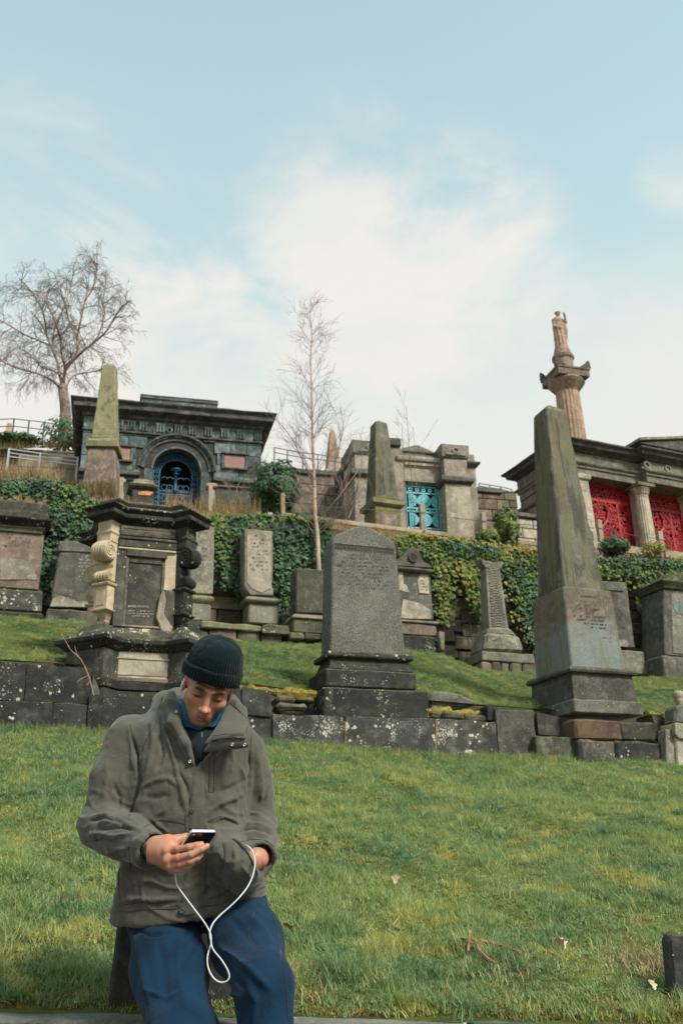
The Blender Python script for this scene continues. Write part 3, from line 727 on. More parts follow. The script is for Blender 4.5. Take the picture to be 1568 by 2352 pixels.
o = w2frame(1527, 1550, -.4, 22); t = o.thing('headstone', 'tall capped tomb slab with a blue-stained face, cut off by the right edge', 'headstone')
band(o, t, 'base', 'greydark', 1527, 1700, 1562, 1505, .0, .9, .03, .03)
tstone(o, t, 'slab', 'greydark', [(1526, 1505), (1690, 1520), (1680, 1362), (1522, 1352)], .06, .75)
tstone(o, t, 'panel', 'grey', [(1545, 1500), (1680, 1512), (1672, 1374), (1540, 1362)], .045, .06, .006, .008)
tstone(o, t, 'flaked_patch', 'blue', [(1552, 1408), (1575, 1415), (1580, 1385), (1556, 1378), (1544, 1392)], .035, .05, .006, .01, .06)
band(o, t, 'cornice', 'darkgreen', 1523, 1682, 1350, 1334, .02, .85, prof=[(0, 0), (.03, .3), (.1, .8), (.11, 1)])
tstone(o, t, 'pediment', 'darkgreen', [(1516, 1333), (1690, 1344), (1640, 1318), (1590, 1305), (1560, 1316), (1548, 1312), (1538, 1326)], -.03, .8)

# ledger kerbs lying along the foot of the wall
def low_stones():
    o = w2frame(430, 1450, -.35, 20)
    for k, (pts, mt, nm, lab) in enumerate([([(430, 1462), (465, 1463), (465, 1430), (430, 1428)], 'dark', 'kerb_stone', 'short dark kerb stone nearest the scrolled monument in the row of kerb stones'),
            ([(462, 1441), (600, 1451), (602, 1437), (464, 1425)], 'olive', 'kerb_stone', 'long mossy kerb stone along the foot of the retaining wall'),
            ([(602, 1455), (666, 1458), (664, 1436), (620, 1432), (603, 1436)], 'darkgreen', 'kerb_stone', 'short green stepped kerb stone below the narrow pale tablet')]):
        b = MB().prism(o.poly(pts, -.05*k), -.05*k, .5).build(nm, M[mt], None, bevel=.02, rough=.02, cut=.1, seed=k); b.location = o.o; b.rotation_euler = (0, 0, R(20))
        tag(b, lab, 'kerb stone', 'kerb stones at the wall foot')
    for k, (a, b_, c) in enumerate([(438, 480, 1446), (480, 545, 1446), (546, 592, 1449), (592, 598, 1451), (600, 650, 1456)]):
        q = [(a, 1474+k), (b_-1, 1475+k), (b_-1, c), (a, c-2)]
        b = MB().prism(o.poly(q, .0), 0.02, .4).build('rubble_stone', M['pinkish' if k % 2 else 'rubble'], None, bevel=.03, rough=.03, cut=.1, seed=k*2); b.location = o.o; b.rotation_euler = (0, 0, R(20))
        tag(b, ['brown rubble stone at the left end under the kerb stones at the wall foot', 'wide pinkish rubble stone under the left half of the long mossy kerb stone', 'brown rubble stone under the right half of the long mossy kerb stone', 'thin sliver of pinkish stone under the right end of the long mossy kerb stone', 'brown rubble stone under the short green stepped kerb stone'][k], 'stone', 'rubble under the kerb stones')
low_stones()

# ================================================================ ivy
def leafshape(s=1.):
    """five-lobed ivy leaf, slightly folded; returns verts and tris, stalk end at the origin"""
    v = [(0, 0, 0), (.34, .10, .05), (.5, .42, -.03), (.24, .5, .04), (0, 1., -.08), (-.24, .5, .04), (-.5, .42, -.03), (-.34, .10, .05), (0, .42, .06)]
    f = [(8, 0, 1), (8, 1, 2), (8, 2, 3), (8, 3, 4), (8, 4, 5), (8, 5, 6), (8, 6, 7), (8, 7, 0)]
    return np.array(v)*s, np.array(f)
def leaf_cloud(name, pts, nrm, sizes, mt, parent=None, shape=None):
    """one mesh of many leaves; pts Nx3, nrm Nx3 the way each leaf faces"""
    lv, lf = shape if shape is not None else leafshape()
    N = len(pts); nrm = nrm/np.linalg.norm(nrm, axis=1)[:, None]
    down = np.tile([0, 0, -1.], (N, 1)) + rng.normal(0, .55, (N, 3))
    down -= nrm*(down*nrm).sum(1)[:, None]; down /= np.linalg.norm(down, axis=1)[:, None]
    side = np.cross(down, nrm)
    V = (pts[:, None, :] + sizes[:, None, None]*(lv[None, :, 0:1]*side[:, None, :] + lv[None, :, 1:2]*down[:, None, :] + lv[None, :, 2:3]*nrm[:, None, :]))
    F_ = (lf[None, :, :] + (np.arange(N)*len(lv))[:, None, None]).reshape(-1, 3)
    me = bpy.data.meshes.new(name); V = V.reshape(-1, 3)
    me.vertices.add(len(V)); me.vertices.foreach_set('co', V.ravel().astype(np.float32))
    me.loops.add(F_.size); me.loops.foreach_set('vertex_index', F_.ravel().astype(np.int32))
    me.polygons.add(len(F_)); me.polygons.foreach_set('loop_start', (np.arange(len(F_))*3).astype(np.int32)); me.polygons.foreach_set('loop_total', np.full(len(F_), 3, np.int32))
    me.update(calc_edges=True)
    o = link_mesh(name, me, mt, parent); return o
def inpoly(px, py, poly):
    c = np.zeros(len(px), bool); n = len(poly)
    for i in range(n):
        x1, y1 = poly[i]; x2, y2 = poly[(i+1) % n]
        if y1 == y2: continue
        c ^= ((y1 > py) != (y2 > py)) & (px < (x2-x1)*(py-y1)/(y2-y1)+x1)
    return c
M['ivydark'] = leafmat('ivy_leaf_dark', [(.016, .045, .022), (.04, .095, .034), (.08, .16, .05), (.13, .19, .12)], 1.4, .15, 9)
M['ivylight'] = leafmat('ivy_leaf_mixed', [(.030, .080, .024), (.10, .17, .03), (.32, .30, .035), (.19, .23, .09)], 1.7, .2, 8)
M['ivyorange'] = leafmat('ivy_leaf_turning', [(.20, .20, .035), (.30, .23, .05), (.34, .15, .05), (.17, .20, .06)], 2.5, .2, 8)
M['stem'] = plain('brown_stem', (.10, .075, .05), .9, nscale=20)
def ivy(label, poly, n, mt, top=None, extra=(), Y0=18.62, thick=.15, size=.088):
    xs = [p[0] for p in poly]; ys = [p[1] for p in poly]
    px = rng.uniform(min(xs), max(xs), n*3); py = rng.uniform(min(ys), max(ys), n*3)
    jit = 9
    k = inpoly(px+rng.normal(0, jit, len(px)), py+rng.normal(0, jit*.8, len(px)), poly); n = int(n*.62); px, py = px[k][:n], py[k][:n]
    def place(px, py, lift=0):
        P3 = np.array([PL(a, b, Y0, PHI) for a, b in zip(px, py)])
        bulge = np.array([noise.noise((p[0]*1.9, p[2]*1.9, 5)) for p in P3])*.5+.5
        keep = rng.random(len(P3)) < .10+1.5*bulge
        P3 = P3[keep]; bulge = bulge[keep]
        d = (bulge*thick + rng.random(len(P3))*.10 + lift)
        P3[:, 0] += math.sin(PHI)*d; P3[:, 1] -= math.cos(PHI)*d
        N3 = np.tile([math.sin(PHI)*.9, -math.cos(PHI)*.9, .45], (len(P3), 1)) + rng.normal(0, .38, (len(P3), 3))
        return P3, N3
    t = thing('ivy', label, 'ivy', PL(sum(xs)/len(xs), max(ys), Y0, PHI))
    t.location.z -= 0; inv = -np.array(t.location)
    P3, N3 = place(px, py)
    o = leaf_cloud('leaves', P3+inv, N3, size*rng.uniform(.6, 1.25, len(P3)), M[mt], t); o['kind'] = 'stuff'
    for (pts, m, w, cnt) in extra:
        qx, qy = [], []
        for i in range(len(pts)-1):
            c = int(cnt*.8)//(len(pts)-1); u = rng.random(c)
            qx.append(pts[i][0]+(pts[i+1][0]-pts[i][0])*u+rng.normal(0, w, c)); qy.append(pts[i][1]+(pts[i+1][1]-pts[i][1])*u+rng.normal(0, w*.7, c))
        P3, N3 = place(np.concatenate(qx), np.concatenate(qy), .04)
        o = leaf_cloud('leaves', P3+inv, N3, size*rng.uniform(.6, 1.2, len(P3)), M[m], t); o['kind'] = 'stuff'
    mb = MB(); rr = random.Random(n)
    for k in range(14):
        a = rr.uniform(min(xs)+8, max(xs)-8); pts = []
        for j in range(7):
            b = max(ys)-(max(ys)-min(ys))*j/7
            pts.append(PL(a+rr.uniform(-6, 6), b, Y0+.05, PHI)-t.location)
        ok = inpoly(np.array([a]), np.array([(min(ys)+max(ys))/2]), poly)[0]
        if ok: mb.tube(pts, .012, 4)
    if mb.v: mb.build('stem', M['stem'], t)['kind'] = 'stuff'
ivy('dark green ivy spilling over the wall above the broad brown tablet on the left', [(-30, 1130), (20, 1112), (60, 1102), (130, 1108), (190, 1140), (255, 1178), (235, 1230), (215, 1300), (205, 1262), (140, 1238), (120, 1330), (104, 1395), (92, 1350), (104, 1200), (118, 1150), (40, 1140), (-30, 1150)], 5200, 'ivydark',
    extra=[([(145, 1130), (190, 1165), (215, 1190)], 'ivylight', 14, 260)], Y0=18.4)
ivy('dense dark ivy around the narrow pale tablet left of the young birch', [(478, 1190), (560, 1183), (640, 1188), (700, 1192), (752, 1204), (760, 1312), (670, 1312), (668, 1415), (645, 1440), (636, 1370), (628, 1330), (634, 1212), (552, 1208), (552, 1352), (545, 1370), (520, 1350), (505, 1300), (496, 1215)], 5200, 'ivydark',
    extra=[([(490, 1195), (505, 1240), (520, 1300)], 'ivylight', 9, 420), ([(500, 1190), (620, 1190), (730, 1202)], 'ivylight', 5, 260)])
ivy('green and yellow ivy curtain over the wall between the gabled headstone and the tall obelisk', [(900, 1232), (960, 1236), (1100, 1252), (1250, 1270), (1250, 1500), (1225, 1520), (1205, 1440), (1180, 1345), (1150, 1290), (1100, 1285), (1112, 1400), (1098, 1420), (1068, 1345), (1035, 1262), (1024, 1330), (1032, 1400), (1012, 1435), (1000, 1400), (996, 1290), (960, 1256), (905, 1268)], 8200, 'ivylight',
    extra=[([(930, 1232), (1000, 1240), (1100, 1254), (1245, 1272)], 'ivyorange', 5, 420), ([(1010, 1300), (1016, 1420)], 'ivyorange', 7, 130), ([(1040, 1290), (1070, 1350)], 'ivyorange', 8, 110), ([(1160, 1350), (1190, 1460)], 'ivyorange', 14, 60),
           ([(1180, 1300), (1215, 1400), (1235, 1480)], 'ivydark', 16, 1700), ([(1010, 1255), (1130, 1275)], 'ivydark', 12, 700)])
ivy('ivy trailing along the wall top at the right, yellowing beside the edge slab', [(1360, 1292), (1420, 1288), (1500, 1296), (1590, 1280), (1700, 1290), (1700, 1330), (1545, 1322), (1522, 1345), (1518, 1440), (1500, 1470), (1478, 1430), (1456, 1345), (1430, 1328), (1365, 1326)], 4200, 'ivylight',
    extra=[([(1460, 1340), (1485, 1400), (1500, 1440)], 'ivyorange', 8, 200), ([(1400, 1300), (1470, 1330), (1490, 1380)], 'ivydark', 9, 600), ([(1380, 1292), (1560, 1300)], 'ivydark', 8, 700)])

# ================================================================ fence on top of the wall
def fence():
    root = thing('fence', 'weathered grey wooden post and rail fence with a wire above the retaining wall', 'fence', PL(971, 1240, 19.9, PHI), PHI)
    o = Fr(971, 1240, root.location.y, PHI)
    posts = [(-40, 1070, 1118, 8), (275, 1097, 1150, 9), (482, 1116, 1190, 9), (650, 1134, 1198, 9), (971, 1158, 1240, 10), (1113, 1178, 1256, 10), (1384, 1196, 1282, 10), (1524, 1222, 1298, 11), (1690, 1236, 1320, 11)]
    X = []
    for px, yt, yb, w in posts:
        x, zb = o.l(px, yb); _, zt = o.l(px, yt); ww = o.l(px+w, yb)[0]-x; ln = random.uniform(-.02, .02)
        mb = MB().rings([[(x-ww/2, -.05, zb-.35), (x+ww/2, -.05, zb-.35), (x+ww/2, .06, zb-.35), (x-ww/2, .06, zb-.35)],
                         [(x-ww/2+ln, -.05, zt), (x+ww/2+ln, -.05, zt), (x+ww/2+ln, .06, zt-.02), (x-ww/2+ln, .06, zt-.02)]])
        mb.build('post', M['wood'], root, bevel=.008, rough=.006, cut=.12, seed=px); X.append((x, zt, zb))
    for (xa, ya, xb, yb, w) in ((655, 1183, 760, 1196, .10), (760, 1196, 968, 1222, .10), (974, 1222, 1112, 1238, .10), (1116, 1237, 1250, 1251, .10), (1300, 1244, 1382, 1254, .19), (1386, 1256, 1522, 1272, .19), (1526, 1272, 1690, 1292, .19)):
        a = o.l(xa, ya, -.09); b = o.l(xb, yb, -.09)
        MB().bar((a[0], -.095, a[1]), (b[0], -.095, b[1]), w, .04).build('rail', M['wood'], root, bevel=.006, rough=.006, cut=.12, seed=xa)
    for dz in (.1,):
        for i in range(3, len(X)-1):
            a, b = X[i], X[i+1]; pts = [(a[0]+(b[0]-a[0])*k/8, -.07, a[1]-dz-.14+(b[1]-a[1])*k/8-.03*math.sin(k/8*math.pi)) for k in range(9)]
            MB().tube(pts, .008, 4).build('wire', M['wire'], root)
fence()
# ================================================================ ornate scrolled monument on the left
def monument():
    V = lambda zx, zy: (125.5+zx/4.165, 1097.9+zy/4.165)
    p = PL(267, 1590, 11.9, PHI); o = Fr(*V(590-62, 1980), p.y+.42, R(20))
    t = o.thing('monument', 'ornate square monument with pale and sooty scroll brackets under a heavy dark cornice', 'monument')
    Z = lambda zy, dy=0.: o.l(*V(850-62, zy), dy)[1]
    cx, cy, h, q, r = .365, .51, .51, .105, .80
    def plan(q=q, r=r, h=h):
        s = 2**-.5; pts = []
        for k in range(4):      # four corners, counter-clockwise from front-left
            a = math.pi*1.25 + k*math.pi/2; d = Vector((math.cos(a), math.sin(a))); e = Vector((-d.y, d.x))
            t_in = (r+q) - h*2**.5 if False else None
            b0 = d*r - e*q; b1 = d*r + e*q
            L = (r+q)*s - h     # distance to run back along the diagonal until the main wall is met
            L = L/s
            pts += [b0-d*L, b0, b1, b1-d*L]
        return [(cx+v.x, cy+v.y) for v in pts]
    def sq(w, y=None): return [(cx-w, cy-w), (cx+w, cy-w), (cx+w, cy+w), (cx-w, cy+w)]
    PLN = plan()
    def st(name, mt, pln, prof, bev=.01, rough=.012, cut=.11, seed=0):
        return MB().stack(pln, prof).build(name, M[mt], t, bevel=bev, rough=rough, cut=cut, seed=seed)
    z = Z
    st('base', 'black', PLN, [(.20, z(2330)), (.20, z(2070))], rough=.02)
    st('base', 'black', PLN, [(.22, z(2065)), (.22, z(1985))], rough=.02)
    st('base', 'dark', PLN, [(.19, z(1984)), (.19, z(1700))], rough=.008)
    # pale panel with its frame on the front of the base
    yb = -.19
    def fp(x0, x1, za, zb, y, th, name, mt, bev=.006, rough=.003):
        MB().box(x0, x1, y-th, y+.05, za, zb).build(name, M[mt], t, bevel=bev, rough=rough, cut=.1)
    W = .73
    fp(.0, W+.0, z(1984), z(1700), yb, .012, 'panel', 'buff')
    fp(.06, W-.06, z(1925), z(1775), yb-.010, .012, 'panel', 'buff')
    fp(.03, W-.03, z(1775), z(1755), yb-.010, .024, 'moulding', 'buff')
    fp(.0, W, z(1984), z(1945), yb-.008, .02, 'moulding', 'pinkish')
    # ledge and sloping lichened plinth
    st('moulding', 'black', PLN, [(.20, z(1700)), (.23, z(1680)), (.27, z(1650)), (.30, z(1640)), (.31, z(1600)), (.27, z(1585))], .006, .008)
    st('plinth', 'blackdense', PLN, [(.24, z(1586)), (.20, z(1540)), (.12, z(1510)), (.06, z(1450)), (-.02, z(1436))], .008, .018, .08)
    # body
    B = sq(.50); ch = []
    for k in range(4):
        a = math.pi*1.25+k*math.pi/2; d = Vector((math.cos(a), math.sin(a))); e = Vector((-d.y, d.x))
        for s in (-1, 1): v = d*.60+e*s*.10; ch.append((cx+v.x, cy+v.y))
    st('body', 'dark', [(x, y) for x, y in ch], [(0, z(1440)), (0, z(470))], .01, .006)
    fw = lambda x0, x1, za, zb, y, th, name, mt, **k: fp(x0, x1, z(za), z(zb), y, th, name, mt, **k)
    fw(-.02, .10, 1436, 700, .0, .035, 'frame', 'dark'); fw(.62, .745, 1436, 1060, .0, .030, 'frame', 'dark')
    fw(.60, .745, 1059, 700, .0, .020, 'frame', 'pale')
    fw(.10, .62, 760, 700, .0, .05, 'frame', 'dark'); fw(.10, .14, 1436, 760, .0, .02, 'moulding', 'greydark'); fw(.565, .60, 1120, 790, .0, .02, 'moulding', 'greydark')
    fw(.14, .565, 815, 760, -.005, .012, 'moulding', 'dark'); fw(.09, .63, 1438, 1418, .0, .05, 'moulding', 'pinkish')
    fw(.14, .565, 1418, 815, .005, .006, 'tablet', 'dark')
    fw(-.01, .735, 699, 681, .0, .055, 'moulding', 'pale')
    fw(-.01, .735, 680, 610, .0, .06, 'frieze', 'dark', bev=.012); fw(-.01, .735, 608, 580, .0, .075, 'frieze', 'dark', bev=.012)
    fw(-.01, .735, 578, 505, .0, .06, 'frieze', 'dark', bev=.02); fw(.0, .72, 503, 470, .0, .045, 'frieze', 'pinkish')
    # the pale scar where stone has broken away at lower right
    zz = lambda pts: [(x, z(y)) for x, y in pts]
    MB().prism(zz([(.50, 1330), (.545, 1120), (.60, 1075), (.63, 1160), (.62, 1300), (.68, 1360), (.73, 1420), (.70, 1560), (.62, 1545), (.57, 1420)]), -.075, .02).build('broken_scar', M['buff'], t, bevel=.012, rough=.03, cut=.05)
    # cornice
    st('cornice', 'black', PLN, [(-.06, z(470)), (.0, z(455)), (.02, z(440)), (.09, z(425)), (.13, z(420)), (.13, z(385)), (.10, z(375)), (.15, z(350)), (.16, z(345)), (.16, z(335)), (.05, z(318))], .005, .006, .09)
    st('blocking_course', 'greydark', plan(q=.13, r=.70, h=.47), [(.02, z(320)), (.02, z(285)), (-.01, z(270)), (.035, z(250)), (.04, z(232)), (-.05, z(215))], .006, .014, .08)
    # consoles
    def console(k, mt):
        a0 = math.pi*1.25+k*math.pi/2; d = Vector((math.cos(a0), math.sin(a0))); e = Vector((-d.y, d.x))
        def mp(mb):
            mb.v = [(cx+d.x*a+e.x*b, cy+d.y*a+e.y*b, zz_) for a, b, zz_ in mb.v]; return mb
        w = .112
        def rc(a0_, a1, w_): return [(a0_, -w_), (a1, -w_), (a1, w_), (a0_, w_)]
        root = None
        mb = MB().stack(rc(.52, .80, w), [(.0, z(655)), (.0, z(578)), (.012, z(572)), (.016, z(556)), (.0, z(548)), (.0, z(455))])
        root = mp(mb).build('console', M[mt], t, bevel=.006, rough=.004, cut=.1)
        def pc(mb, name, **kk): return mp(mb).build(name, M[mt], root, **kk)
        # S-shaped body
        zc, zs, rb, rs = z(738), z(975), .125, .064
        ac, as_ = .785, .765; pts = []
        for i in range(15):
            th = math.radians(100-i*18); pts.append((ac+rb*math.cos(th), zc+rb*math.sin(th)))
        pts += [(.71, zc-.17), (.70, zc-.215)]
        for i in range(9):
            th = math.radians(120-i*26); pts.append((as_+rs*math.cos(th), zs+rs*math.sin(th)))
        pts += [(.55, zs-rs), (.55, z(640))]
        pc(MB().prism([(x, y) for x, y in pts], -w*.92, w*.92), 'scroll', bevel=.006)
        mb = MB()       # spiral relief on both cheeks, ribs across the front
        for s in (-1, 1):
            for (ca, cz, rr) in ((ac, zc, rb), (as_, zs, rs)):
                prev = None; N = 34
                for i in range(N+1):
                    th = i/N*math.pi*(5 if rr > .06 else 3.4); rad = rr*(1-i/N*.86)*.93
                    pnt = Vector((ca+rad*math.cos(-th+1.4), s*(w*.92+.004), cz+rad*math.sin(-th+1.4)))
                    if prev: mb.bar(prev, pnt, .012*(rr/.1)+.003, .014)
                    prev = pnt
        for b in (-.065, -.022, .022, .065):
            for (ca, cz, rr) in ((ac, zc, rb), (as_, zs, rs)):
                mb.tube([(ca+(rr+.001)*math.cos(th), b, cz+(rr+.001)*math.sin(th)) for th in [math.radians(95-i*16) for i in range(15)]], .011, 5)
        pc(mb, 'volute', )['kind'] = 'stuff'
        pc(MB().stack(rc(.52, .80, w), [(-.0, z(1068)), (.012, z(1062)), (.02, z(1050)), (.02, z(1040)), (0, z(1034))]), 'ledge', bevel=.003)
        pc(MB().stack(rc(.56, .785, w*.93), [(0, z(1290)), (0, z(1066))]), 'block', bevel=.006, rough=.004, cut=.1)
        pc(MB().box(.788, .793, -w*.6, w*.6, z(1250), z(1110)), 'panel', bevel=.002)
        pc(MB().stack(rc(.56, .80, w), [(-.01, z(1312)), (.0, z(1306)), (.016, z(1298)), (.016, z(1288)), (0, z(1284))]), 'ledge', bevel=.003)
        pc(MB().rings([[(.60, -.03, z(1412)), (.70, -.03, z(1412)), (.70, .03, z(1412)), (.60, .03, z(1412))],
                       [(.60, -.045, z(1390)), (.72, -.045, z(1390)), (.72, .045, z(1390)), (.60, .045, z(1390))],
                       [(.60, -.04, z(1385)), (.71, -.04, z(1385)), (.71, .04, z(1385)), (.60, .04, z(1385))],
                       [(.58, -.085, z(1312)), (.77, -.085, z(1312)), (.77, .085, z(1312)), (.58, .085, z(1312))]]), 'pendant', bevel=.004)
    console(0, 'pale'); console(1, 'black'); console(3, 'pale')
    for k, mt in ((0, 'dark'), (1, 'dark'), (3, 'pale')):   # corner uprights behind the consoles
        a0 = math.pi*1.25+k*math.pi/2; d = Vector((math.cos(a0), math.sin(a0))); e = Vector((-d.y, d.x))
        pl = [(cx+d.x*a+e.x*b, cy+d.y*a+e.y*b) for a, b in ((.5, -.07), (.615, -.07), (.615, .07), (.5, .07))]
        st('upright', mt, pl, [(0, z(1436)), (0, z(470))], .006, .006)
    text_part('JAMES WHYTE', o, V(702, 0)[0], V(900, 0)[0], (V(0, 1236)[1], V(0, 1243)[1]), -.004, M['cutlight'], t)
    marks(o, [(*[V(705, 0)[0], V(945, 0)[0]], V(0, 1262)[1], V(0, 1270)[1]), (*[V(700, 0)[0], V(950, 0)[0]], V(0, 1288)[1], V(0, 1298)[1]), (*[V(745, 0)[0], V(910, 0)[0]], V(0, 1312)[1], V(0, 1319)[1])], -.003, 3.2, M['cutlight'], t, dens=.9, seedv=5)
    # lumps of weathered carving on the plinth corner
    for i, (a, b, c) in enumerate(((-.14, -.02, 1438), (-.10, .12, 1445), (.86, -.05, 1450))):
        MB().lathe([(.0, z(c)-.1), (.10, z(c)-.08), (.12, z(c)-.02), (.07, z(c)+.03), (0, z(c)+.04)], 9, a, b).build('carved_lump', M['blackdense'], t, rough=.03, cut=.05, seed=i*9, smooth=True)
monument()

# dry weed stalk in front of the wall
def weed(name, label, pts, branches, Y0, r=.006):
    t = None; mb = MB()
    P3 = [PL(x, y, Y0, PHI) for x, y in pts]; t = thing(name, label, 'weed', P3[0]); o_ = P3[0]
    mb.tube([p-o_ for p in P3], [r*(1-.6*i/len(P3)) for i in range(len(P3))], 5); mb.build('stem', M['drystem'], t)
    for b in branches:
        mb = MB(); mb.tube([PL(x, y, Y0, PHI)-o_ for x, y in b], r*.5, 4); mb.build('side_stem', M['drystem'], t)
M['drystem'] = plain('dry_brown_stem', (.30, .21, .12), .9, nscale=15)
weed('weed', 'dry brown weed stalk leaning in front of the black base of the scrolled monument', [(216, 1598), (207, 1560), (196, 1532), (186, 1514), (162, 1492), (140, 1452)],
     [[(202, 1552), (190, 1557), (178, 1566)], [(207, 1566), (199, 1574)], [(196, 1532), (203, 1548), (209, 1570)], [(186, 1514), (176, 1500), (172, 1484)]], 10.4)
# small figure stone at the right edge
def edge_figure():
    o = w1frame(1530, -.25); t = o.thing('figure_stone', 'small pale worn gravestone with a round-headed carved finial at the right edge', 'gravestone')
    E_ = lambda zx, zy: (1493+zx/11.72, 1568.3+zy/11.72)
    MB().prism(o.poly([E_(440, 2400), E_(740, 2420), E_(660, 1260), E_(400, 1250)], 0), 0, .18).build('side_slab', M['grey'], t, bevel=.01, rough=.01, cut=.08)
    MB().prism(o.poly([E_(740, 2430), E_(1700, 2480), E_(1660, 1180), E_(660, 1080)], -.04), -.04, .3).build('slab', M['buff'], t, bevel=.015, rough=.015, cut=.1)
    MB().prism(o.poly([E_(760, 1500), E_(1650, 1600), E_(1650, 1180), E_(650, 1060), E_(660, 1380)], -.08), -.08, .0).build('hood', M['grey'], t, bevel=.01, rough=.01, cut=.08)
    MB().prism(o.poly([E_(640, 1090), E_(1600, 1150), E_(1600, 600), E_(870, 560), E_(660, 640)], 0), 0, .25).build('block', M['greydark'], t, bevel=.03, rough=.02, cut=.07)
    c = o.l(*E_(745, 340), .08); rr = .075
    MB().lathe([(0, c[1]-rr*2.2), (rr*.62, c[1]-rr*2.2), (rr*.7, c[1]-rr*1.4), (rr*.95, c[1]-rr), (rr*.8, c[1]-rr*.8), (rr*1.05, c[1]-.2*rr), (rr*1.05, c[1]+rr*.3), (rr*.75, c[1]+rr*.8), (0, c[1]+rr)], 14, c[0], .08).build('finial', M['buff'], t, smooth=True, rough=.008, cut=.03)
edge_figure()
# dark stone at the lower right edge of the picture
gc = None
for Yc in np.linspace(3.6, 8, 500):
    gq = P(1522, 2292, Yc)
    if float(ground(gq.x, gq.y)) >= gq.z: gc = Yc; break
o = Fr(1530, 2290, gc+.0, R(2)); q = o.poly([(1552, 2345), (1700, 2350), (1690, 2142), (1544, 2142), (1534, 2156)], 0)
b = MB().prism(q, 0, .09).build('grave_marker', M['black'], None, bevel=.012, rough=.008, cut=.05); b.location = o.o; b.rotation_euler = (0, 0, R(2))
tag(b, 'low black grave marker in the long grass at the lower right edge', 'grave marker')
# ================================================================ upper terrace
def ashlar(o, t, region, mt, x0, x1, z0, z1, rh, bw, y, th=.10, name='block', seed=1, skip=None, gap=.012, bev=.006):
    """coursed blocks, each its own part; skip(x,z) leaves openings"""
    rr = random.Random(seed); z = z0; c = 0; made = {}
    while z < z1-.04:
        h = min(rh, z1-z); x = x0 - (bw*.5 if c % 2 else 0)
        while x < x1-.03:
            w = bw*rr.uniform(.75, 1.25); a, b = max(x, x0), min(x+w, x1)
            if x1-b < .12: b = x1; w = b-x
            if b-a > .06 and not (skip and skip((a+b)/2, z+h/2, (b-a)/2, h/2)):
                yy = y+rr.uniform(-.006, .006)
                mb = MB().box(0, b-a-gap, 0, th, 0, h-gap); ob = mb.build(name, M[mt], t, bevel=bev); ob.location = (a+gap/2, yy, z+gap/2)
            x += w
        z += h; c += 1

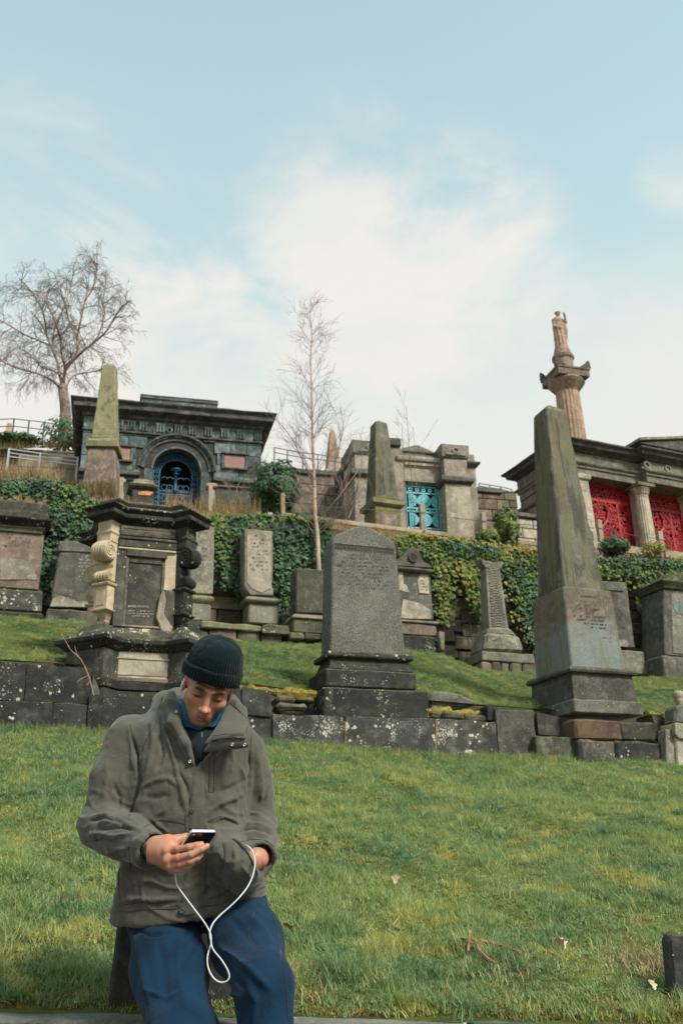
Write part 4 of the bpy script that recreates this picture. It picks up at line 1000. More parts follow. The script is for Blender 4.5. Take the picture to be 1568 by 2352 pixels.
def mausoleum():
    V = lambda zx, zy: (175.7+zx/3.048, 878.3+zy/3.048)
    o = Fr(*V(40, 860), 24.3, R(14)); t = o.thing('mausoleum', 'soot-blue classical mausoleum with a deep round arch and blue iron gate', 'mausoleum')
    l = lambda zx, zy, dy=0.: o.l(*V(zx, zy), dy)
    xL = l(40, 420)[0]; xR = l(1295, 430)[0]
    zB = l(700, 900)[1]-.9; zAr = l(700, 380)[1]; zCb = l(700, 285)[1]; zCt = l(700, 215, -.3)[1]
    D = 4.6; zc = l(715, 610)[1]; ac = (l(440, 610)[0]+l(960, 640)[0])/2
    ro = (l(960, 640)[0]-l(440, 610)[0])/2; ri = (l(870, 660)[0]-l(540, 650)[0])/2
    # core: side walls, back wall
    pl = lambda x0, x1, y0, y1: [(x0, y0), (x1, y0), (x1, y1), (x0, y1)]
    for (a, b, c, d_) in ((xL, xL+.3, .1, D), (xR-.3, xR, .1, D), (xL+.3, xR-.3, D-.3, D)):
        MB().box(a, b, c, d_, zB, zCb).build('wall', M['blue'], t, bevel=.01)
    # backing behind front blocks with the arched hole
    N = 20; inner = [(ac+(ri+.01)*math.cos(math.pi*i/N), zc+(ri+.01)*math.sin(math.pi*i/N)) for i in range(N+1)]
    mb = MB()
    outer = [(xR-.02, zc), (xR-.02, zCb)] + [(xL+.02, zCb), (xL+.02, zc)]
    pr = [(xR-.02, zc)] + inner[:1]
    polyR = [(xR-.02, zc), (xR-.02, zCb), (ac, zCb)] + [(x, z) for x, z in inner[:N//2+1][::-1]]
    polyL = [(ac, zCb), (xL+.02, zCb), (xL+.02, zc)] + [(x, z) for x, z in inner[N//2:][::-1]]
    mb.prism(polyR, .05, .35); mb.prism(polyL, .05, .35)
    mb.box(xL+.02, ac-ri-.01, .05, .35, zB, zc); mb.box(ac+ri+.01, xR-.02, .05, .35, zB, zc)
    mb.build('backing', M['mortar'], t)
    zs = l(400, 630)[1]                 # impost string course
    def sk(x, z, w, h): return math.hypot(max(abs(x-ac)-w*.7, 0), max(z-zc-h*.5, 0)) < ro+.01 if z > zs-.2 else abs(x-ac) < ri+.25
    ashlar(o, t, None, 'blue', xL, xR, zs+.08, zAr-.02, .36, .58, 0, .06, seed=3, skip=sk)
    ashlar(o, t, None, 'blue', xL, xR, zAr+.05, zCb, .5, .52, .01, .06, seed=4, name='frieze_block')
    ashlar(o, t, None, 'bluetrim', xL, xR, zB, zs-.14, .42, .75, 0.03, .06, seed=5, skip=lambda x, z, w, h: abs(x-ac) < ri+.25+w*.6)
    MB().box(xL-.02, xR+.02, -.05, .06, zAr-.02, zAr+.045).build('architrave', M['bluetrim'], t, bevel=.01, rough=.01, cut=.2)
    for s, a, b in ((0, xL-.03, ac-ro*.98), (1, ac+ro*.98, xR+.03)):
        MB().box(a, b, -.12, .06, zs-.13, zs-.01).build('string_course', M['bluetrim'], t, bevel=.02, rough=.01, cut=.2)
        MB().box(a+.02, b-.02, -.05, .06, zs-.01, zs+.07).build('string_course', M['blue'], t, bevel=.015)
        MB().box(a+.02, b-.02, -.02, .06, zs-.26, zs-.135).build('string_course', M['pinkish'] if s else M['bluetrim'], t, bevel=.01)
    # voussoirs and stepped archivolt
    nv = 17
    for i in range(nv):
        a0, a1 = math.pi*i/nv+.008, math.pi*(i+1)/nv-.008
        wv = ro-(ri+.34)
        MB().arc(ac, zc, (ro+ri+.34)/2, a0, a1, -.05, .08, wv*.96, 3).build('voussoir', M['blue'] if i % 3 else M['bluetrim'], t)
    MB().arc(ac, zc, ro+.03, 0, math.pi, -.10, .06, .07, 28).build('archivolt', M['bluetrim'], t)
    MB().arc(ac, zc, ri+.29, 0, math.pi, -.0, .2, .09, 28).build('archivolt', M['blue'], t)
    MB().arc(ac, zc, ri+.13, 0, math.pi, .08, .5, .20, 28).build('archivolt', M['bluetrim'], t)
    MB().arc(ac, zc, ri+.03, 0, math.pi, .02, .3, .05, 28).build('archivolt', M['blue'], t)
    for s in (-1, 1):
        xa = ac+s*(ri+.14); MB().box(xa-.12, xa+.12, .02, .5, zB, zc-.01).build('jamb', M['blue'], t, bevel=.02)
    # frieze: fluted groups and a round boss
    zf0, zf1 = zAr+.09, zCb-.10; k = 0
    for zx in (300, 385, 470, 590, 715, 815, 925, 1040, 1150, 1270):
        x = l(zx, 320)[0]; mb = MB()
        for j in (-1, 0, 1): mb.box(x+j*.085-.024, x+j*.085+.024, -.045, .02, zf0, zf1)
        mb.box(x-.13, x+.13, -.04, .02, zf1-.02, zf1+.05)
        mb.build('triglyph', M['blue'], t); k += 1
    x, zz = l(652, 338); MB().arc(x, zz, .07, 0, 6.283, -.05, .02, .05, 14, True).build('boss', M['blue'], t)
    # cornice, attic
    P4 = [(xL, 0), (xR, 0), (xR, D), (xL, D)]
    MB().stack(P4, [(.0, zCb), (.05, zCb+.03), (.06, zCb+.10), (.22, zCb+.14), (.30, zCb+.17), (.31, zCb+.30), (.37, zCb+.36), (.40, zCb+.38), (.40, zCb+.42), (.2, zCb+.46)]).build('cornice', M['bluetrim'], t, bevel=.01, rough=.02, cut=.25)
    za = l(700, 205, .15)[1]
    a0 = l(55, 150, .1)[0]; a1 = l(1285, 205, .1)[0]; z1 = l(1130, 195, .1)[1]
    zc2 = zCb+.46
    MB().stack([(a0, .12), (a1, .12), (a1, D-.2), (a0, D-.2)], [(0, zc2), (0, z1-.06), (.03, z1-.05), (.03, z1)]).build('attic', M['blue'], t, bevel=.015, rough=.012, cut=.25)
    b0 = l(455, 110, .05)[0]; b1 = l(983, 150, .05)[0]; z2 = l(720, 108, .0)[1]
    MB().stack([(b0, .05), (b1, .05), (b1, 1.6), (b0, 1.6)], [(0, zc2), (0, z2-.11), (.035, z2-.10), (.035, z2)]).build('attic', M['blue'], t, bevel=.015, rough=.012, cut=.25)
    MB().box(b0-.03, b1+.03, -.0, 1.66, z2+.002, z2+.03).build('coping', M['buff'], t, bevel=.01)
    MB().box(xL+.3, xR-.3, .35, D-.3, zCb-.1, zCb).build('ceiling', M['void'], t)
    # pink plaques
    for (xa, ya, xb, yb) in ((1035, 505, 1178, 597), (283, 450, 375, 542)):
        x0, zt = l(xa, ya, -.03); x1, _ = l(xb, yb, -.03); zb_ = l((xa+xb)/2, (yb+ya)/2+45, -.03)[1]; zt = zb_+(l(xa, ya)[1]-l(xa, yb)[1])*.93
        MB().box(x0, x1, -.03, .02, zb_, zt).build('plaque', M['redgran'], t, bevel=.006)
        for (a, b, c, d_) in ((x0-.10, x1+.10, zt+.01, zt+.07), (x0-.08, x1+.08, zb_-.08, zb_-.01)): MB().box(a, b, -.09, .02, c, d_).build('moulding', M['bluetrim'], t, bevel=.015)
        for a in (x0-.075, x1+.01): MB().box(a, a+.065, -.06, .02, zb_-.008, zt+.008).build('moulding', M['blue'], t, bevel=.01)
    # dark inside and blue gate
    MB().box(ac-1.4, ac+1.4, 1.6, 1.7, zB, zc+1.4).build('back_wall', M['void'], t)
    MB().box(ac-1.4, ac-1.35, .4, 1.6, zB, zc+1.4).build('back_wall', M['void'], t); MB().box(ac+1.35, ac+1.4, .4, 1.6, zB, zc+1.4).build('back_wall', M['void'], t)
    G = MB(); yg = .42; rg = ri+.0
    G.arc(ac, zc, rg-.02, 0, math.pi, yg-.02, yg+.02, .05, 28); G.arc(ac, zc, rg-.20, 0, math.pi, yg-.02, yg+.02, .045, 28)
    G.build('gate_arch', M['bluegate'], t)['kind'] = 'stuff'
    G = MB()
    for i in range(15):
        th = math.pi*(i+.5)/15; G.arc(ac+(rg-.11)*math.cos(th), zc+(rg-.11)*math.sin(th), .045, 0, 6.283, yg-.02, yg+.02, .03, 8, True)
    for s in (-1, 1):
        G.bar((ac+s*(rg-.02), yg, zc), (ac+s*(rg-.02), yg, zB), .05, .04); G.bar((ac+s*(rg-.20), yg, zc), (ac+s*(rg-.20), yg, zB), .045, .04)
        for i in range(9): G.arc(ac+s*(rg-.11), zc-.1-i*.16, .045, 0, 6.283, yg-.02, yg+.02, .03, 8, True)
    G.build('gate_border', M['bluegate'], t)['kind'] = 'stuff'
    z1_ = l(700, 765, .4)[1]; z2_ = l(700, 840, .4)[1]
    for zz in (z1_, z1_-.10, z2_): MB().bar((ac-rg+.2, yg, zz), (ac+rg-.2, yg, zz), .04, .04).build('gate_rail', M['bluegate'], t)
    for i in range(11):
        x = ac-rg+.24+(2*rg-.48)*i/10; top = z1_ if i not in (5,) else zc+.05
        MB().bar((x, yg, zB), (x, yg, z1_+.05), .022, .022).build('gate_bar', M['bluegate'], t)
    G = MB()
    for i in range(5):
        x = ac-rg+.36+(2*rg-.72)*i/4
        G.arc(x, z1_+.12, .085, 0, 6.283, yg-.012, yg+.012, .022, 12, True); G.arc(x, (z1_+z2_)/2-.05, .08, 0, 6.283, yg-.012, yg+.012, .022, 12, True)
        G.arc(x, z1_+.36, .09, .3, 2.9, yg-.012, yg+.012, .02, 8)
    G.build('gate_scrolls', M['bluegate'], t)['kind'] = 'stuff'
    MB().lathe([(.10, z1_), (.05, z1_+.03), (.045, zc-.0), (.11, zc+.02), (.06, zc+.05), (.045, zc+.09), (.16, zc+.13), (.17, zc+.17), (.05, zc+.18)], 12, ac, yg).build('gate_urn', M['bluegate'], t, smooth=True)
mausoleum()
# squat stone posts before the arch
def stone_post(px0, px1, yt, yb, Y, mt, cap, label):
    o = Fr(px0, yb, Y, R(14)); w = o.l(px1, yb)[0]; zt = o.l(px0, yt)[1]; t = o.thing('stone_post', label, 'stone post', 'stone posts before the arch')
    MB().stack(rect(w, w), [(.06, -.6), (.04, 0), (-.02, zt-.16)]).build('shaft', M[mt], t, bevel=.02, rough=.015, cut=.14)
    MB().stack(rect(w, w), [(.0, zt-.16), (.05, zt-.12), (.05, zt-.05), (.0, zt)]).build('cap', M[cap], t, bevel=.01, rough=.01, cut=.12)
stone_post(476, 493, 1108, 1172, 22.6, 'buff', 'redgran', 'squat tapering stone post with a pink cap right of the blue arched gate')
stone_post(272, 282, 1098, 1150, 22.2, 'buff', 'buff', 'narrow pale stone post between the left obelisk and the blue arched gate')

def left_obelisk():
    V = lambda zx, zy: (zx/2, 564.6+zy/2)*1 if False else (zx/2.0, 564.6+zy/2.0)
    o = Fr(180, 1160, 21.2, R(4)); t = o.thing('obelisk', 'mottled olive obelisk on a pedestal standing before the left end of the blue mausoleum', 'obelisk')
    def sqpx(name, mt, rows, bev=.02, rough=.012):
        r = []
        for (xa, xb, y) in rows:
            a, z = o.l(xa, y); b, _ = o.l(xb, y); r.append((a, b, z))
        c = (r[0][0]+r[0][1])/2; hw0 = (r[0][1]-r[0][0])/2; cy = hw0 if not hasattr(sqpx, 'cy') else sqpx.cy
        if not hasattr(sqpx, 'cy'): sqpx.cy = cy
        MB().rings([[((a+b)/2-(b-a)/2, cy-(b-a)/2, z), ((a+b)/2+(b-a)/2, cy-(b-a)/2, z), ((a+b)/2+(b-a)/2, cy+(b-a)/2, z), ((a+b)/2-(b-a)/2, cy+(b-a)/2, z)] for a, b, z in r]).build(name, M[mt], t, bevel=bev, rough=rough, cut=.16)
    sqpx('base', 'olive', [(178, 272, 1185), (180, 269, 1139), (181, 267, 1108)])
    sqpx('die', 'pinkish', [(188, 265.5, 1107.5), (199, 262, 1027), (199, 262, 1022)])
    sqpx('cap', 'olive', [(194, 270, 1022), (194, 270, 1007)])
    sqpx('cap', 'olive', [(199, 268, 1006.5), (201, 266, 1000)], .01)
    sqpx('shaft', 'oliveob', [(206, 263, 999), (231, 261, 824), (237, 255, 819)])
M['oliveob'] = stone('blotched_olive_stone', (.25, .23, .12), (.17, .155, .085), (.30, .28, .17), streak=.25, grain=.35, var=0,
                     extra=lambda g, v, c: g.mix(g.math('MULTIPLY', g.ramp(g.noise(v, 5, 6, .7), .56, .62), .8), c, (.045, .045, .03)))
left_obelisk()

def second_obelisk():
    o = Fr(863, 1215, 21.4, R(22)); t = o.thing('obelisk', 'slim mossy obelisk with a gabled cap block standing beside the turquoise gate', 'obelisk')
    w = o.l(922, 1205)[0]; z = lambda y, d=0: o.l(863, y, d)[1]
    S = w
    MB().stack(rect(S, S), [(0, -.9), (0, z(1166)), (-.01, z(1160))]).build('die', M['olive'], t, bevel=.02, rough=.012, cut=.15)
    MB().box(S*.2, S*.8, -.012, .05, -.2, z(1178)).build('panel', M['pinkish'], t, bevel=.008)
    z0, z1 = z(1160), z(1150)
    MB().stack(rect(S, S), [(.0, z0), (.05, z0+.03), (.09, z0+.05), (.09, z0+.16), (.02, z0+.22)]).build('cap', M['olive'], t, bevel=.01, rough=.012, cut=.14)
    MB().prism([(-.09, z0+.165), (S+.09, z0+.165), (S/2, z0+.30)], -.088, -.02).build('gable', M['olive'], t, bevel=.01)
    zt = z(966, S/2)-.12; r0, r1 = S*.46, S*.24; c = S/2; zb = z0+.2
    MB().rings([[(c-r0, c-r0, zb), (c+r0, c-r0, zb), (c+r0, c+r0, zb), (c-r0, c+r0, zb)], [(c-r1, c-r1, zt), (c+r1, c-r1, zt), (c+r1, c+r1, zt), (c-r1, c+r1, zt)],
                [(c-.02, c-.02, zt+r1*.7), (c+.02, c-.02, zt+r1*.7), (c+.02, c+.02, zt+r1*.7), (c-.02, c+.02, zt+r1*.7)]]).build('shaft', M['obelisk'], t, bevel=.015, rough=.012, cut=.18)
second_obelisk()

def gate_tomb():
    V = lambda zx, zy: (784.2+zx/4.165, 972.4+zy/4.165)
    o = Fr(*V(1020, 1060), 24.2, R(14)); t = o.thing('mausoleum', 'pale stone tomb front with two broad piers around a turquoise iron gate', 'mausoleum')
    l = lambda zx, zy, dy=0.: o.l(*V(zx, zy), dy)
    zg = -1.2
    def pier(xl, xr, zt, front, mt='buff', D=1.3):
        zb = l(1030, 575)[1]; zb2 = l(1030, 515)[1]
        x0, x1 = xl, xr
        MB().stack([(x0, front), (x1, front), (x1, D), (x0, D)], [(.06, zg), (.0, zb)]).build('pier', M[mt], t, bevel=.01, rough=.008, cut=.25)
        MB().stack([(x0, front), (x1, front), (x1, D), (x0, D)], [(.0, zb), (.10, zb+.04), (.12, zb+.07), (.12, zb+.17), (.05, zb+.24)]).build('band', M['greydark'], t, bevel=.008, rough=.008, cut=.2)
        MB().stack([(x0+.02, front+.02), (x1-.02, front+.02), (x1-.02, D), (x0+.02, D)], [(.0, zb+.24), (.0, zt-.42)]).build('pier', M[mt], t, bevel=.01, rough=.008, cut=.25)
        MB().stack([(x0+.02, front+.02), (x1-.02, front+.02), (x1-.02, D), (x0+.02, D)], [(.0, zt-.42), (.04, zt-.40), (.06, zt-.34), (.07, zt)]).build('cap', M['grey'], t, bevel=.01, rough=.012, cut=.15)
        cx = (x0+x1)/2; mb = MB(); mb.arc(cx, zt-.2, .09, 0, 6.283, front-.09, front-.04, .05, 12, True); mb.box(cx-.3, cx+.3, front-.075, front-.04, zt-.34, zt-.28); mb.build('wreath', M['grey'], t)
    zt = l(1120, 212)[1]
    pier(0.0, l(1240, 600)[0]*.93, zt, 0)
    pier(l(165, 700)[0]-.1, l(430, 500)[0], l(230, 170)[1], 0.0)
    xa = l(1240, 300)[0]*.93
    MB().box(xa, xa+.30, .35, 1.3, zg, l(1270, 290, .3)[1]).build('side_block', M['buff'], t, bevel=.02, rough=.01, cut=.2)
    MB().stack([(xa-.1, .30), (xa+.33, .30), (xa+.33, 1.3), (xa-.1, 1.3)], [(0, l(1300, 420, .3)[1]), (.08, l(1300, 395, .3)[1]), (.09, l(1300, 378, .3)[1])]).build('cornice', M['greydark'], t, bevel=.01, rough=.01, cut=.15)
    xb0, xb1 = l(430, 500)[0], l(600, 600, .3)[0]
    MB().box(xb0, xb1, .3, 1.3, zg, l(510, 225, .3)[1]).build('side_block', M['buff'], t, bevel=.02, rough=.01, cut=.2)
    MB().box(xb0-.05, xb1-.05, .22, 1.3, l(510, 225, .3)[1]+.003, l(510, 148, .3)[1]).build('cap', M['greydark'], t, bevel=.03, rough=.02, cut=.12)
    # lintel zone between the piers
    x0, x1 = l(600, 500, .35)[0], 0.
    zo = l(780, 565, .35)[1]; z3 = l(780, 425, .3)[1]; z4 = l(780, 355, .25)[1]; z5 = l(780, 262, .3)[1]; z6 = l(765, 192, .3)[1]
    MB().box(x0-.1, x1, .35, 1.2, zo, z3).build('lintel', M['buff'], t, bevel=.015, rough=.01, cut=.2)
    MB().stack([(x0-.1, .36), (x1, .36), (x1, 1.2), (x0-.1, 1.2)], [(0, z3), (.03, z3+.05), (.03, z3+.14), (.12, z3+.18), (.14, z4+.04), (.14, z4+.10), (.0, z4+.14)]).build('cornice', M['buff'], t, bevel=.008, rough=.01, cut=.2)
    for i in range(16):
        xx = x0+(x1-x0)*(i+.3)/16; MB().box(xx, xx+.07, .28, .36, z3+.055, z3+.135).build('dentil', M['buff'], t)
    MB().prism([(x0-.1, z4+.14), (x1, z4+.14), (x1, z5), (x0+(x1-x0)*.42, z6), (x0-.1, z5+.05)], .38, 1.1).build('pediment', M['grey'], t, bevel=.02, rough=.012, cut=.2)
    MB().box(x0-.1, x1, .33, .4, z4+.28, z4+.34).build('moulding', M['greydark'], t, bevel=.01)
    MB().box(x0-.3, x1+.2, 1.3, 3.2, zg, z5-.3).build('chamber', M['grey'], t, bevel=.02)
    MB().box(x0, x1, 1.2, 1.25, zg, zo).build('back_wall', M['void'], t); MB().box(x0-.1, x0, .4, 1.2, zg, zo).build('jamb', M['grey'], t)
    # left flank wall
    zl = l(60, 320)[1]
    MB().box(l(165, 700)[0]-.1, l(165, 700)[0]+.9, 1.3, 3.4, zg, zt-.8).build('flank_wall', M['grey'], t, bevel=.02, rough=.015, cut=.3)
    MB().box(l(165, 700)[0]-.15, l(165, 700)[0]+.9, 1.35, 2.2, zt-.79, zt-.3).build('flank_wall', M['greydark'], t, bevel=.03, rough=.03, cut=.2)
    # gate: circles with rosettes between double bars
    gt = MB(); y = .5; q = lambda zx, zy: l(zx, zy, .5)
    X = lambda zx, zy=700: q(zx, zy)[0]; Zz = lambda zy: q(790, zy)[1]
    gx0, gx1 = X(612), X(955); W = gx1-gx0; cxs = [gx0+W*.13, gx0+W*.5, gx0+W*.87]; rr = W*.165
    for zy in (585, 612): MB().bar((gx0, y, Zz(zy)), (gx1, y, Zz(zy)), .045, .03).build('gate_rail', M['turq'], t)
    for zy in (672, 818, 850): MB().bar((gx0, y, Zz(zy)), (gx1, y, Zz(zy)), .045, .03).build('gate_rail', M['turq'], t)
    for zy in (1005, 1060): MB().bar((gx0, y, Zz(zy)), (gx1, y, Zz(zy)), .045, .03).build('gate_rail', M['turq'], t)
    for xx in (gx0, gx0+.10, gx1-.17, gx1-.09, gx1): MB().bar((xx, y, zg), (xx, y, Zz(580)), .035, .03).build('gate_bar', M['turq'], t)
    MB().bar((cxs[1], y, zg), (cxs[1], y, Zz(672)), .03, .03).build('gate_bar', M['turq'], t)
    for row, zy in enumerate((745, 925)):
        for i, cx in enumerate(cxs):
            zc = Zz(zy); mb = MB(); th = (0, 6.283) if i == 1 else ((-math.pi/2, math.pi/2) if i == 0 else (math.pi/2, 1.5*math.pi))
            mb.arc(cx, zc, rr, *th, y-.015, y+.015, .045, 20, i == 1); mb.arc(cx, zc, rr*.74, *th, y-.015, y+.015, .035, 20, i == 1)
            for k in range(12 if i == 1 else 6):
                a = th[0]+(th[1]-th[0])*(k+.5)/(12 if i == 1 else 6)
                mb.bar((cx+rr*.1*math.cos(a), y, zc+rr*.1*math.sin(a)), (cx+rr*.7*math.cos(a), y, zc+rr*.7*math.sin(a)), .028, .02)
            mb.arc(cx, zc, rr*.28, *th, y-.02, y+.02, .05, 12, i == 1)
            mb.build('gate_rosette', M['turq'], t)['kind'] = 'stuff'
    for zy in (642, 834):
        mb = MB()
        for k in range(5):
            mb.arc(gx0+W*(.14+.18*k), Zz(zy), .045, 0, 6.283, y-.015, y+.015, .028, 10, True)
        mb.build('gate_ring', M['turq'], t)['kind'] = 'stuff'
gate_tomb()

def red_tomb():
    V = lambda zx, zy: (1160.6+zx/2.777, 909.7+zy/2.777)
    o = Fr(*V(440, 900), 22.0, R(24)); t = o.thing('mausoleum', 'weathered colonnaded tomb with bright red pierced iron screens at the right', 'mausoleum')
    l = lambda zx, zy, dy=0.: o.l(*V(zx, zy), dy)
    zg = -1.0; zT = l(430, 318)[1]; zF = l(440, 345)[1]; zf = l(440, 418)[1]; za = l(445, 492)[1]
    XR = 9.0; D = 2.2
    xb = l(850, 450)[0]       # start of the projecting bay
    pl = [(0, 0), (xb, 0), (xb, -.22), (XR, -.22), (XR, D), (0, D)]
    S = lambda prof, name, mt, r=.012, plan=pl: MB().stack(plan, prof).build(name, M[mt], t, bevel=.01, rough=r, cut=.22)
    S([(-.02, za), (-.02, za+.18), (.02, za+.19), (.02, zf-.08), (.07, zf-.05), (.09, zf)], 'architrave', 'grey')
    S([(.0, zf+.003), (.0, zF-.05)], 'frieze', 'grey', .015)
    S([(.02, zF-.05), (.08, zF), (.20, zF+.05), (.22, zF+.13), (.30, zF+.17), (.30, zF+.22), (.0, zF+.27)], 'cornice', 'greydark')
    # pediment over the bay
    pz = zF+.27; xp = l(1150, 350, -.3)[0]
    MB().prism([(xb-.3, pz), (XR, pz), (XR, pz+.05), (xp, pz+.42), (xb-.3, pz+.06)], -.5, .9).build('pediment', M['greydark'], t, bevel=.02, rough=.015, cut=.2)
    MB().prism([(xb-.36, pz+.065), (xp, pz+.43), (XR, pz+.06), (XR, pz+.14), (xp, pz+.52), (xb-.36, pz+.15)], -.56, .9).build('raking_cornice', M['grey'], t, bevel=.012, rough=.012, cut=.2)
    for zx in (905, 1035, 1180):
        x = l(zx, 460, -.25)[0]; mb = MB(); mb.arc(x, (zf+zF)/2-.02, .09, 0, 6.283, -.26, -.20, .05, 14, True); mb.box(x-.18, x+.18, -.24, -.2, zf+.03, zf+.08); mb.build('wreath', M['grey'], t)
    # left flank: wall with stepped mouldings
    MB().box(.05, .5, .3, D, zg, za+.02).build('side_wall', M['pinkish'], t, bevel=.01, rough=.015, cut=.3)
    MB().stack([(0.02, .3), (.5, .3), (.5, D), (0.02, D)], [(.0, za-.35), (.06, za-.3), (.06, za-.22), (.0, za-.18)]).build('side_band', M['greydark'], t, bevel=.01)
    MB().box(XR-.3, XR, .2, D, zg, za).build('side_wall', M['grey'], t); MB().box(.5, XR-.3, D-.3, D, zg, za).build('side_wall', M['grey'], t)
    MB().box(.5, XR-.3, .9, .95, zg, za).build('back_wall', M['void'], t)
    # pilaster and columns
    def pilaster(x0, x1, y0, y1, name='pilaster'):
        c = (x0+x1)/2
        MB().stack([(x0, y0), (x1, y0), (x1, y1), (x0, y1)], [(.035, zg), (.03, 0), (0, za-.2), (.0, za-.16), (.05, za-.13), (.06, za-.04), (.06, za-.003)]).build(name, M['buff'], t, bevel=.01, rough=.008, cut=.2)
    x0 = l(450, 640)[0]+.02; x1 = l(540, 640)[0]
    pilaster(.03, x1, .0, .5)
    def column(x, y, r):
        n = 20; pts = []
        rings = []
        for z, k in ((zg, 1.1), (za-.34, .88), (za-.30, .88), (za-.29, .98), (za-.25, 1.0), (za-.12, 1.28)):
            rings.append([(x+r*k*(1-.05*(i % 2))*math.cos(2*math.pi*i/(2*n)), y+r*k*(1-.05*(i % 2))*math.sin(2*math.pi*i/(2*n)), z) for i in range(2*n)])
        MB().rings(rings).build('column', M['buff'], t)
        MB().box(x-r*1.35, x+r*1.35, y-r*1.35, y+r*1.35, za-.118, za-.02).build('abacus', M['grey'], t, bevel=.01)
    xc = l(885, 700, .0)[0]
    pilaster(l(805, 700, .35)[0], l(850, 700, .35)[0]+.02, .22, .6); column(xc, .08, .21)
    xc2 = l(1290, 700)[0]; column(xc2, .08, .21); pilaster(xc2-.62, xc2-.34, .22, .6)
    # pierced screens: irregular net of cells in a frame, with a scroll and a rising stem
    def screen(xa, xb_, za_, zb_, y, seed):
        rr = random.Random(seed); w = xb_-xa; h = zb_-za_
        for a, b in (((xa, za_), (xa, zb_)), ((xb_, za_), (xb_, zb_)), ((xa, zb_), (xb_, zb_)), ((xa, za_), (xb_, za_)), ((xa, zb_-.42), (xb_, zb_-.42)), ((xa+w*.72, za_), (xa+w*.72, zb_-.42))):
            MB().bar((a[0], y, a[1]), (b[0], y, b[1]), .07, .05).build('screen_rail', M['red'], t)
        mb = MB(); sx = .098; nx = int(w/sx); nz = int(h/(sx*.9)); P_ = {}
        for j in range(nz+1):
            for i in range(nx+1):
                P_[i, j] = (xa+w*i/nx+rr.uniform(-.035, .035)+(.5*sx if j % 2 else 0), za_+h*j/nz+rr.uniform(-.03, .03))
        for (i, j), p in P_.items():
            for (a, b) in ((i+1, j), (i, j+1), (i+(1 if j % 2 else -1), j+1)):
                if (a, b) in P_ and rr.random() < .93:
                    q2 = P_[a, b]
                    if min(p[0], q2[0]) > xa-.02 and max(p[0], q2[0]) < xb_+.02: mb.bar((p[0], y+rr.uniform(-.01, .01), p[1]), (q2[0], y+rr.uniform(-.01, .01), q2[1]), rr.uniform(.015, .026), .03)
        mb.build('screen_mesh', M['red'], t)['kind'] = 'stuff'
        cx = xa+w*.42; pts = [(cx-.15, y-.04, za_), (cx-.17, y-.04, za_+h*.35), (cx-.1, y-.04, za_+h*.52), (cx+.08, y-.04, za_+h*.6), (cx+.14, y-.04, za_+h*.7), (cx+.06, y-.04, za_+h*.78)]
        MB().tube(pts, .04, 6).build('screen_scroll', M['red'], t)
    screen(x1+.03, l(805, 700, .35)[0]-.02, zg+.3, za-.04, .42, 2)
    screen(xc+.22, xc2-.64, zg+.3, za-.04, .42, 5)
red_tomb()

M['greyorange'] = stone('grey_brown_column_stone', (.27, .20, .15), (.10, .08, .065), (.38, .30, .23), streak=.4, grain=.3, var=0)
def column_monument():
    V = lambda zx, zy: (1223.3+zx/6.814, 690+zy/6.814)
    Y = 55.; o = Fr(1302, 904, Y, R(16)); t = o.thing('column_monument', 'tall Doric column with a horned square capital carrying a robed statue, on the hill', 'monument')
    wv = lambda w, zy: w/6.814   # view px
    s = (o.l(1354, 914)[0]-o.l(1304, 914)[0])/50    # metres per view px
    r = 23.5*s; n = 20; ztop = 0.
    H = 26
    def ring(z, k, flute=.06): return [((r*k*(1-flute*(i % 2)))*math.cos(math.pi*i/n), (r*k*(1-flute*(i % 2)))*math.sin(math.pi*i/n), z) for i in range(2*n)]
    MB().rings([ring(-9, 1.16), ring(-4, 1.12), ring(0, 1.0)]).build('shaft', M['orange'], t)
    MB().lathe([(r*1.0, 0), (r*1.05, .06), (r*1.0, .10), (r*1.08, .15), (r*1.45, .5), (r*1.60, .68), (r*1.54, .8)], 32).build('echinus', M['greyorange'], t, smooth=False)
    A = 35*s
    MB().stack([(-A, -A), (A, -A), (A, A), (-A, A)], [(0, .8), (0, .82), (0, 1.25), (.06, 1.28), (.06, 1.42)]).build('abacus', M['pinkish'], t, bevel=.04, rough=.03, cut=.4)
    for sx in (-1, 1):
        for sy in (-1, 1):
            x, y = sx*A*.93, sy*A*.93
            MB().rings([[(x-sx*.6, y-.12, 1.42), (x+sx*.2, y-.12, 1.42), (x+sx*.2, y+.12, 1.42), (x-sx*.6, y+.12, 1.42)],
                        [(x-sx*.25, y-.1, 1.72), (x+sx*.2, y-.1, 1.72), (x+sx*.2, y+.1, 1.72), (x-sx*.25, y+.1, 1.72)],
                        [(x+sx*.06, y-.05, 2.0), (x+sx*.18, y-.05, 2.0), (x+sx*.18, y+.05, 2.0), (x+sx*.06, y+.05, 2.0)]]).build('acroterion', M['dark'], t, bevel=.03, rough=.03, cut=.2)
    rp = 19.5*s
    MB().lathe([(rp, 1.42), (rp*1.0, 2.45), (rp*1.08, 2.52), (rp*1.16, 2.58), (rp*1.16, 2.68), (rp*1.08, 2.71), (rp*1.1, 2.74), (rp*1.1, 2.80), (rp*.98, 2.9), (rp*.8, 3.3), (rp*.7, 3.36)], 28).build('drum', M['greyorange'], t)
    return o, t, s
COLM = column_monument()

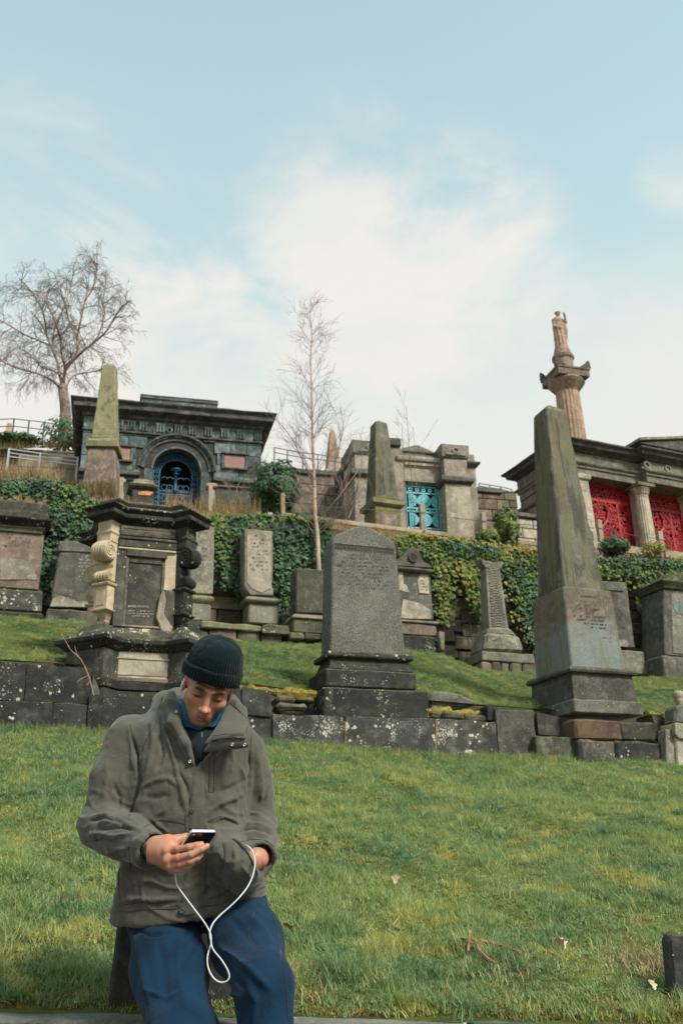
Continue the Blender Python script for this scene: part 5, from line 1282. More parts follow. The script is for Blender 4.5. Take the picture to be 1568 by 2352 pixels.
# distant obelisks
def far_obelisk(px0, px1, yt, yb, Y, mt, label, tx0=None, tx1=None, zdrop=3):
    o = Fr((px0+px1)/2, yb, Y, R(15)); a = o.l(px0, yb)[0]; b = o.l(px1, yb)[0]; zt = o.l((px0+px1)/2, yt)[1]; w = (b-a)/2/1.2
    w1 = w*.62 if tx0 is None else (o.l(tx1, yt)[0]-o.l(tx0, yt)[0])/2/1.2
    t = o.thing('obelisk', label, 'obelisk')
    def r4(h, z): return [(-h, -h, z), (h, -h, z), (h, h, z), (-h, h, z)]
    MB().rings([r4(w, 0), r4(w1, zt-w1*1.2), r4(.02, zt)]).build('shaft', M[mt], t, bevel=.02, rough=.01, cut=.4)
    MB().rings([r4(w*1.35, -zdrop), r4(w*1.35, -.02)]).build('plinth', M[mt], t, bevel=.03)
far_obelisk(745, 784, 987, 1085, 34, 'orange', 'distant pinkish obelisk rising behind the wall beside the young birch', 750, 763)
far_obelisk(11, 29, 970, 994, 52, 'orange', 'small distant pink obelisk on the skyline at the far left', 15, 27)

def courses(name, label, px0, px1, ytop, ybot, Y, phi, mt, rh, bw, th=.5, drop=.6, seed=1, coping=None, cmt='greydark'):
    o = Fr(px0, ybot, Y, R(phi)); t = o.thing(name, label, 'wall'); x1 = o.l(px1, ybot)[0]; zt = o.l(px0, ytop)[1]
    MB().box(0, x1, .06, th, -drop, zt-.03).build('core', M['mortar'], t)
    ashlar(o, t, None, mt, 0, x1, -drop, zt, rh, bw, 0, .12, seed=seed, name='block', bev=.015)
    if coping: MB().box(-.04, x1+.04, -.07, th+.05, zt+.002, zt+coping).build('coping', M[cmt], t, bevel=.02, rough=.012, cut=.2)
    return o, t
courses('wall', 'coursed pinkish wall with a coping behind the young birch, right of the ivy bush', 655, 836, 1086, 1180, 25.5, 14, 'pinkish', .32, .9, seed=11, coping=.16)
courses('wall', 'stepped pinkish wall right of the turquoise-gated tomb', 1098, 1158, 1131, 1225, 25.2, 14, 'pinkish', .34, .8, seed=12, coping=.16)
courses('wall', 'dark rubble wall between the stepped pinkish wall and the red-screened tomb', 1150, 1195, 1125, 1225, 25.9, 14, 'rubble', .24, .4, seed=13)
courses('tomb_wall', 'pale block tomb wall with a heavy coping before the red-screened tomb', 1189, 1262, 1188, 1250, 21.6, 20, 'buff', .26, .55, seed=14, coping=.12)
courses('wall', 'tumbledown rubble wall under ivy and bramble at the far left skyline', -120, 185, 1022, 1062, 28.0, 10, 'rubble', .24, .62, seed=15, drop=.9, th=.7)
courses('wall', 'pale smooth retaining wall beside the left end of the mausoleum', 40, 182, 1044, 1072, 26.6, 10, 'buff', .5, 1.4, seed=16, drop=.5)

# small dark pedestal in front of the arch
o = Fr(303, 1150, 21.3, R(18)); t = o.thing('pedestal', 'small dark pedestal with a spreading cap before the blue arched gate', 'pedestal')
w = o.l(353, 1150)[0]; z = lambda y: o.l(303, y)[1]
MB().stack(rect(w, w), [(0, -.5), (0, z(1124)), (.0, z(1122))]).build('die', M['dark'], t, bevel=.02, rough=.015, cut=.12)
MB().stack(rect(w, w), [(.0, z(1122)), (.08, z(1117)), (.10, z(1112)), (.03, z(1108))]).build('cap', M['darkgreen'], t, bevel=.01, rough=.015, cut=.12)
MB().stack(rect(w, w), [(-.0, z(1108)), (-.02, z(1103)), (-.02, z(1099))]).build('cap', M['olive'], t, bevel=.015, rough=.015, cut=.1)
MB().stack(rect(w*.5, w*.5, w*.25, w*.25), [(.0, z(1099)), (.0, z(1093))]).build('block', M['redgran'], t, bevel=.01)
q = o.poly([(318, 1137), (345, 1138), (352, 1131), (338, 1128), (318, 1130)], 0); MB().prism(q, -.012, .02).build('flaked_patch', plain('rusty_patch', (.5, .24, .1), .9, nscale=8), t)

# thin railings on the skyline
def railing(label, pts, Y, hpx, mt, step=2, rails=(1, .5), name='railing'):
    root = thing(name, label, 'railing', P(*pts[0], Y))
    b = root.location.copy(); S = [P(x, y, Y) for x, y in pts]; hz = (P(pts[0][0], pts[0][1]-hpx, Y)-P(*pts[0], Y)).z
    n = 0
    for p in S: MB().bar(p-b-Vector((0, 0, .5)), p-b+Vector((0, 0, hz)), .05, .05).build('post', mt, root)
    for k in rails:
        for i in range(len(S)-1): MB().bar(S[i]-b+Vector((0, 0, hz*k)), S[i+1]-b+Vector((0, 0, hz*k)), .028, .028).build('rail', mt, root)
railing('thin grey railing behind the ivy bush right of the blue mausoleum', [(630, 1050), (660, 1056), (695, 1062), (730, 1066), (770, 1072), (810, 1078)], 31, 22, M['wire'])
railing('thin grey railing on the skyline at the far left behind the big birch', [(-20, 990), (30, 988), (65, 992), (100, 996), (135, 1002), (170, 1008)], 33, 26, M['wire'], rails=(1, .35))
railing('thin railing behind the stepped wall right of the turquoise-gated tomb', [(1100, 1122), (1125, 1126), (1150, 1130), (1175, 1136)], 29, 12, M['wire'])
railing('white painted rail fence in the scrub left of the blue mausoleum', [(20, 1048), (92, 1058), (178, 1068)], 25.0, 18, M['white'], rails=(.92, .45, .0))

def stone_guard():
    pass
# ================================================================ bare trees
M['birchbark'] = stone('birch_bark', (.30, .235, .19), (.085, .065, .055), (.50, .40, .33), grain=.3, bump=.5, var=0,
    extra=lambda g, v, c: g.mix(g.ramp(g.noise(g.mapping(v, (1.5, 1.5, 9)), 3.0, 5, .6), .60, .66, 0, .9), c, (.035, .03, .028)))
M['bark2'] = stone('pinkish_birch_bark', (.44, .33, .25), (.28, .20, .15), (.58, .46, .36), grain=.2, bump=.3, var=0,
    extra=lambda g, v, c: g.mix(g.ramp(g.noise(g.mapping(v, (2, 2, 9)), 2.0, 4, .6), .62, .66, 0, .95), c, (.04, .035, .03)))
M['twig'] = plain('bare_twigs', (.15, .12, .105), .9)
M['twig2'] = plain('reddish_bare_twigs', (.20, .155, .13), .9)
def grow(mb, p, d, r, L, lvl, rr, up=.1, wob=.22, kids=(5, 4, 3), twl=.5, droop=0., minr=.004, spread=.75, nseg=6, bend=None):
    """one limb and everything that grows from it"""
    n = nseg if lvl > 0 else 4; pts = [p.copy()]; rad = [r]; dirs = [d.copy()]
    for i in range(n):
        d = (d + Vector((rr.gauss(0, wob), rr.gauss(0, wob), rr.gauss(0, wob)))*.5 + Vector((0, 0, up - droop*(1.0 if lvl == 0 else .15)))).normalized()
        p = p + d*(L/n); pts.append(p.copy()); rad.append(max(minr, r*(1-.75*(i+1)/n))); dirs.append(d.copy())
    mb.tube(pts, rad, 5 if r > .03 else 3, cap=False)
    if lvl == 0: return
    for k in range(kids[lvl-1] if lvl-1 < len(kids) else 3):
        t = rr.uniform(.2, .98); i = min(int(t*n), n-1); q = pts[i].lerp(pts[i+1], t*n-i); dd = dirs[i+1]
        ax = dd.cross(Vector((rr.gauss(0, 1), rr.gauss(0, 1), rr.gauss(0, 1)))).normalized()
        nd = (dd*math.cos(spread)+ax*math.sin(spread)*rr.choice((-1, 1))).normalized()
        grow(mb, q, nd, max(minr, rad[i]*.55), L*rr.uniform(.42, .66), lvl-1, rr, up, wob, kids, twl, droop, minr, spread, nseg)
def curve_pts(pts, n=24):
    """Catmull-Rom through 3D points"""
    out = []
    P_ = [pts[0]] + pts + [pts[-1]]
    for i in range(1, len(P_)-2):
        for j in range(n):
            t = j/n; a, b, c, d = P_[i-1], P_[i], P_[i+1], P_[i+2]
            out.append(.5*((2*b)+(c-a)*t+(2*a-5*b+4*c-d)*t*t+(3*b-a-3*c+d)*t**3))
    out.append(pts[-1]); return out
def big_birch():
    Y = 30.; rr = random.Random(21); b = P(148, 1012, Y); t = thing('birch_tree', 'big bare spreading birch with a forked pinkish trunk on the skyline at the left', 'tree', b)
    def pt(x, y, dy=0): return P(x, y, Y+dy)-b
    s = (P(160, 900, Y)-P(150, 900, Y)).x/10      # metres per picture px
    tr = MB(); tr.tube(curve_pts([pt(148, 1022), pt(149, 985), pt(151, 945), pt(146, 905), pt(144, 885)], 6), [s*15-.0*i+(-s*5)*(i/24) for i in range(25)], 9)
    tr.build('trunk', M['birchbark'], t, smooth=True)
    limbs = [([(144, 888, 0), (138, 862, .5), (132, 830, .8), (118, 795, 1.2), (108, 770, 1.5), (96, 745, 1.5), (72, 715, 2)], 7.5),
             ([(146, 885, 0), (152, 845, -.4), (172, 825, -.8), (192, 806, -1.2), (222, 782, -1.5), (245, 760, -1.8), (275, 712, -2), (300, 690, -2.2)], 6.5),
             ([(146, 880, 0), (152, 850, 0), (176, 815, .2), (178, 775, .4), (185, 740, .2), (196, 690, 0), (205, 655, 0)], 6),
             ([(144, 884, 0), (150, 848, -.4), (142, 812, -.8), (140, 780, -1), (128, 740, -1.6), (110, 700, -2), (95, 665, -2)], 5.5),
             ([(132, 830, .8), (122, 790, 1.5), (128, 750, 2), (150, 700, 2), (165, 650, 2.4), (170, 615, 2.4)], 4.2),
             ([(140, 892, 0), (118, 872, -.8), (88, 858, -1.4), (58, 850, -2), (22, 838, -2), (-15, 815, -2)], 4.5),
             ([(118, 795, 1), (90, 782, .5), (60, 770, 0), (30, 752, 0), (0, 735, 0)], 3.2),
             ([(150, 900, 0), (158, 878, .5), (172, 862, 1), (200, 856, 1.5), (228, 850, 2), (250, 838, 2)], 3.4),
             ([(138, 862, 0), (120, 850, 1), (95, 842, 2), (70, 815, 3), (45, 800, 3.4)], 2.6),
             ([(178, 775, .4), (160, 740, 1), (150, 700, 1), (135, 655, 1.4), (125, 625, 1.4)], 3.2),
             ([(108, 770, 1.5), (100, 720, .6), (80, 680, .4), (60, 655, 0), (45, 640, 0)], 3.2),
             ([(222, 782, -1.5), (240, 730, -1), (238, 690, -1), (245, 650, -1)], 2.8),
             ([(196, 690, 0), (215, 660, 0), (222, 625, .5), (225, 605, 0)], 2.2)]
    lm = MB(); tw = MB()
    for pts, w in limbs:
        C = curve_pts([pt(*q) for q in pts], 5); n = len(C)
        lm.tube(C, [s*w*.5*(1-.8*i/n)+.012 for i in range(n)], 6)
        for k in range(int(11+w*1.5)):
            i = rr.randrange(int(n*.22), n-1); d = (C[min(i+1, n-1)]-C[i]).normalized()
            ax = d.cross(Vector((rr.gauss(0, 1), rr.gauss(0, 1), rr.gauss(0, 1)))).normalized()
            nd = (d*.55+ax*.85+Vector((0, 0, .1))).normalized()
            grow(tw, C[i], nd, .018, rr.uniform(.7, 1.4)*(1-.35*i/n), 2, rr, up=.05, wob=.28, kids=(6, 5), droop=.42, minr=.0038, spread=.7, nseg=5)
    lm.build('limb', M['birchbark'], t, smooth=True)['kind'] = 'stuff'
    o = tw.build('crown', M['twig'], t); o['kind'] = 'stuff'
    # ivy and bramble round the foot
    n = 900; a = rng.normal(0, 1, (n, 3)); a /= np.linalg.norm(a, axis=1)[:, None]
    pts = a*rng.uniform(.5, 1, (n, 1))*np.array([1.0, .8, .75]) + np.array([.15, -.3, .1])
    o = leaf_cloud('foot_ivy', pts, a+[0, -.6, .3], .12*rng.uniform(.6, 1.2, n), M['ivydark'], t); o['kind'] = 'stuff'
big_birch()
def young_birch():
    Y = 18.15; rr = random.Random(5); b = P(733, 1330, Y); t = thing('birch_tree', 'slender young birch with a pale pink trunk growing against the ivy wall', 'tree', b)
    pt = lambda x, y, dy=0: P(x, y, Y+dy)-b
    s = (P(160, 1000, Y)-P(150, 1000, Y)).x/10
    C = curve_pts([pt(734, 1335), pt(731, 1290), pt(729, 1235), pt(723, 1170), pt(722, 1110), pt(719, 1040), pt(717, 980), pt(716, 900), pt(713, 830), pt(716, 770), pt(712, 725), pt(714, 700)], 6); n = len(C)
    mb = MB(); mb.tube(C, [s*(5.4*(1-i/n)**1.1+.4) for i in range(n)], 9); mb.build('trunk', M['bark2'], t, smooth=True)
    tw = MB()
    for k in range(74):
        i = rr.randrange(int(n*.20), n-2); u = i/n; side = rr.choice((-1, 1)); az = rr.uniform(-1, 1)
        d = Vector((side*math.cos(az)*.62, math.sin(az)*.6, .85+.1*rr.random())).normalized()
        L = (.45+1.35*(1-u))*rr.uniform(.55, 1.1)*(1. if u > .32 else .7)
        grow(tw, C[i], d, .008*(1.2-u)+.002, L*.85, 2, rr, up=.02, wob=.2, kids=(4, 4), droop=.04, minr=.0017, spread=.6, nseg=5)
    for pts in ([(722, 1120), (700, 1070), (672, 1010), (640, 970), (618, 945)], [(722, 1150), (760, 1100), (775, 1040), (790, 985)], [(724, 1200), (770, 1150), (815, 1090), (830, 1060)], [(728, 1240), (700, 1190), (690, 1150)], [(730, 1230), (765, 1195), (800, 1170)]):
        c = curve_pts([pt(x, y, rr.uniform(-.3, .3)*j) for j, (x, y) in enumerate(pts)], 5); tw.tube(c, [.014*(1-.7*i/len(c)) for i in range(len(c))], 4)
        for k in range(10):
            i = rr.randrange(3, len(c)-1); grow(tw, c[i], ((c[i+1]-c[i]).normalized()+Vector((rr.gauss(0, .5), rr.gauss(0, .4), .35))).normalized(), .006, rr.uniform(.4, .9), 1, rr, kids=(4,), minr=.003, spread=.6)
    tw.build('crown', M['twig2'], t)['kind'] = 'stuff'
young_birch()
def sapling(label, stems, Y, r=.012, kids=7, seed=1, L=.7, m='twig2'):
    rr = random.Random(seed); b = P(stems[0][0][0], stems[0][0][1], Y); t = thing('sapling', label, 'sapling', b)
    mb = MB(); tw = MB()
    for pts in stems:
        c = curve_pts([P(x, y, Y)-b+Vector((0, rr.uniform(-.2, .2), 0)) for x, y in pts], 6); n = len(c)
        mb.tube(c, [r*(1-.8*i/n)+.002 for i in range(n)], 4)
        for k in range(kids):
            i = rr.randrange(n//4, n-1); d = ((c[i+1]-c[i]).normalized()+Vector((rr.choice((-1, 1))*rr.uniform(.3, .7), rr.gauss(0, .4), .1))).normalized()
            grow(tw, c[i], d, r*.4, L*rr.uniform(.5, 1.1), 1, rr, up=.06, kids=(3,), minr=.0028, spread=.5)
    mb.build('stem', M[m], t); tw.build('twigs', M[m], t)['kind'] = 'stuff'
sapling('bare whippy sapling standing before the turquoise gate', [[(950, 1215), (946, 1120), (938, 1010), (932, 930)], [(952, 1215), (955, 1140), (952, 1060), (948, 985)], [(935, 1212), (930, 1120), (925, 1040), (922, 975)]], 20.8, seed=3, kids=8, r=.008)
sapling('thin bare shrub left of the pale gate tomb behind the young birch', [[(800, 1195), (812, 1150), (825, 1100), (838, 1050)], [(795, 1195), (790, 1140), (780, 1090)], [(810, 1195), (835, 1165), (860, 1145)]], 20.6, seed=8, kids=8, L=.6)
sapling('bare grey shrub in front of the right end of the blue mausoleum', [[(560, 1170), (545, 1130), (560, 1100), (590, 1085)], [(565, 1170), (590, 1120), (610, 1090)], [(555, 1170), (525, 1120), (512, 1095)]], 22.5, seed=4, kids=8, L=.6)
# leafy bushes
def bush(label, cx, cy, rx, ry, Y, n, mt, ld=.10, depth=.8, name='ivy_bush', seed=1, stems=True):
    c = P(cx, cy+ry, Y); s = (P(cx+10, cy, Y)-P(cx, cy, Y)).x/10; t = thing(name, label, 'bush', c); rr = np.random.default_rng(seed)
    a = rr.normal(0, 1, (n, 3)); a /= np.linalg.norm(a, axis=1)[:, None]
    rad = rr.uniform(.35, 1, n)**.45
    lump = np.array([noise.noise(Vector(v)*2.1+Vector((seed, 0, 0))) for v in a])*.55+.90
    lump2 = np.array([noise.noise(Vector(v)*5+Vector((seed, 3, 0))) for v in a])*.16
    pts = a*(rad*(lump+lump2))[:, None]*np.array([rx*s, depth, ry*s*1.06]) + np.array([0, 0, ry*s])
    o = leaf_cloud('leaves', pts, a+rr.normal(0, .4, (n, 3))+[0, -.3, .3], ld*rr.uniform(.6, 1.2, n), M[mt], t); o['kind'] = 'stuff'
    if stems:
        mb = MB()
        for k in range(1): mb.tube([(random.uniform(-.1, .1), 0, -.3), (random.uniform(-.5, .5)*rx*s, random.uniform(-.3, .3), ry*s)], [.03, .015], 5)
        mb.build('stem', M['stem'], t)
bush('round dark ivy bush between the blue mausoleum and the pinkish coursed wall', 632, 1118, 58, 62, 21.6, 5200, 'ivydark', .10, .75, seed=2)
bush('tall green shrub before the stepped wall right of the turquoise-gated tomb', 1166, 1208, 28, 44, 21.0, 2200, 'ivylight', .09, .5, name='shrub', seed=5)
bush('low leafy weeds at the foot of the pale gate pier', 1118, 1232, 30, 15, 20.6, 900, 'ivylight', .07, .4, name='weeds', seed=6, stems=False)
bush('dark low shrub under the red screen right of the tall obelisk', 1412, 1254, 34, 22, 20.9, 1100, 'ivydark', .08, .45, name='shrub', seed=7)
bush('brown scrubby plant below the red-screened tomb column', 1502, 1262, 34, 20, 20.9, 1000, 'ivyorange', .05, .4, name='shrub', seed=8, stems=False)
bush('ivy mound on the tumbledown wall at the far left skyline', 38, 1008, 62, 11, 28.2, 1500, 'ivydark', .12, .5, name='ivy_mound', seed=9, stems=False)

# ================================================================ dry grass and brush on the terrace
M['straw'] = leafmat('dry_straw_grass', [(.30, .20, .095), (.38, .27, .13), (.20, .15, .05), (.44, .31, .16)], 1.5, .25, 6)
M['brush'] = leafmat('brown_green_brush', [(.10, .085, .03), (.17, .12, .05), (.07, .075, .022), (.22, .15, .06)], 1.8, .2, 6)
def blades(name, pts, h, w, mt, lean=.5, parent=None, bentn=3):
    """many separate curved blades in one mesh"""
    N = len(pts); az = rng.uniform(0, 2*math.pi, N); ln = rng.uniform(.1, 1, N)*lean
    dx = np.stack([np.cos(az), np.sin(az)], 1); side = np.stack([-np.sin(az), np.cos(az)], 1)
    V = np.zeros((N, 2*bentn+1, 3)); 
    for k in range(bentn+1):
        t = k/bentn; z = h*t*(1-.35*ln*t); off = (h*ln*t*t)[:, None]*dx; ww = (w*(1-t**1.6))
        base = np.concatenate([pts[:, :2]+off, (pts[:, 2]+z)[:, None]], 1)
        if k == bentn: V[:, 2*bentn] = base
        else:
            V[:, 2*k] = base; V[:, 2*k, :2] += side*ww[:, None]/2
            V[:, 2*k+1] = base; V[:, 2*k+1, :2] -= side*ww[:, None]/2
    tr = []
    for k in range(bentn-1): tr += [(2*k, 2*k+1, 2*k+3), (2*k, 2*k+3, 2*k+2)]
    tr.append((2*bentn-2, 2*bentn-1, 2*bentn)); tr = np.array(tr)
    F_ = (tr[None]+(np.arange(N)*(2*bentn+1))[:, None, None]).reshape(-1, 3)
    me = bpy.data.meshes.new(name); V = V.reshape(-1, 3)
    me.vertices.add(len(V)); me.vertices.foreach_set('co', V.ravel().astype(np.float32))
    me.loops.add(F_.size); me.loops.foreach_set('vertex_index', F_.ravel().astype(np.int32))
    me.polygons.add(len(F_)); me.polygons.foreach_set('loop_start', (np.arange(len(F_))*3).astype(np.int32)); me.polygons.foreach_set('loop_total', np.full(len(F_), 3, np.int32))
    me.update(calc_edges=True)
    return link_mesh(name, me, mt, parent)
def strip(n, Ya, Yb, pxa, pxb, zf, clump=1.2):
    px = rng.uniform(pxa, pxb, n); Y0 = rng.uniform(Ya, Yb, n); X = np.array([PL(a, 1200, y, PHI).x for a, y in zip(px, Y0)]); Y = Y0+TP*X
    keep = np.array([noise.noise((x*clump, y*clump, 1.)) for x, y in zip(X, Y)]) > rng.uniform(-.5, .35, n)
    X, Y, Y0 = X[keep], Y[keep], Y0[keep]
    return np.stack([X, Y, zf(X, Y0)], 1)
zter = lambda X, Y0: RET.Z(X)*(1-np.clip((Y0-18.95)/1.05, 0, 1))+FENCE.Z(X)*np.clip((Y0-18.95)/1.05, 0, 1)
p_ = strip(26000, 18.75, 19.95, -60, 1640, zter); o = blades('straw_bank', p_, rng.uniform(.06, .20, len(p_)), rng.uniform(.006, .012, len(p_)), M['straw'], .9); tag(o, 'straw coloured grass on the wall top in front of the fence', 'dry grass', kind='stuff')
p_ = strip(9000, 20.0, 22.5, 380, 600, lambda X, Y0: FENCE.Z(X)+.0, 2.); o = blades('straw_bank', p_, rng.uniform(.15, .75, len(p_)), rng.uniform(.006, .014, len(p_)), M['straw'], .55); tag(o, 'tall dry grass before the blue arched gate', 'dry grass', kind='stuff')
p_ = strip(14000, 20.0, 24.5, -80, 260, lambda X, Y0: FENCE.Z(X)+np.clip((Y0-20)*.26, 0, 1.1), 1.5); o = blades('brush_bank', p_, rng.uniform(.25, .75, len(p_)), rng.uniform(.008, .018, len(p_)), M['brush'], .7); tag(o, 'tangled brown green brush on the bank at the left below the skyline wall', 'brush', kind='stuff')
p_ = strip(2500, 20.0, 22.0, -80, 130, lambda X, Y0: FENCE.Z(X)+np.clip((Y0-20)*.26, 0, 1.), 3.); o = blades('straw_bank', p_, rng.uniform(.5, 1.1, len(p_)), rng.uniform(.008, .016, len(p_)), M['straw'], .4); tag(o, 'pale dry stems standing in the brush at the far left', 'dry grass', kind='stuff')
p_ = strip(5000, 20.0, 22.2, 600, 1640, lambda X, Y0: FENCE.Z(X), 2.5); o = blades('straw_bank', p_, rng.uniform(.08, .38, len(p_)), rng.uniform(.006, .012, len(p_)), M['straw'], .6); tag(o, 'dry grass behind the fence along the terrace', 'dry grass', kind='stuff')
p_ = strip(2600, 28.7, 29.6, -120, 190, lambda X, Y0: 11.3+0*X, 2.); 
p_[:, 2] = [P(60, 1030, y).z for y in p_[:, 1]]; o = blades('brush_bank', p_, rng.uniform(.1, .4, len(p_)), rng.uniform(.01, .02, len(p_)), M['brush'], 1.2); tag(o, 'bramble and dead bracken on the skyline wall at the left', 'brush', kind='stuff')
# ================================================================ grass on the two banks
GRASS = [(.115, .225, .092), (.26, .34, .105), (.50, .44, .11), (.40, .46, .23)]
M['grass'] = leafmat('grass_blades', GRASS, .95, .38, 16)
def tuft(name, nb, rad, hmin, hmax, wd, lean, seed):
    rr = np.random.default_rng(seed); a = rr.uniform(0, 6.283, nb); r_ = rad*np.sqrt(rr.random(nb))
    pts = np.stack([r_*np.cos(a), r_*np.sin(a), np.full(nb, -.008)], 1)
    global rng; keep = rng; rng = rr
    o = blades(name, pts, rr.uniform(hmin, hmax, nb), rr.uniform(wd*.7, wd*1.3, nb), M['grass'], lean); rng = keep
    COL.objects.unlink(o); return o
GC = bpy.data.collections.new('grass_tufts')
TUFTS = [tuft('tuft', 46, .055, .025, .060, .0038, 1.1, 1), tuft('tuft', 40, .045, .035, .085, .0038, .9, 2), tuft('tuft', 34, .05, .02, .05, .0042, 1.4, 3), tuft('tuft', 30, .035, .05, .115, .0038, .8, 4), tuft('tuft', 60, .06, .012, .03, .0036, 1.5, 5)]
for o in TUFTS: GC.objects.link(o)
def gn_scatter():
    ng = bpy.data.node_groups.new('instance_tufts', 'GeometryNodeTree')
    ng.interface.new_socket('Geometry', in_out='INPUT', socket_type='NodeSocketGeometry'); ng.interface.new_socket('Geometry', in_out='OUTPUT', socket_type='NodeSocketGeometry')
    n = ng.nodes; L = ng.links; gi = n.new('NodeGroupInput'); go = n.new('NodeGroupOutput')
    ip = n.new('GeometryNodeInstanceOnPoints'); ci = n.new('GeometryNodeCollectionInfo'); ci.inputs['Collection'].default_value = GC
    ci.inputs['Separate Children'].default_value = True; ci.inputs['Reset Children'].default_value = True
    def at(nm, ty):
        a = n.new('GeometryNodeInputNamedAttribute'); a.data_type = ty; a.inputs['Name'].default_value = nm; return a.outputs['Attribute']
    L.new(gi.outputs[0], ip.inputs['Points']); L.new(ci.outputs[0], ip.inputs['Instance']); ip.inputs['Pick Instance'].default_value = True
    L.new(at('idx', 'INT'), ip.inputs['Instance Index']); L.new(at('rot', 'FLOAT_VECTOR'), ip.inputs['Rotation']); L.new(at('scl', 'FLOAT_VECTOR'), ip.inputs['Scale'])
    L.new(ip.outputs[0], go.inputs[0]); return ng
NGT = gn_scatter()
def scatter(name, label, pts, rot, scl, idx):
    me = bpy.data.meshes.new(name); me.vertices.add(len(pts)); me.vertices.foreach_set('co', pts.ravel().astype(np.float32))
    for nm, ty, key, v in (('idx', 'INT', 'value', idx.astype(np.int32)), ('rot', 'FLOAT_VECTOR', 'vector', rot.ravel().astype(np.float32)), ('scl', 'FLOAT_VECTOR', 'vector', scl.ravel().astype(np.float32))):
        a = me.attributes.new(nm, ty, 'POINT'); a.data.foreach_set(key, v)
    o = bpy.data.objects.new(name, me); COL.objects.link(o); md = o.modifiers.new('tufts', 'NODES'); md.node_group = NGT
    me.materials.append(M['grass']); return tag(o, label, 'grass', kind='stuff')
def field(name, label, Ymin, Ymax, dens, hs, sel, lo_z=None):
    n = int(dens*(Ymax-Ymin)*(.84*(Ymin+Ymax)/2+2.4)); Y = rng.uniform(Ymin, Ymax, n); hw = .42*Y+1.2; X = rng.uniform(-1, 1, n)*hw
    k = sel(X, Y); X, Y = X[k], Y[k]; n = len(X); Z = ground(X, Y)
    nz = np.array([noise.noise((x*1.1, y*1.1, 2.)) for x, y in zip(X, Y)]); nz2 = np.array([noise.noise((x*4.5, y*4.5, 7.)) for x, y in zip(X, Y)])
    idx = np.where(nz2 > .12, 3, np.where(nz2 > -.05, 1, 0)); idx = np.where((nz > .05) & (rng.random(n) < .85), 4, idx); idx = np.where((nz < -.1) & (rng.random(n) < .4), 2, idx)
    s = hs*rng.uniform(.7, 1.25, n)*(1+.5*np.clip(nz2, -.6, .8))
    rot = np.stack([rng.normal(.0, .28, n), rng.normal(0, .28, n), rng.uniform(0, 6.283, n)], 1)
    return scatter(name, label, np.stack([X, Y, Z-.004], 1), rot, np.stack([s, s, s*rng.uniform(.6, .95, n)], 1), idx)
on_low = lambda X, Y: (Y > KERB.Y(X)+.05) & (Y < W1.Y(X)-.03)
def on_up(X, Y):
    return (Y > W1T.Y(X)+.15) & (Y < FOOT.Y(X)+.6)
field('grass', 'long grass of the lower bank close behind the man and the kerb', 3.5, 6.0, 900, .95, on_low)
field('grass', 'green and yellowish grass over the middle of the lower bank', 6.0, 9.0, 560, 1.05, on_low)
field('grass', 'even green grass below the soot-black terrace wall', 9.0, 13.5, 330, 1.15, on_low)
field('grass', 'mown grass of the upper bank between the two rows of monuments', 10.5, 20.0, 190, .95, on_up)
# longer fringe against the wall foot
X = rng.uniform(-5.5, 6.2, 1500); Y = W1.Y(X)-rng.uniform(.02, .22, 1500); s = rng.uniform(.9, 1.9, 1500)
scatter('grass', 'longer grass fringe along the foot of the soot-black wall', np.stack([X, Y, ground(X, Y)-.01], 1), np.stack([rng.normal(0, .2, 1500), rng.normal(0, .2, 1500), rng.uniform(0, 6.28, 1500)], 1), np.stack([s, s, s], 1), rng.choice([1, 3], 1500))
# mossy strip by the kerb
M['mossb'] = leafmat('yellow_moss', [(.20, .15, .03), (.13, .13, .025), (.30, .23, .04), (.26, .20, .06)], 3., .1, 30)
n = 42000; X = rng.uniform(-2.6, 2.8, n); Y = KERB.Y(X)+.03+np.abs(rng.normal(0, .10, n))+.09*np.sin(X*5)**2*rng.random(n); k = rng.random(n) < .95; X, Y = X[k], Y[k]
o = blades('moss_strip', np.stack([X, Y, ground(X, Y)-.002], 1), rng.uniform(.006, .022, len(X)), rng.uniform(.003, .006, len(X)), M['mossb'], 1.2); tag(o, 'yellow brown moss growing along the back edge of the kerb', 'moss', kind='stuff')
# dead straw patches
M['deadgrass'] = leafmat('dead_grass', [(.36, .27, .13), (.46, .36, .19), (.24, .18, .08), (.52, .42, .25)], 3., .2, 20)
def patch(label, px, py, rx, n, h=.05):
    c = None
    for Yc in np.linspace(3.6, 12, 400):
        q = P(px, py, Yc)
        if ground(q.x, q.y) >= q.z: c = q; break
    X = c.x+rng.normal(0, rx, n); Y = c.y+rng.normal(0, rx*1.1, n)
    o = blades('dead_grass', np.stack([X, Y, ground(X, Y)+.015], 1), rng.uniform(.3, 1, n)*h, rng.uniform(.002, .004, n), M['deadgrass'], 2.2); tag(o, label, 'dead grass', kind='stuff')
    return c
patch('bleached dead grass beside the low black grave marker', 1480, 2225, .10, 650, .09)
patch('dead grass wisps right of the blue trousers near the kerb', 690, 2268, .08, 160, .08)
patch('dead straw in the grass below the fallen twigs', 1150, 2235, .11, 260, .06)
patch('small dead straw patch left of the black gravestone', 150, 2075, .06, 120, .05)
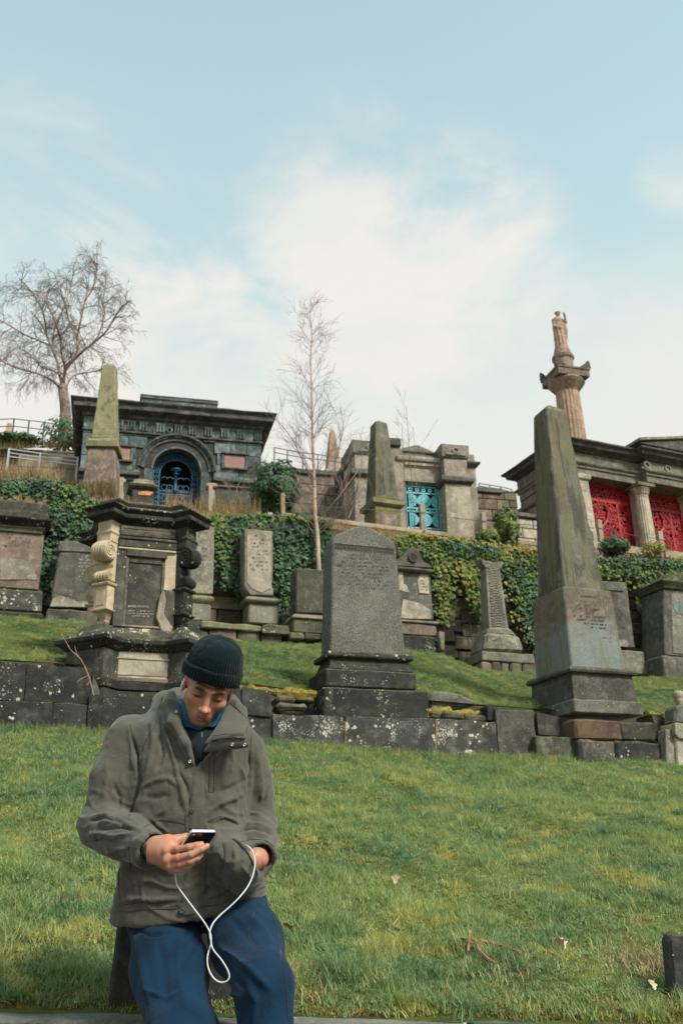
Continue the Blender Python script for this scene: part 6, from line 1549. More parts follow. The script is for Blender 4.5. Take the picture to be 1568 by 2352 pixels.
# ---- small broad-leaved weeds and loose straw in the turf
def lowleaf(n, Ya, Yb):
    Y = rng.uniform(Ya, Yb, n*4); X = rng.uniform(-1, 1, n*4)*(.42*Y+1); k = np.array([noise.noise((x*2.3, y*2.3, 11.)) for x, y in zip(X, Y)]) > .22; X, Y = X[k][:n], Y[k][:n]
    k = on_low(X, Y); return np.stack([X[k], Y[k], ground(X[k], Y[k])+rng.uniform(.012, .035, k.sum())], 1)
p_ = lowleaf(2600, 3.7, 9); n_ = np.tile([0, -.35, 1.], (len(p_), 1))+rng.normal(0, .35, (len(p_), 3))
M['weedleaf'] = leafmat('small_weed_leaf', [(.05, .12, .03), (.10, .18, .045), (.16, .20, .05), (.12, .22, .07)], 3, .2, 20)
o = leaf_cloud('turf_weeds', p_, n_, .020*rng.uniform(.6, 1.3, len(p_)), M['weedleaf']); tag(o, 'small broad-leaved weeds growing in clumps through the lower bank', 'weeds', kind='stuff')
Y = rng.uniform(3.7, 11.5, 9000); X = rng.uniform(-1, 1, 9000)*(.42*Y+1); k = on_low(X, Y) & (np.array([noise.noise((x*1.7, y*1.7, 21.)) for x, y in zip(X, Y)]) > -.1); X, Y = X[k], Y[k]
o = blades('loose_straw', np.stack([X, Y, ground(X, Y)+.02], 1), rng.uniform(.02, .06, len(X)), rng.uniform(.0018, .0034, len(X)), M['deadgrass'], 2.6); tag(o, 'loose pale straw scattered through the turf of the lower bank', 'straw', kind='stuff')
# ---- fallen twigs and leaves
def onground(px, py, lift=.0):
    for Yc in np.linspace(3.55, 12, 1200):
        q = P(px, py, Yc)
        if float(ground(q.x, q.y))+lift >= q.z: return q
def twigs(label, strokes, r):
    c = onground(*strokes[0][0]); t = thing('twig', label, 'twig', c)
    for st in strokes:
        pts = [onground(x, y, .045)+Vector((0, 0, 0))-c for x, y in st]
        MB().tube(pts, [r*(1-.5*i/len(pts)) for i in range(len(pts))], 5).build('branchlet', M['twigb'], t)
M['twigb'] = plain('reddish_dead_twig', (.27, .15, .09), .85, nscale=20)
twigs('forked reddish fallen twig lying in the grass right of the man', [[(1055, 2153), (1100, 2160), (1150, 2170), (1196, 2186)], [(1110, 2163), (1155, 2168), (1194, 2188)], [(1078, 2140), (1077, 2160), (1074, 2185)], [(1090, 2163), (1100, 2185), (1122, 2205), (1135, 2210)]], .0085)
def dead_leaf(label, px, py, s, col, rot, fold=.3):
    c = onground(px, py, .05); m = bpy.data.meshes.new('dead_leaf'); n = 9; V = []; Fc = []
    for i in range(n):
        u = i/(n-1); w = math.sin(u*math.pi)**.7*.36*(1+.35*math.sin(u*17+rot)); V += [(-w, u-.5, fold*w+.10*math.sin(u*4)), (0, u-.5, .06*math.sin(u*5)), (w*.9, u-.5, fold*w*1.6)]
        if i: b = 3*i; Fc += [(b-3, b-2, b+1, b), (b-2, b-1, b+2, b+1)]
    m.from_pydata([(a*s, b*s, z*s) for a, b, z in V], [], Fc)
    o = link_mesh('dead_leaf', m, col); o.location = c; o.rotation_euler = (R(50), R(20)*math.sin(rot), rot); tag(o, label, 'leaf')
    md = o.modifiers.new('thickness', 'SOLIDIFY'); md.thickness = .0015
LT = plain('pale_tan_leaf', (.50, .36, .25), .8, nscale=30); LB = plain('brown_leaf', (.33, .19, .10), .8, nscale=30); LW = plain('bleached_leaf', (.6, .52, .44), .8, nscale=30)
dead_leaf('curled pale tan dead leaf on the grass at the lower right', 1284, 2168, .06, LT, 1.2, .8)
dead_leaf('pale tan dead leaf lying high on the grass right of the jacket', 905, 2022, .055, LT, .3, .9)
dead_leaf('bleached sliver of a leaf on the middle of the bank', 1192, 2038, .035, LW, 2.8)
dead_leaf('orange brown blade-like leaf beside the blue trousers', 662, 2132, .07, LB, 1.75, .2)
dead_leaf('pale dead leaf near the low black grave marker', 1496, 2262, .045, LT, .5)
dead_leaf('small bleached leaf left of the fallen twigs', 966, 2121, .03, LW, 1.8)
# ================================================================ implicit-surface sculpting
class Grid:
    def __init__(s, lo, hi, h):
        s.lo = np.array(lo, float); s.h = h; s.n = np.ceil((np.array(hi)-s.lo)/h).astype(int)+1
        ax = [s.lo[i]+h*np.arange(s.n[i]) for i in range(3)]
        s.X, s.Y, s.Z = [a.astype(np.float32) for a in np.meshgrid(*ax, indexing='ij', sparse=True)]
    def ell(s, c, r, rot=None):
        x, y, z = s.X-c[0], s.Y-c[1], s.Z-c[2]
        if rot is not None: x, y, z = [rot[0][i]*x+rot[1][i]*y+rot[2][i]*z for i in range(3)]
        k = np.sqrt((x/r[0])**2+(y/r[1])**2+(z/r[2])**2); return (k-1)*min(r)
    def cap(s, a, b, ra, rb):
        a = np.array(a, float); b = np.array(b, float); d = b-a; L = float(d@d)+1e-9
        t = np.clip(((s.X-a[0])*d[0]+(s.Y-a[1])*d[1]+(s.Z-a[2])*d[2])/L, 0, 1)
        return np.sqrt((s.X-a[0]-t*d[0])**2+(s.Y-a[1]-t*d[1])**2+(s.Z-a[2]-t*d[2])**2)-(ra+(rb-ra)*t)
    def chain(s, pts, rad, k=.01):
        F = None
        for i in range(len(pts)-1):
            q = s.cap(pts[i], pts[i+1], rad[i], rad[i+1]); F = q if F is None else smin(F, q, k)
        return F
    def plane(s, p, n): n = np.array(n, float); n /= np.linalg.norm(n); return (s.X-p[0])*n[0]+(s.Y-p[1])*n[1]+(s.Z-p[2])*n[2]
    def full(s, v): return np.broadcast_to(v, s.n)
def smin(a, b, k):
    h = np.clip(.5+.5*(b-a)/k, 0, 1); return b+(a-b)*h-k*h*(1-h)
def smax(a, b, k): return -smin(-a, -b, k)
def nets(g, F):
    """surface nets"""
    F = np.ascontiguousarray(g.full(F)); S = F < 0; c = [slice(0, -1), slice(1, None)]
    cnt = sum(S[c[i], c[j], c[k]].astype(np.int8) for i in (0, 1) for j in (0, 1) for k in (0, 1))
    act = np.argwhere((cnt > 0) & (cnt < 8)); idm = np.full(cnt.shape, -1, np.int64); idm[tuple(act.T)] = np.arange(len(act))
    acc = np.zeros((len(act), 3)); num = np.zeros(len(act)); corner = [(i, j, k) for i in (0, 1) for j in (0, 1) for k in (0, 1)]
    for a in corner:
        for ax in range(3):
            if a[ax]: continue
            b = list(a); b[ax] = 1; fa = F[tuple((act+a).T)]; fb = F[tuple((act+b).T)]; m = (fa < 0) != (fb < 0)
            t = np.where(m, fa/np.where(fa == fb, 1, fa-fb), 0); p = np.array(a, float)+np.eye(3)[ax]*t[:, None]
            acc += p*m[:, None]; num += m
    V = (act+acc/num[:, None])*g.h+g.lo; Q = []
    for ax in range(3):
        u, v = (ax+1) % 3, (ax+2) % 3; sa = [slice(None)]*3; sb = [slice(None)]*3; sa[ax] = slice(0, -1); sb[ax] = slice(1, None)
        d = S[tuple(sa)] != S[tuple(sb)]; e = np.argwhere(d); ok = (e[:, u] > 0) & (e[:, v] > 0) & (e[:, u] < cnt.shape[u]) & (e[:, v] < cnt.shape[v]); e = e[ok]
        neg = S[tuple(e.T)]; qs = []
        for du, dv in ((-1, -1), (0, -1), (0, 0), (-1, 0)):
            t = e.copy(); t[:, u] += du; t[:, v] += dv; qs.append(idm[tuple(t.T)])
        q = np.stack(qs, 1); q[~neg] = q[~neg][:, ::-1]; Q.append(q)
    Q = np.concatenate(Q); Q = Q[(Q >= 0).all(1)]; return V, Q
def vnormals(V, Q):
    n = np.cross(V[Q[:, 2]]-V[Q[:, 0]], V[Q[:, 3]]-V[Q[:, 1]]); N = np.zeros_like(V)
    for i in range(4): np.add.at(N, Q[:, i], n)
    return N/(np.linalg.norm(N, axis=1)[:, None]+1e-12)
def relax(V, Q, it=2, lam=.5):
    for _ in range(it):
        S_ = np.zeros_like(V); C = np.zeros(len(V))
        for i in range(4):
            for j in (1, 3): np.add.at(S_, Q[:, i], V[Q[:, (i+j) % 4]]); np.add.at(C, Q[:, i], 1)
        V = V+(S_/np.maximum(C, 1)[:, None]-V)*lam
    return V
def mesh_np(name, V, Q, mt, parent=None, smooth=True):
    me = bpy.data.meshes.new(name); k = Q.shape[1]; me.vertices.add(len(V)); me.vertices.foreach_set('co', V.ravel().astype(np.float32))
    me.loops.add(Q.size); me.loops.foreach_set('vertex_index', Q.ravel().astype(np.int32)); me.polygons.add(len(Q))
    me.polygons.foreach_set('loop_start', (np.arange(len(Q))*k).astype(np.int32)); me.polygons.foreach_set('loop_total', np.full(len(Q), k, np.int32)); me.update(calc_edges=True)
    return link_mesh(name, me, mt, parent, smooth)
def Pn(x, y, Y): return np.array(P(x, y, Y))
def z1(x, y): return (156.8+x/2.777, 1411.5+y/2.777)
def z2(x, y): return (156.8+x/2.777, 1850.7+y/2.777)
def topx(V):
    """picture coordinates of world points (used to lay the drawn creases onto the cloth that hangs there)"""
    d = V-np.array(CAM); w = d@np.array(FW); return 784+F_PX*(d@np.array(RT))/w, 1176-F_PX*(d@np.array(UP))/w
def creases(V, N, lst):
    """raise (+) or sink (-) soft folds of cloth along polylines on the side facing the path"""
    px, py = topx(V); amt = np.zeros(len(V)); front = np.clip(-N[:, 1]*1.6+.25, 0, 1)
    for sgn, pts, w in lst:
        best = np.full(len(V), 1e9)
        tt = np.zeros(len(V)); Ltot = len(pts)-1
        for i in range(Ltot):
            (ax, ay), (bx, by) = pts[i], pts[i+1]; dx, dy = bx-ax, by-ay; L = dx*dx+dy*dy+1e-9
            t = np.clip(((px-ax)*dx+(py-ay)*dy)/L, 0, 1); d = np.hypot(px-ax-t*dx, py-ay-t*dy); m = d < best; best[m] = d[m]; tt[m] = (i+t[m])/Ltot
        fade = np.clip(np.minimum(tt, 1-tt)*5+.25, 0, 1)
        amt += sgn*np.exp(-(best/(w*.72))**2)*fade
    return V+N*(amt*front)[:, None]
# ---------------------------------------------------------------- the statue on the column
def statue():
    o, t, s = COLM; st = thing('statue', 'weathered robed stone figure in a cap, one hand raised, on top of the column', 'statue', o.w(0, 0, 3.32), R(16))
    H = 94*s; g = Grid((-1.2, -1.1, -.1), (1.3, 1.1, H*1.02), .055); k = H/3.1
    q = lambda x, y, z: (x*k, y*k, z*k)
    F = g.chain([q(-.02, 0, .1), q(-.03, 0, .9), q(-.05, 0, 1.7), q(-.05, 0, 2.25)], [.42*k, .37*k, .36*k, .33*k], .1)
    F = smin(F, g.ell(q(-.05, 0, 2.35), (.40*k, .28*k, .22*k)), .1)
    F = smin(F, g.chain([q(-.03, -.02, 2.5), q(-.01, -.04, 2.68)], [.12*k, .1*k], .02), .06)
    F = smin(F, g.ell(q(.0, -.06, 2.83), (.15*k, .17*k, .19*k)), .03); F = smin(F, g.ell(q(-.0, -.04, 2.96), (.24*k, .24*k, .075*k)), .02)
    F = smin(F, g.chain([q(.28, -.05, 2.3), q(.42, -.25, 2.12), q(.33, -.38, 2.55), q(.27, -.38, 2.78)], [.13*k, .11*k, .08*k, .09*k], .04), .04)
    F = smin(F, g.chain([q(-.36, 0, 2.3), q(-.42, -.12, 1.75), q(-.12, -.36, 1.55)], [.13*k, .12*k, .1*k], .05), .05)
    F = smin(F, g.chain([q(.30, -.15, 1.98), q(.38, -.2, 1.55), q(.35, -.1, .6)], [.15*k, .12*k, .09*k], .05), .05)
    V, Q = nets(g, F); V = relax(V, Q, 1); N = vnormals(V, Q); a = np.arctan2(V[:, 1], V[:, 0])
    V += N*(np.sin(a*11+V[:, 2]*1.3)*.035*np.clip((2.2*k-V[:, 2])/k, 0, 1))[:, None]
    mesh_np('figure', V, Q, M['orange'], st)
    MB().lathe([(.50*k, -.02), (.5*k, .1), (.45*k, .14)], 14).build('base', M['orange'], st)
statue()

# ================================================================ the man
MAN = thing('person', 'young man in navy beanie, olive jacket and blue trousers, looking down at a phone', 'person', (P(450, 2100, 3.2).x, 3.2, 0))
MO = np.array(MAN.location)
def part(name, V, Q, mt, parent=None, smooth=True):
    o = mesh_np(name, V-(MO if parent is None or parent is MAN else np.array([0, 0, 0])-(-MO)), Q, mt, parent or MAN, smooth); return o
def cloth(name, col, rough=.85, weave=420, bump=.35, var=.18, spec=.2, sheen=.2):
    m, g, b = mat(name); tc = g.new('ShaderNodeTexCoord'); v = tc.outputs['Object']
    c = g.mix(g.ramp(g.noise(v, 5, 5, .6), .35, .65), mul(col, 1-var), mul(col, 1+var))
    c = g.mix(g.ramp(g.noise(v, 260, 2, .6), .3, .7, 0, .5), c, mul(col, 1.35))
    g.link(c, b.inputs['Base Color']); b.inputs['Roughness'].default_value = rough; b.inputs['Specular IOR Level'].default_value = spec
    b.inputs['Sheen Weight'].default_value = sheen
    bp = g.new('ShaderNodeBump'); bp.inputs['Strength'].default_value = bump; bp.inputs['Distance'].default_value = .006
    h = g.math('ADD', g.math('MULTIPLY', g.noise(v, 24, 5, .62, 1.2), 1.6), g.math('MULTIPLY', g.noise(v, weave, 2, .5), .12))
    g.link(h, bp.inputs['Height']); g.link(bp.outputs[0], b.inputs['Normal']); return m
M['jacket'] = cloth('olive_canvas', (.067, .066, .051)); M['jacketdk'] = cloth('olive_seam', (.026, .025, .020)); M['lining'] = cloth('dark_lining', (.012, .014, .018))
M['fleece'] = cloth('navy_fleece', (.005, .008, .011)); M['teal'] = cloth('teal_collar', (.006, .115, .185), var=.4); M['trouser'] = cloth('blue_cotton', (.0010, .0180, .043), var=.25, sheen=.05)
M['wool'] = cloth('navy_wool', (.0025, .010, .014), .95, 300, .8, .2, .08, .10)
M['metal'] = plain('dull_snap_metal', (.42, .42, .40), .35, .9); M['darksnap'] = plain('dark_snap', (.03, .04, .045), .4)
M['shoe'] = plain('dark_shoe', (.03, .03, .03), .6)

def build_jacket():
    g = Grid((-1.0, 2.82, .80), (.0, 3.52, 1.66), .0050)
    rows = [(1600, 440, 500, 3.20, .05), (1622, 405, 535, 3.19, .075), (1645, 345, 556, 3.18, .10), (1672, 308, 572, 3.18, .118), (1705, 298, 578, 3.18, .132), (1780, 288, 576, 3.18, .142), (1880, 292, 574, 3.19, .148),
            (1960, 284, 592, 3.21, .152), (2040, 272, 608, 3.25, .160), (2085, 264, 613, 3.27, .165), (2125, 264, 613, 3.27, .163)]
    zz, cx, hw, cy, hd = [], [], [], [], []
    for py, a, b, Y, d in rows:
        A, B = Pn(a, py, Y), Pn(b, py, Y); zz.append((A[2]+B[2])/2); cx.append((A[0]+B[0])/2); hw.append((B[0]-A[0])/2); cy.append(Y); hd.append(d)
    zz = zz[::-1]; I = lambda v: np.interp(g.Z, zz, v[::-1]).astype(np.float32)
    CX, HW, CY, HD = I(cx), I(hw), I(cy), I(hd)
    kx = np.abs((g.X-CX)/HW); ky = np.abs((g.Y-CY)/HD); T = ((kx**2.5+ky**2.5)**(1/2.5)-1)*np.minimum(HW, HD)*.9
    T = np.maximum(T, g.Z-zz[-1])
    hem = g.plane(Pn(440, 2112, 3.1), (-.10, -.05, -1)); hem = g.plane(Pn(264, 2121, 3.15), np.cross(Pn(613, 2056, 3.2)-Pn(264, 2121, 3.15), np.array([0, -1, .06])))
    nrm = np.cross(Pn(613, 2056, 3.2)-Pn(264, 2121, 3.15), np.array([0, -1., -.05])); nrm = nrm if nrm[2] < 0 else -nrm
    T = smax(T, g.plane(Pn(264, 2121, 3.15), nrm) - .030*np.clip(1-kx**2, 0, 1)*(g.Y < CY), .006)
    # sleeves
    ls, le, lw = Pn(303, 1702, 3.18), Pn(236, 1893, 3.14), Pn(352, 1953, 2.93)
    lm = ls+(le-ls)*.5+np.array([.0, 0, 0])
    A1 = g.chain([ls, lm, le], [.085, .080, .070], .03); A2 = g.chain([le+np.array([0, -.01, -.005]), le+(lw-le)*.5, lw], [.069, .066, .0545], .02)
    Ls = smin(A1, A2, .02)
    ax = (lw-le)/np.linalg.norm(lw-le); Ls = smax(Ls, g.plane(lw-ax*.002, ax), .004)
    Ls = smax(Ls, -g.cap(lw-ax*.05, lw+ax*.05, .040, .046), .004)
    rs, re_, rw = Pn(556, 1726, 3.20), Pn(587, 1893, 3.26), Pn(597, 1972, 3.06)
    rm = rs+(re_-rs)*.5+np.array([.008, 0, 0])
    B1 = g.chain([rs, rm, re_], [.072, .068, .061], .03); B2 = g.chain([re_, re_+(rw-re_)*.5, rw], [.062, .060, .053], .02)
    Rs = smin(B1, B2, .02); bx = (rw-re_)/np.linalg.norm(rw-re_); Rs = smax(Rs, g.plane(rw, bx), .004); Rs = smax(Rs, -g.cap(rw-bx*.05, rw+bx*.05, .038, .044), .004)
    F = smin(T, A1, .035); F = np.minimum(F, smin(F, Ls, .012)); F = smin(F, B1, .03); F = smin(F, Rs, .012)
    hz = lambda x, y, Y: Pn(*z2(x, y), Y)
    pk = g.chain([hz(960, 300, 3.09), hz(1060, 330, 3.055), hz(1130, 380, 3.045), hz(1110, 470, 3.08)], [.050, .050, .048, .045], .03)
    pa, pb = hz(1108, 235, 3.0), hz(1214, 430, 3.0); pn_ = np.cross(pb-pa, pa-np.array(CAM)); pn_ /= np.linalg.norm(pn_)
    if (hz(960, 400, 3.0)-pa)@pn_ > 0: pn_ = -pn_
    pk = smax(pk, g.plane(pa, pn_), .004); F = smin(F, pk, .045)
    # hood lying behind the neck and round the collar
    hood = g.chain([Pn(366, 1642, 3.17), Pn(378, 1618, 3.22), Pn(410, 1614, 3.30), Pn(465, 1616, 3.34), Pn(516, 1624, 3.30), Pn(540, 1644, 3.22)], [.034, .038, .046, .050, .042, .034], .03)
    F = smin(F, hood, .03)
    colL = g.chain([Pn(392, 1600, 3.17), Pn(390, 1622, 3.10), Pn(400, 1660, 3.04), Pn(425, 1705, 3.025), Pn(444, 1750, 3.035)], [.020, .024, .019, .013, .006], .02); F = smin(F, colL, .02)
    colR = g.chain([Pn(532, 1606, 3.19), Pn(548, 1636, 3.12), Pn(552, 1668, 3.06), Pn(520, 1698, 3.035), Pn(485, 1728, 3.035), Pn(460, 1756, 3.04)], [.020, .026, .026, .020, .013, .008], .02); F = smin(F, colR, .02)
    # open neck: a wedge and a hollow for the neck
    nk = g.cap(Pn(463, 1590, 3.17), Pn(463, 1668, 3.12), .082, .072); F = smax(F, -nk, .012)
    px, py = None, None
    a, b, c, d = Pn(416, 1615, 3.05), Pn(450, 1762, 3.05), Pn(510, 1700, 3.05), Pn(542, 1615, 3.05)
    def edge(p, q):   # signed distance to a vertical-ish plane through p,q and the camera direction
        n = np.cross(q-p, p-np.array(CAM)); n /= np.linalg.norm(n); return g.plane(p, n)
    e1, e2, e3 = edge(a, b), edge(b, c), edge(c, d)
    W_ = np.maximum(np.maximum(e1*np.sign(float(0) or 1), e2), e3); mid = (a+b+c+d)/4
    def side(p, q):
        n = np.cross(q-p, p-np.array(CAM)); n /= np.linalg.norm(n)
        if (mid-p)@n > 0: n = -n
        return g.plane(p, n)
    W_ = np.maximum(np.maximum(side(a, b), side(b, c)), np.maximum(side(c, d), g.plane(Pn(460, 1600, 3.05), (0, 0, 1))))
    W_ = np.maximum(W_, g.Y-3.13); F = smax(F, -W_, .006)
    V, Q = nets(g, F); V = relax(V, Q, 2, .5); N = vnormals(V, Q)
    Z1 = lambda *p: [z1(*q) for q in p]; Z2 = lambda *p: [z2(*q) for q in p]
    k = .0108
    L = [(+k, Z1((600, 640), (640, 800), (690, 960), (730, 1130), (755, 1270)), 6), (-k, Z1((560, 620), (590, 760), (600, 900), (560, 1000)), 6), (+k*.8, Z1((530, 640), (545, 800), (520, 950), (470, 1080)), 7),
         (-k*.8, Z1((640, 760), (690, 920), (720, 1060)), 4), (+k*.6, Z1((460, 1110), (540, 1060), (640, 1040), (700, 1090)), 7), (-k*.5, Z1((470, 1160), (570, 1170), (640, 1150)), 8),
         (+k*.4, Z1((540, 1290), (620, 1250), (660, 1180), (655, 1080)), 6), (-k*1.3, Z1((395, 760), (440, 900), (450, 1060), (410, 1220), (385, 1300)), 6), (+k*.6, Z1((380, 700), (410, 860), (425, 1000)), 6),
         (+k*.7, Z1((1040, 860), (1050, 940), (1030, 1010)), 5), (+k*.7, Z1((960, 900), (930, 1000), (900, 1120)), 6), (+k*.9, Z1((900, 1260), (980, 1200), (1060, 1170), (1140, 1120)), 8), (-k*.8, Z1((960, 1130), (1040, 1110), (1120, 1060)), 7),
         (+k*.7, Z1((910, 1320), (1000, 1290), (1080, 1320)), 5), (-k, Z1((1150, 880), (1165, 980), (1150, 1100), (1110, 1200), (1090, 1340)), 6), (-k*.6, Z1((840, 860), (860, 940), (850, 1020)), 5),
         (+k*.8, Z1((1090, 960), (1130, 1060), (1120, 1140)), 6), (-k*.6, Z1((700, 1000), (760, 1100), (780, 1250)), 4),
         # left sleeve
         (+k*.9, Z1((160, 1290), (250, 1275), (330, 1300), (380, 1340)), 5), (-k, Z1((140, 1320), (230, 1300), (330, 1330), (400, 1380)), 4), (-k*.7, Z1((290, 1080), (330, 1180), (320, 1270)), 6), (+k*.5, Z1((240, 900), (250, 1050), (220, 1180)), 8),
         (+k*.9, Z2((130, 190), (200, 175), (300, 195), (400, 180)), 5), (-k*.9, Z2((120, 230), (220, 215), (320, 235)), 4), (+k*.8, Z2((190, 110), (280, 100), (380, 130), (470, 160)), 5), (-k*.9, Z2((200, 150), (300, 140), (420, 150)), 4),
         (+k*.7, Z2((160, 290), (260, 300), (370, 270)), 6), (-k*.7, Z2((250, 60), (330, 70), (400, 100)), 4), (-k*.6, Z2((220, 330), (320, 345), (380, 320)), 5),
         # right sleeve
         (+k, Z2((1100, 140), (1180, 115), (1250, 130), (1310, 170)), 4), (-k, Z2((1095, 165), (1180, 145), (1260, 160), (1310, 200)), 3.6), (+k*.9, Z2((1100, 200), (1200, 175), (1290, 205)), 4), (-k*.8, Z2((1120, 215), (1210, 195), (1300, 235)), 3.6),
         (+k*.7, Z2((1140, 40), (1220, 60), (1300, 110)), 5), (-k*.9, Z2((1120, 70), (1200, 90), (1290, 140)), 5), (-k*.6, Z1((1180, 900), (1190, 1050), (1180, 1200)), 7), (+k*.6, Z1((1210, 900), (1230, 1060), (1230, 1200)), 7),
         # lower body
         (+k*.8, Z2((330, 610), (450, 590), (560, 600), (690, 590)), 5), (-k*.9, Z2((330, 640), (450, 618), (560, 625), (690, 612)), 3.5), (+k*.7, Z2((1060, 260), (1075, 350), (1045, 430)), 6), (-k*.7, Z2((985, 230), (990, 330), (980, 430)), 6),
         (+k*.7, Z2((890, 480), (950, 560), (930, 620)), 6), (-k*.7, Z2((860, 440), (890, 520), (870, 590)), 5), (+k*.6, Z2((1110, 380), (1150, 440), (1170, 470)), 4), (-k*.6, Z2((1060, 500), (1000, 560), (900, 600)), 6),
         (+k*.5, Z2((560, 110), (600, 140), (640, 170)), 5), (-k*.5, Z2((480, 130), (520, 190), (560, 220)), 6), (+k*.6, Z2((920, 120), (950, 200), (930, 300)), 6)]
    V = creases(V, N, L); N = vnormals(V, Q)
    q = V*np.array([9, 9, 6]); nz = np.array([noise.fractal(Vector(p), .7, 2.1, 4) for p in q]); nz2 = np.array([noise.noise(Vector(p)) for p in V*np.array([24, 24, 34])])
    rg_ = np.array([1-2*abs(noise.noise(Vector((p[0]*13+1.2*noise.noise(Vector(p*9)), p[1]*10, p[2]*17+p[0]*6)))) for p in V]); V = V+N*(nz*.0050+nz2*.0020+np.clip(rg_-.45, 0, 1)*.0085*np.clip((1.42-V[:, 2])/.22, .12, 1))[:, None]
    o = part('jacket', V, Q, M['jacket']); return o, V, Q, dict(le=le, lw=lw, ax=ax, rw=rw, bx=bx, re=re_)
JK, JV, JQ, JP = build_jacket()
JB = BVHTree.FromPolygons([tuple(v) for v in JV], [tuple(q) for q in JQ])
def onjk(px, py, off=.0015, tree=None, Yd=3.0):
    """the spot on the cloth seen at a picture point, lifted a little off the surface"""
    d = ray(px, py).normalized(); h = (tree or JB).ray_cast(CAM, d, 6)
    if h[0] is None: return P(px, py, Yd)
    n = h[1] if h[1].dot(d) < 0 else -h[1]; return h[0]+n*off
def dense(pts, step=3.):
    out = []
    for i in range(len(pts)-1):
        (a, b), (c, d) = pts[i], pts[i+1]; n = max(1, int(math.hypot(c-a, d-b)/step))
        out += [(a+(c-a)*k/n, b+(d-b)*k/n) for k in range(n)]
    return out+[pts[-1]]
def addpart(mb, name, mt, parent=None, smooth=False):
    mb.v = [(x-MO[0], y-MO[1], z-MO[2]) for x, y, z in mb.v]; o = mb.build(name, mt, MAN if parent is None else parent, smooth=smooth); return o
def smooth2(pts):
    if len(pts) < 3: return pts
    return [(v.x, v.y) for v in curve_pts([Vector((a, b, 0)) for a, b in pts], 4)]
def seam(pts, r=.0012, mt='jacketdk', name='seam', off=.0006, tree=None):
    pts = smooth2(pts)
    mb = MB(); q = [onjk(x, y, off, tree) for x, y in dense(pts)]; mb.tube(q, r, 4); return addpart(mb, name, M[mt], JK)
def ribbon(L_, R_, thick=.004, name='placket', mt='jacket', n=40, tree=None, taper=True, m_=6):
    """strip of cloth between two picture polylines, lying on the jacket"""
    def samp(pts, t):
        seg = [math.hypot(pts[i+1][0]-pts[i][0], pts[i+1][1]-pts[i][1]) for i in range(len(pts)-1)]; T = t*sum(seg)
        for i, s in enumerate(seg):
            if T <= s or i == len(seg)-1: k = min(1, T/s); return (pts[i][0]+(pts[i+1][0]-pts[i][0])*k, pts[i][1]+(pts[i+1][1]-pts[i][1])*k)
            T -= s
    G = []
    for i in range(n+1):
        a, b = samp(L_, i/n), samp(R_, i/n); row = []
        for j in range(m_+1):
            u = j/m_; e = (i in (0, n)) or (j in (0, m_)); row.append(onjk(a[0]+(b[0]-a[0])*u, a[1]+(b[1]-a[1])*u, -.002 if e else thick, tree))
        G.append(row)
    V = np.array([[tuple(p) for p in r] for r in G]); V[1:-1] = (V[:-2]+2*V[1:-1]+V[2:])/4
    V = V.reshape(-1, 3); Q = np.array([(i*(m_+1)+j, (i+1)*(m_+1)+j, (i+1)*(m_+1)+j+1, i*(m_+1)+j+1) for i in range(n) for j in range(m_)])
    return mesh_np(name, V-MO, Q, M[mt], JK, True)
Z1 = lambda *p: [z1(*q) for q in p]; Z2 = lambda *p: [z2(*q) for q in p]
ribbon(Z1((800, 960), (780, 1100), (765, 1280), (765, 1390)), Z1((880, 905), (875, 1100), (872, 1280), (870, 1390)), name='placket')
ribbon(Z2((765, 10), (762, 150)), Z2((872, 10), (862, 150)), name='placket')
ribbon(Z2((735, 430), (712, 580), (703, 640), (702, 712)), Z2((855, 300), (850, 520), (845, 640), (842, 700)), name='placket')
for pts in (Z1((900, 905), (898, 1010), (900, 1132)), Z1((932, 890), (930, 1010), (928, 1132)), Z1((900, 1132), (928, 1132)), Z2((480, 140), (560, 98), (640, 95), (750, 118)), Z2((890, 100), (960, 70), (1030, 82), (1085, 112)), Z2((895, 108), (960, 78), (1030, 90), (1080, 120)),
            Z1((560, 660), (548, 720), (510, 780), (480, 850), (470, 960)), Z1((395, 700), (410, 760), (437, 860), (448, 980), (440, 1100), (405, 1230), (383, 1300)),
            Z2((315, 672), (400, 672), (520, 662), (700, 655)), Z2((845, 645), (950, 630), (1060, 595), (1160, 555), (1255, 515)), Z2((328, 400), (322, 500), (330, 600)),
            Z1((745, 1280), (752, 1390)), Z2((885, 260), (878, 430), (870, 560)), Z2((385, 262), (440, 268), (492, 272)), Z2((387, 262), (392, 330), (397, 400)), Z2((1100, 232), (1180, 215), (1260, 225), (1312, 262)), Z1((1168, 770), (1160, 900), (1165, 1000))):
    seam(pts)
seam(Z2((1050, 215), (1092, 240), (1130, 285), (1165, 345), (1192, 400), (1205, 440)), .003, 'lining', 'pocket_edge', .001)
for (x, y), mt, r in ((z1(685, 622), 'metal', .0055), (z1(779, 937), 'metal', .0055), (z1(790, 1256), 'darksnap', .007), (z2(732, 665), 'darksnap', .0095), (z1(673, 497), 'metal', .004)):
    c = onjk(x, y, .006 if mt == 'darksnap' else .003); c2 = onjk(x+1, y, .006); n = (CAM-c).normalized(); u = Vector((1, 0, 0)); v = n.cross(u).normalized(); u = v.cross(n)
    mb = MB(); mb.rings([[c+(u*math.cos(a)+v*math.sin(a))*r*k+n*h for a in [i*math.pi/7 for i in range(14)]] for k, h in ((1, -.004), (1, .0015), (.7, .0028), (.45, .0012))]); addpart(mb, 'snap_button', M[mt], JK, True)
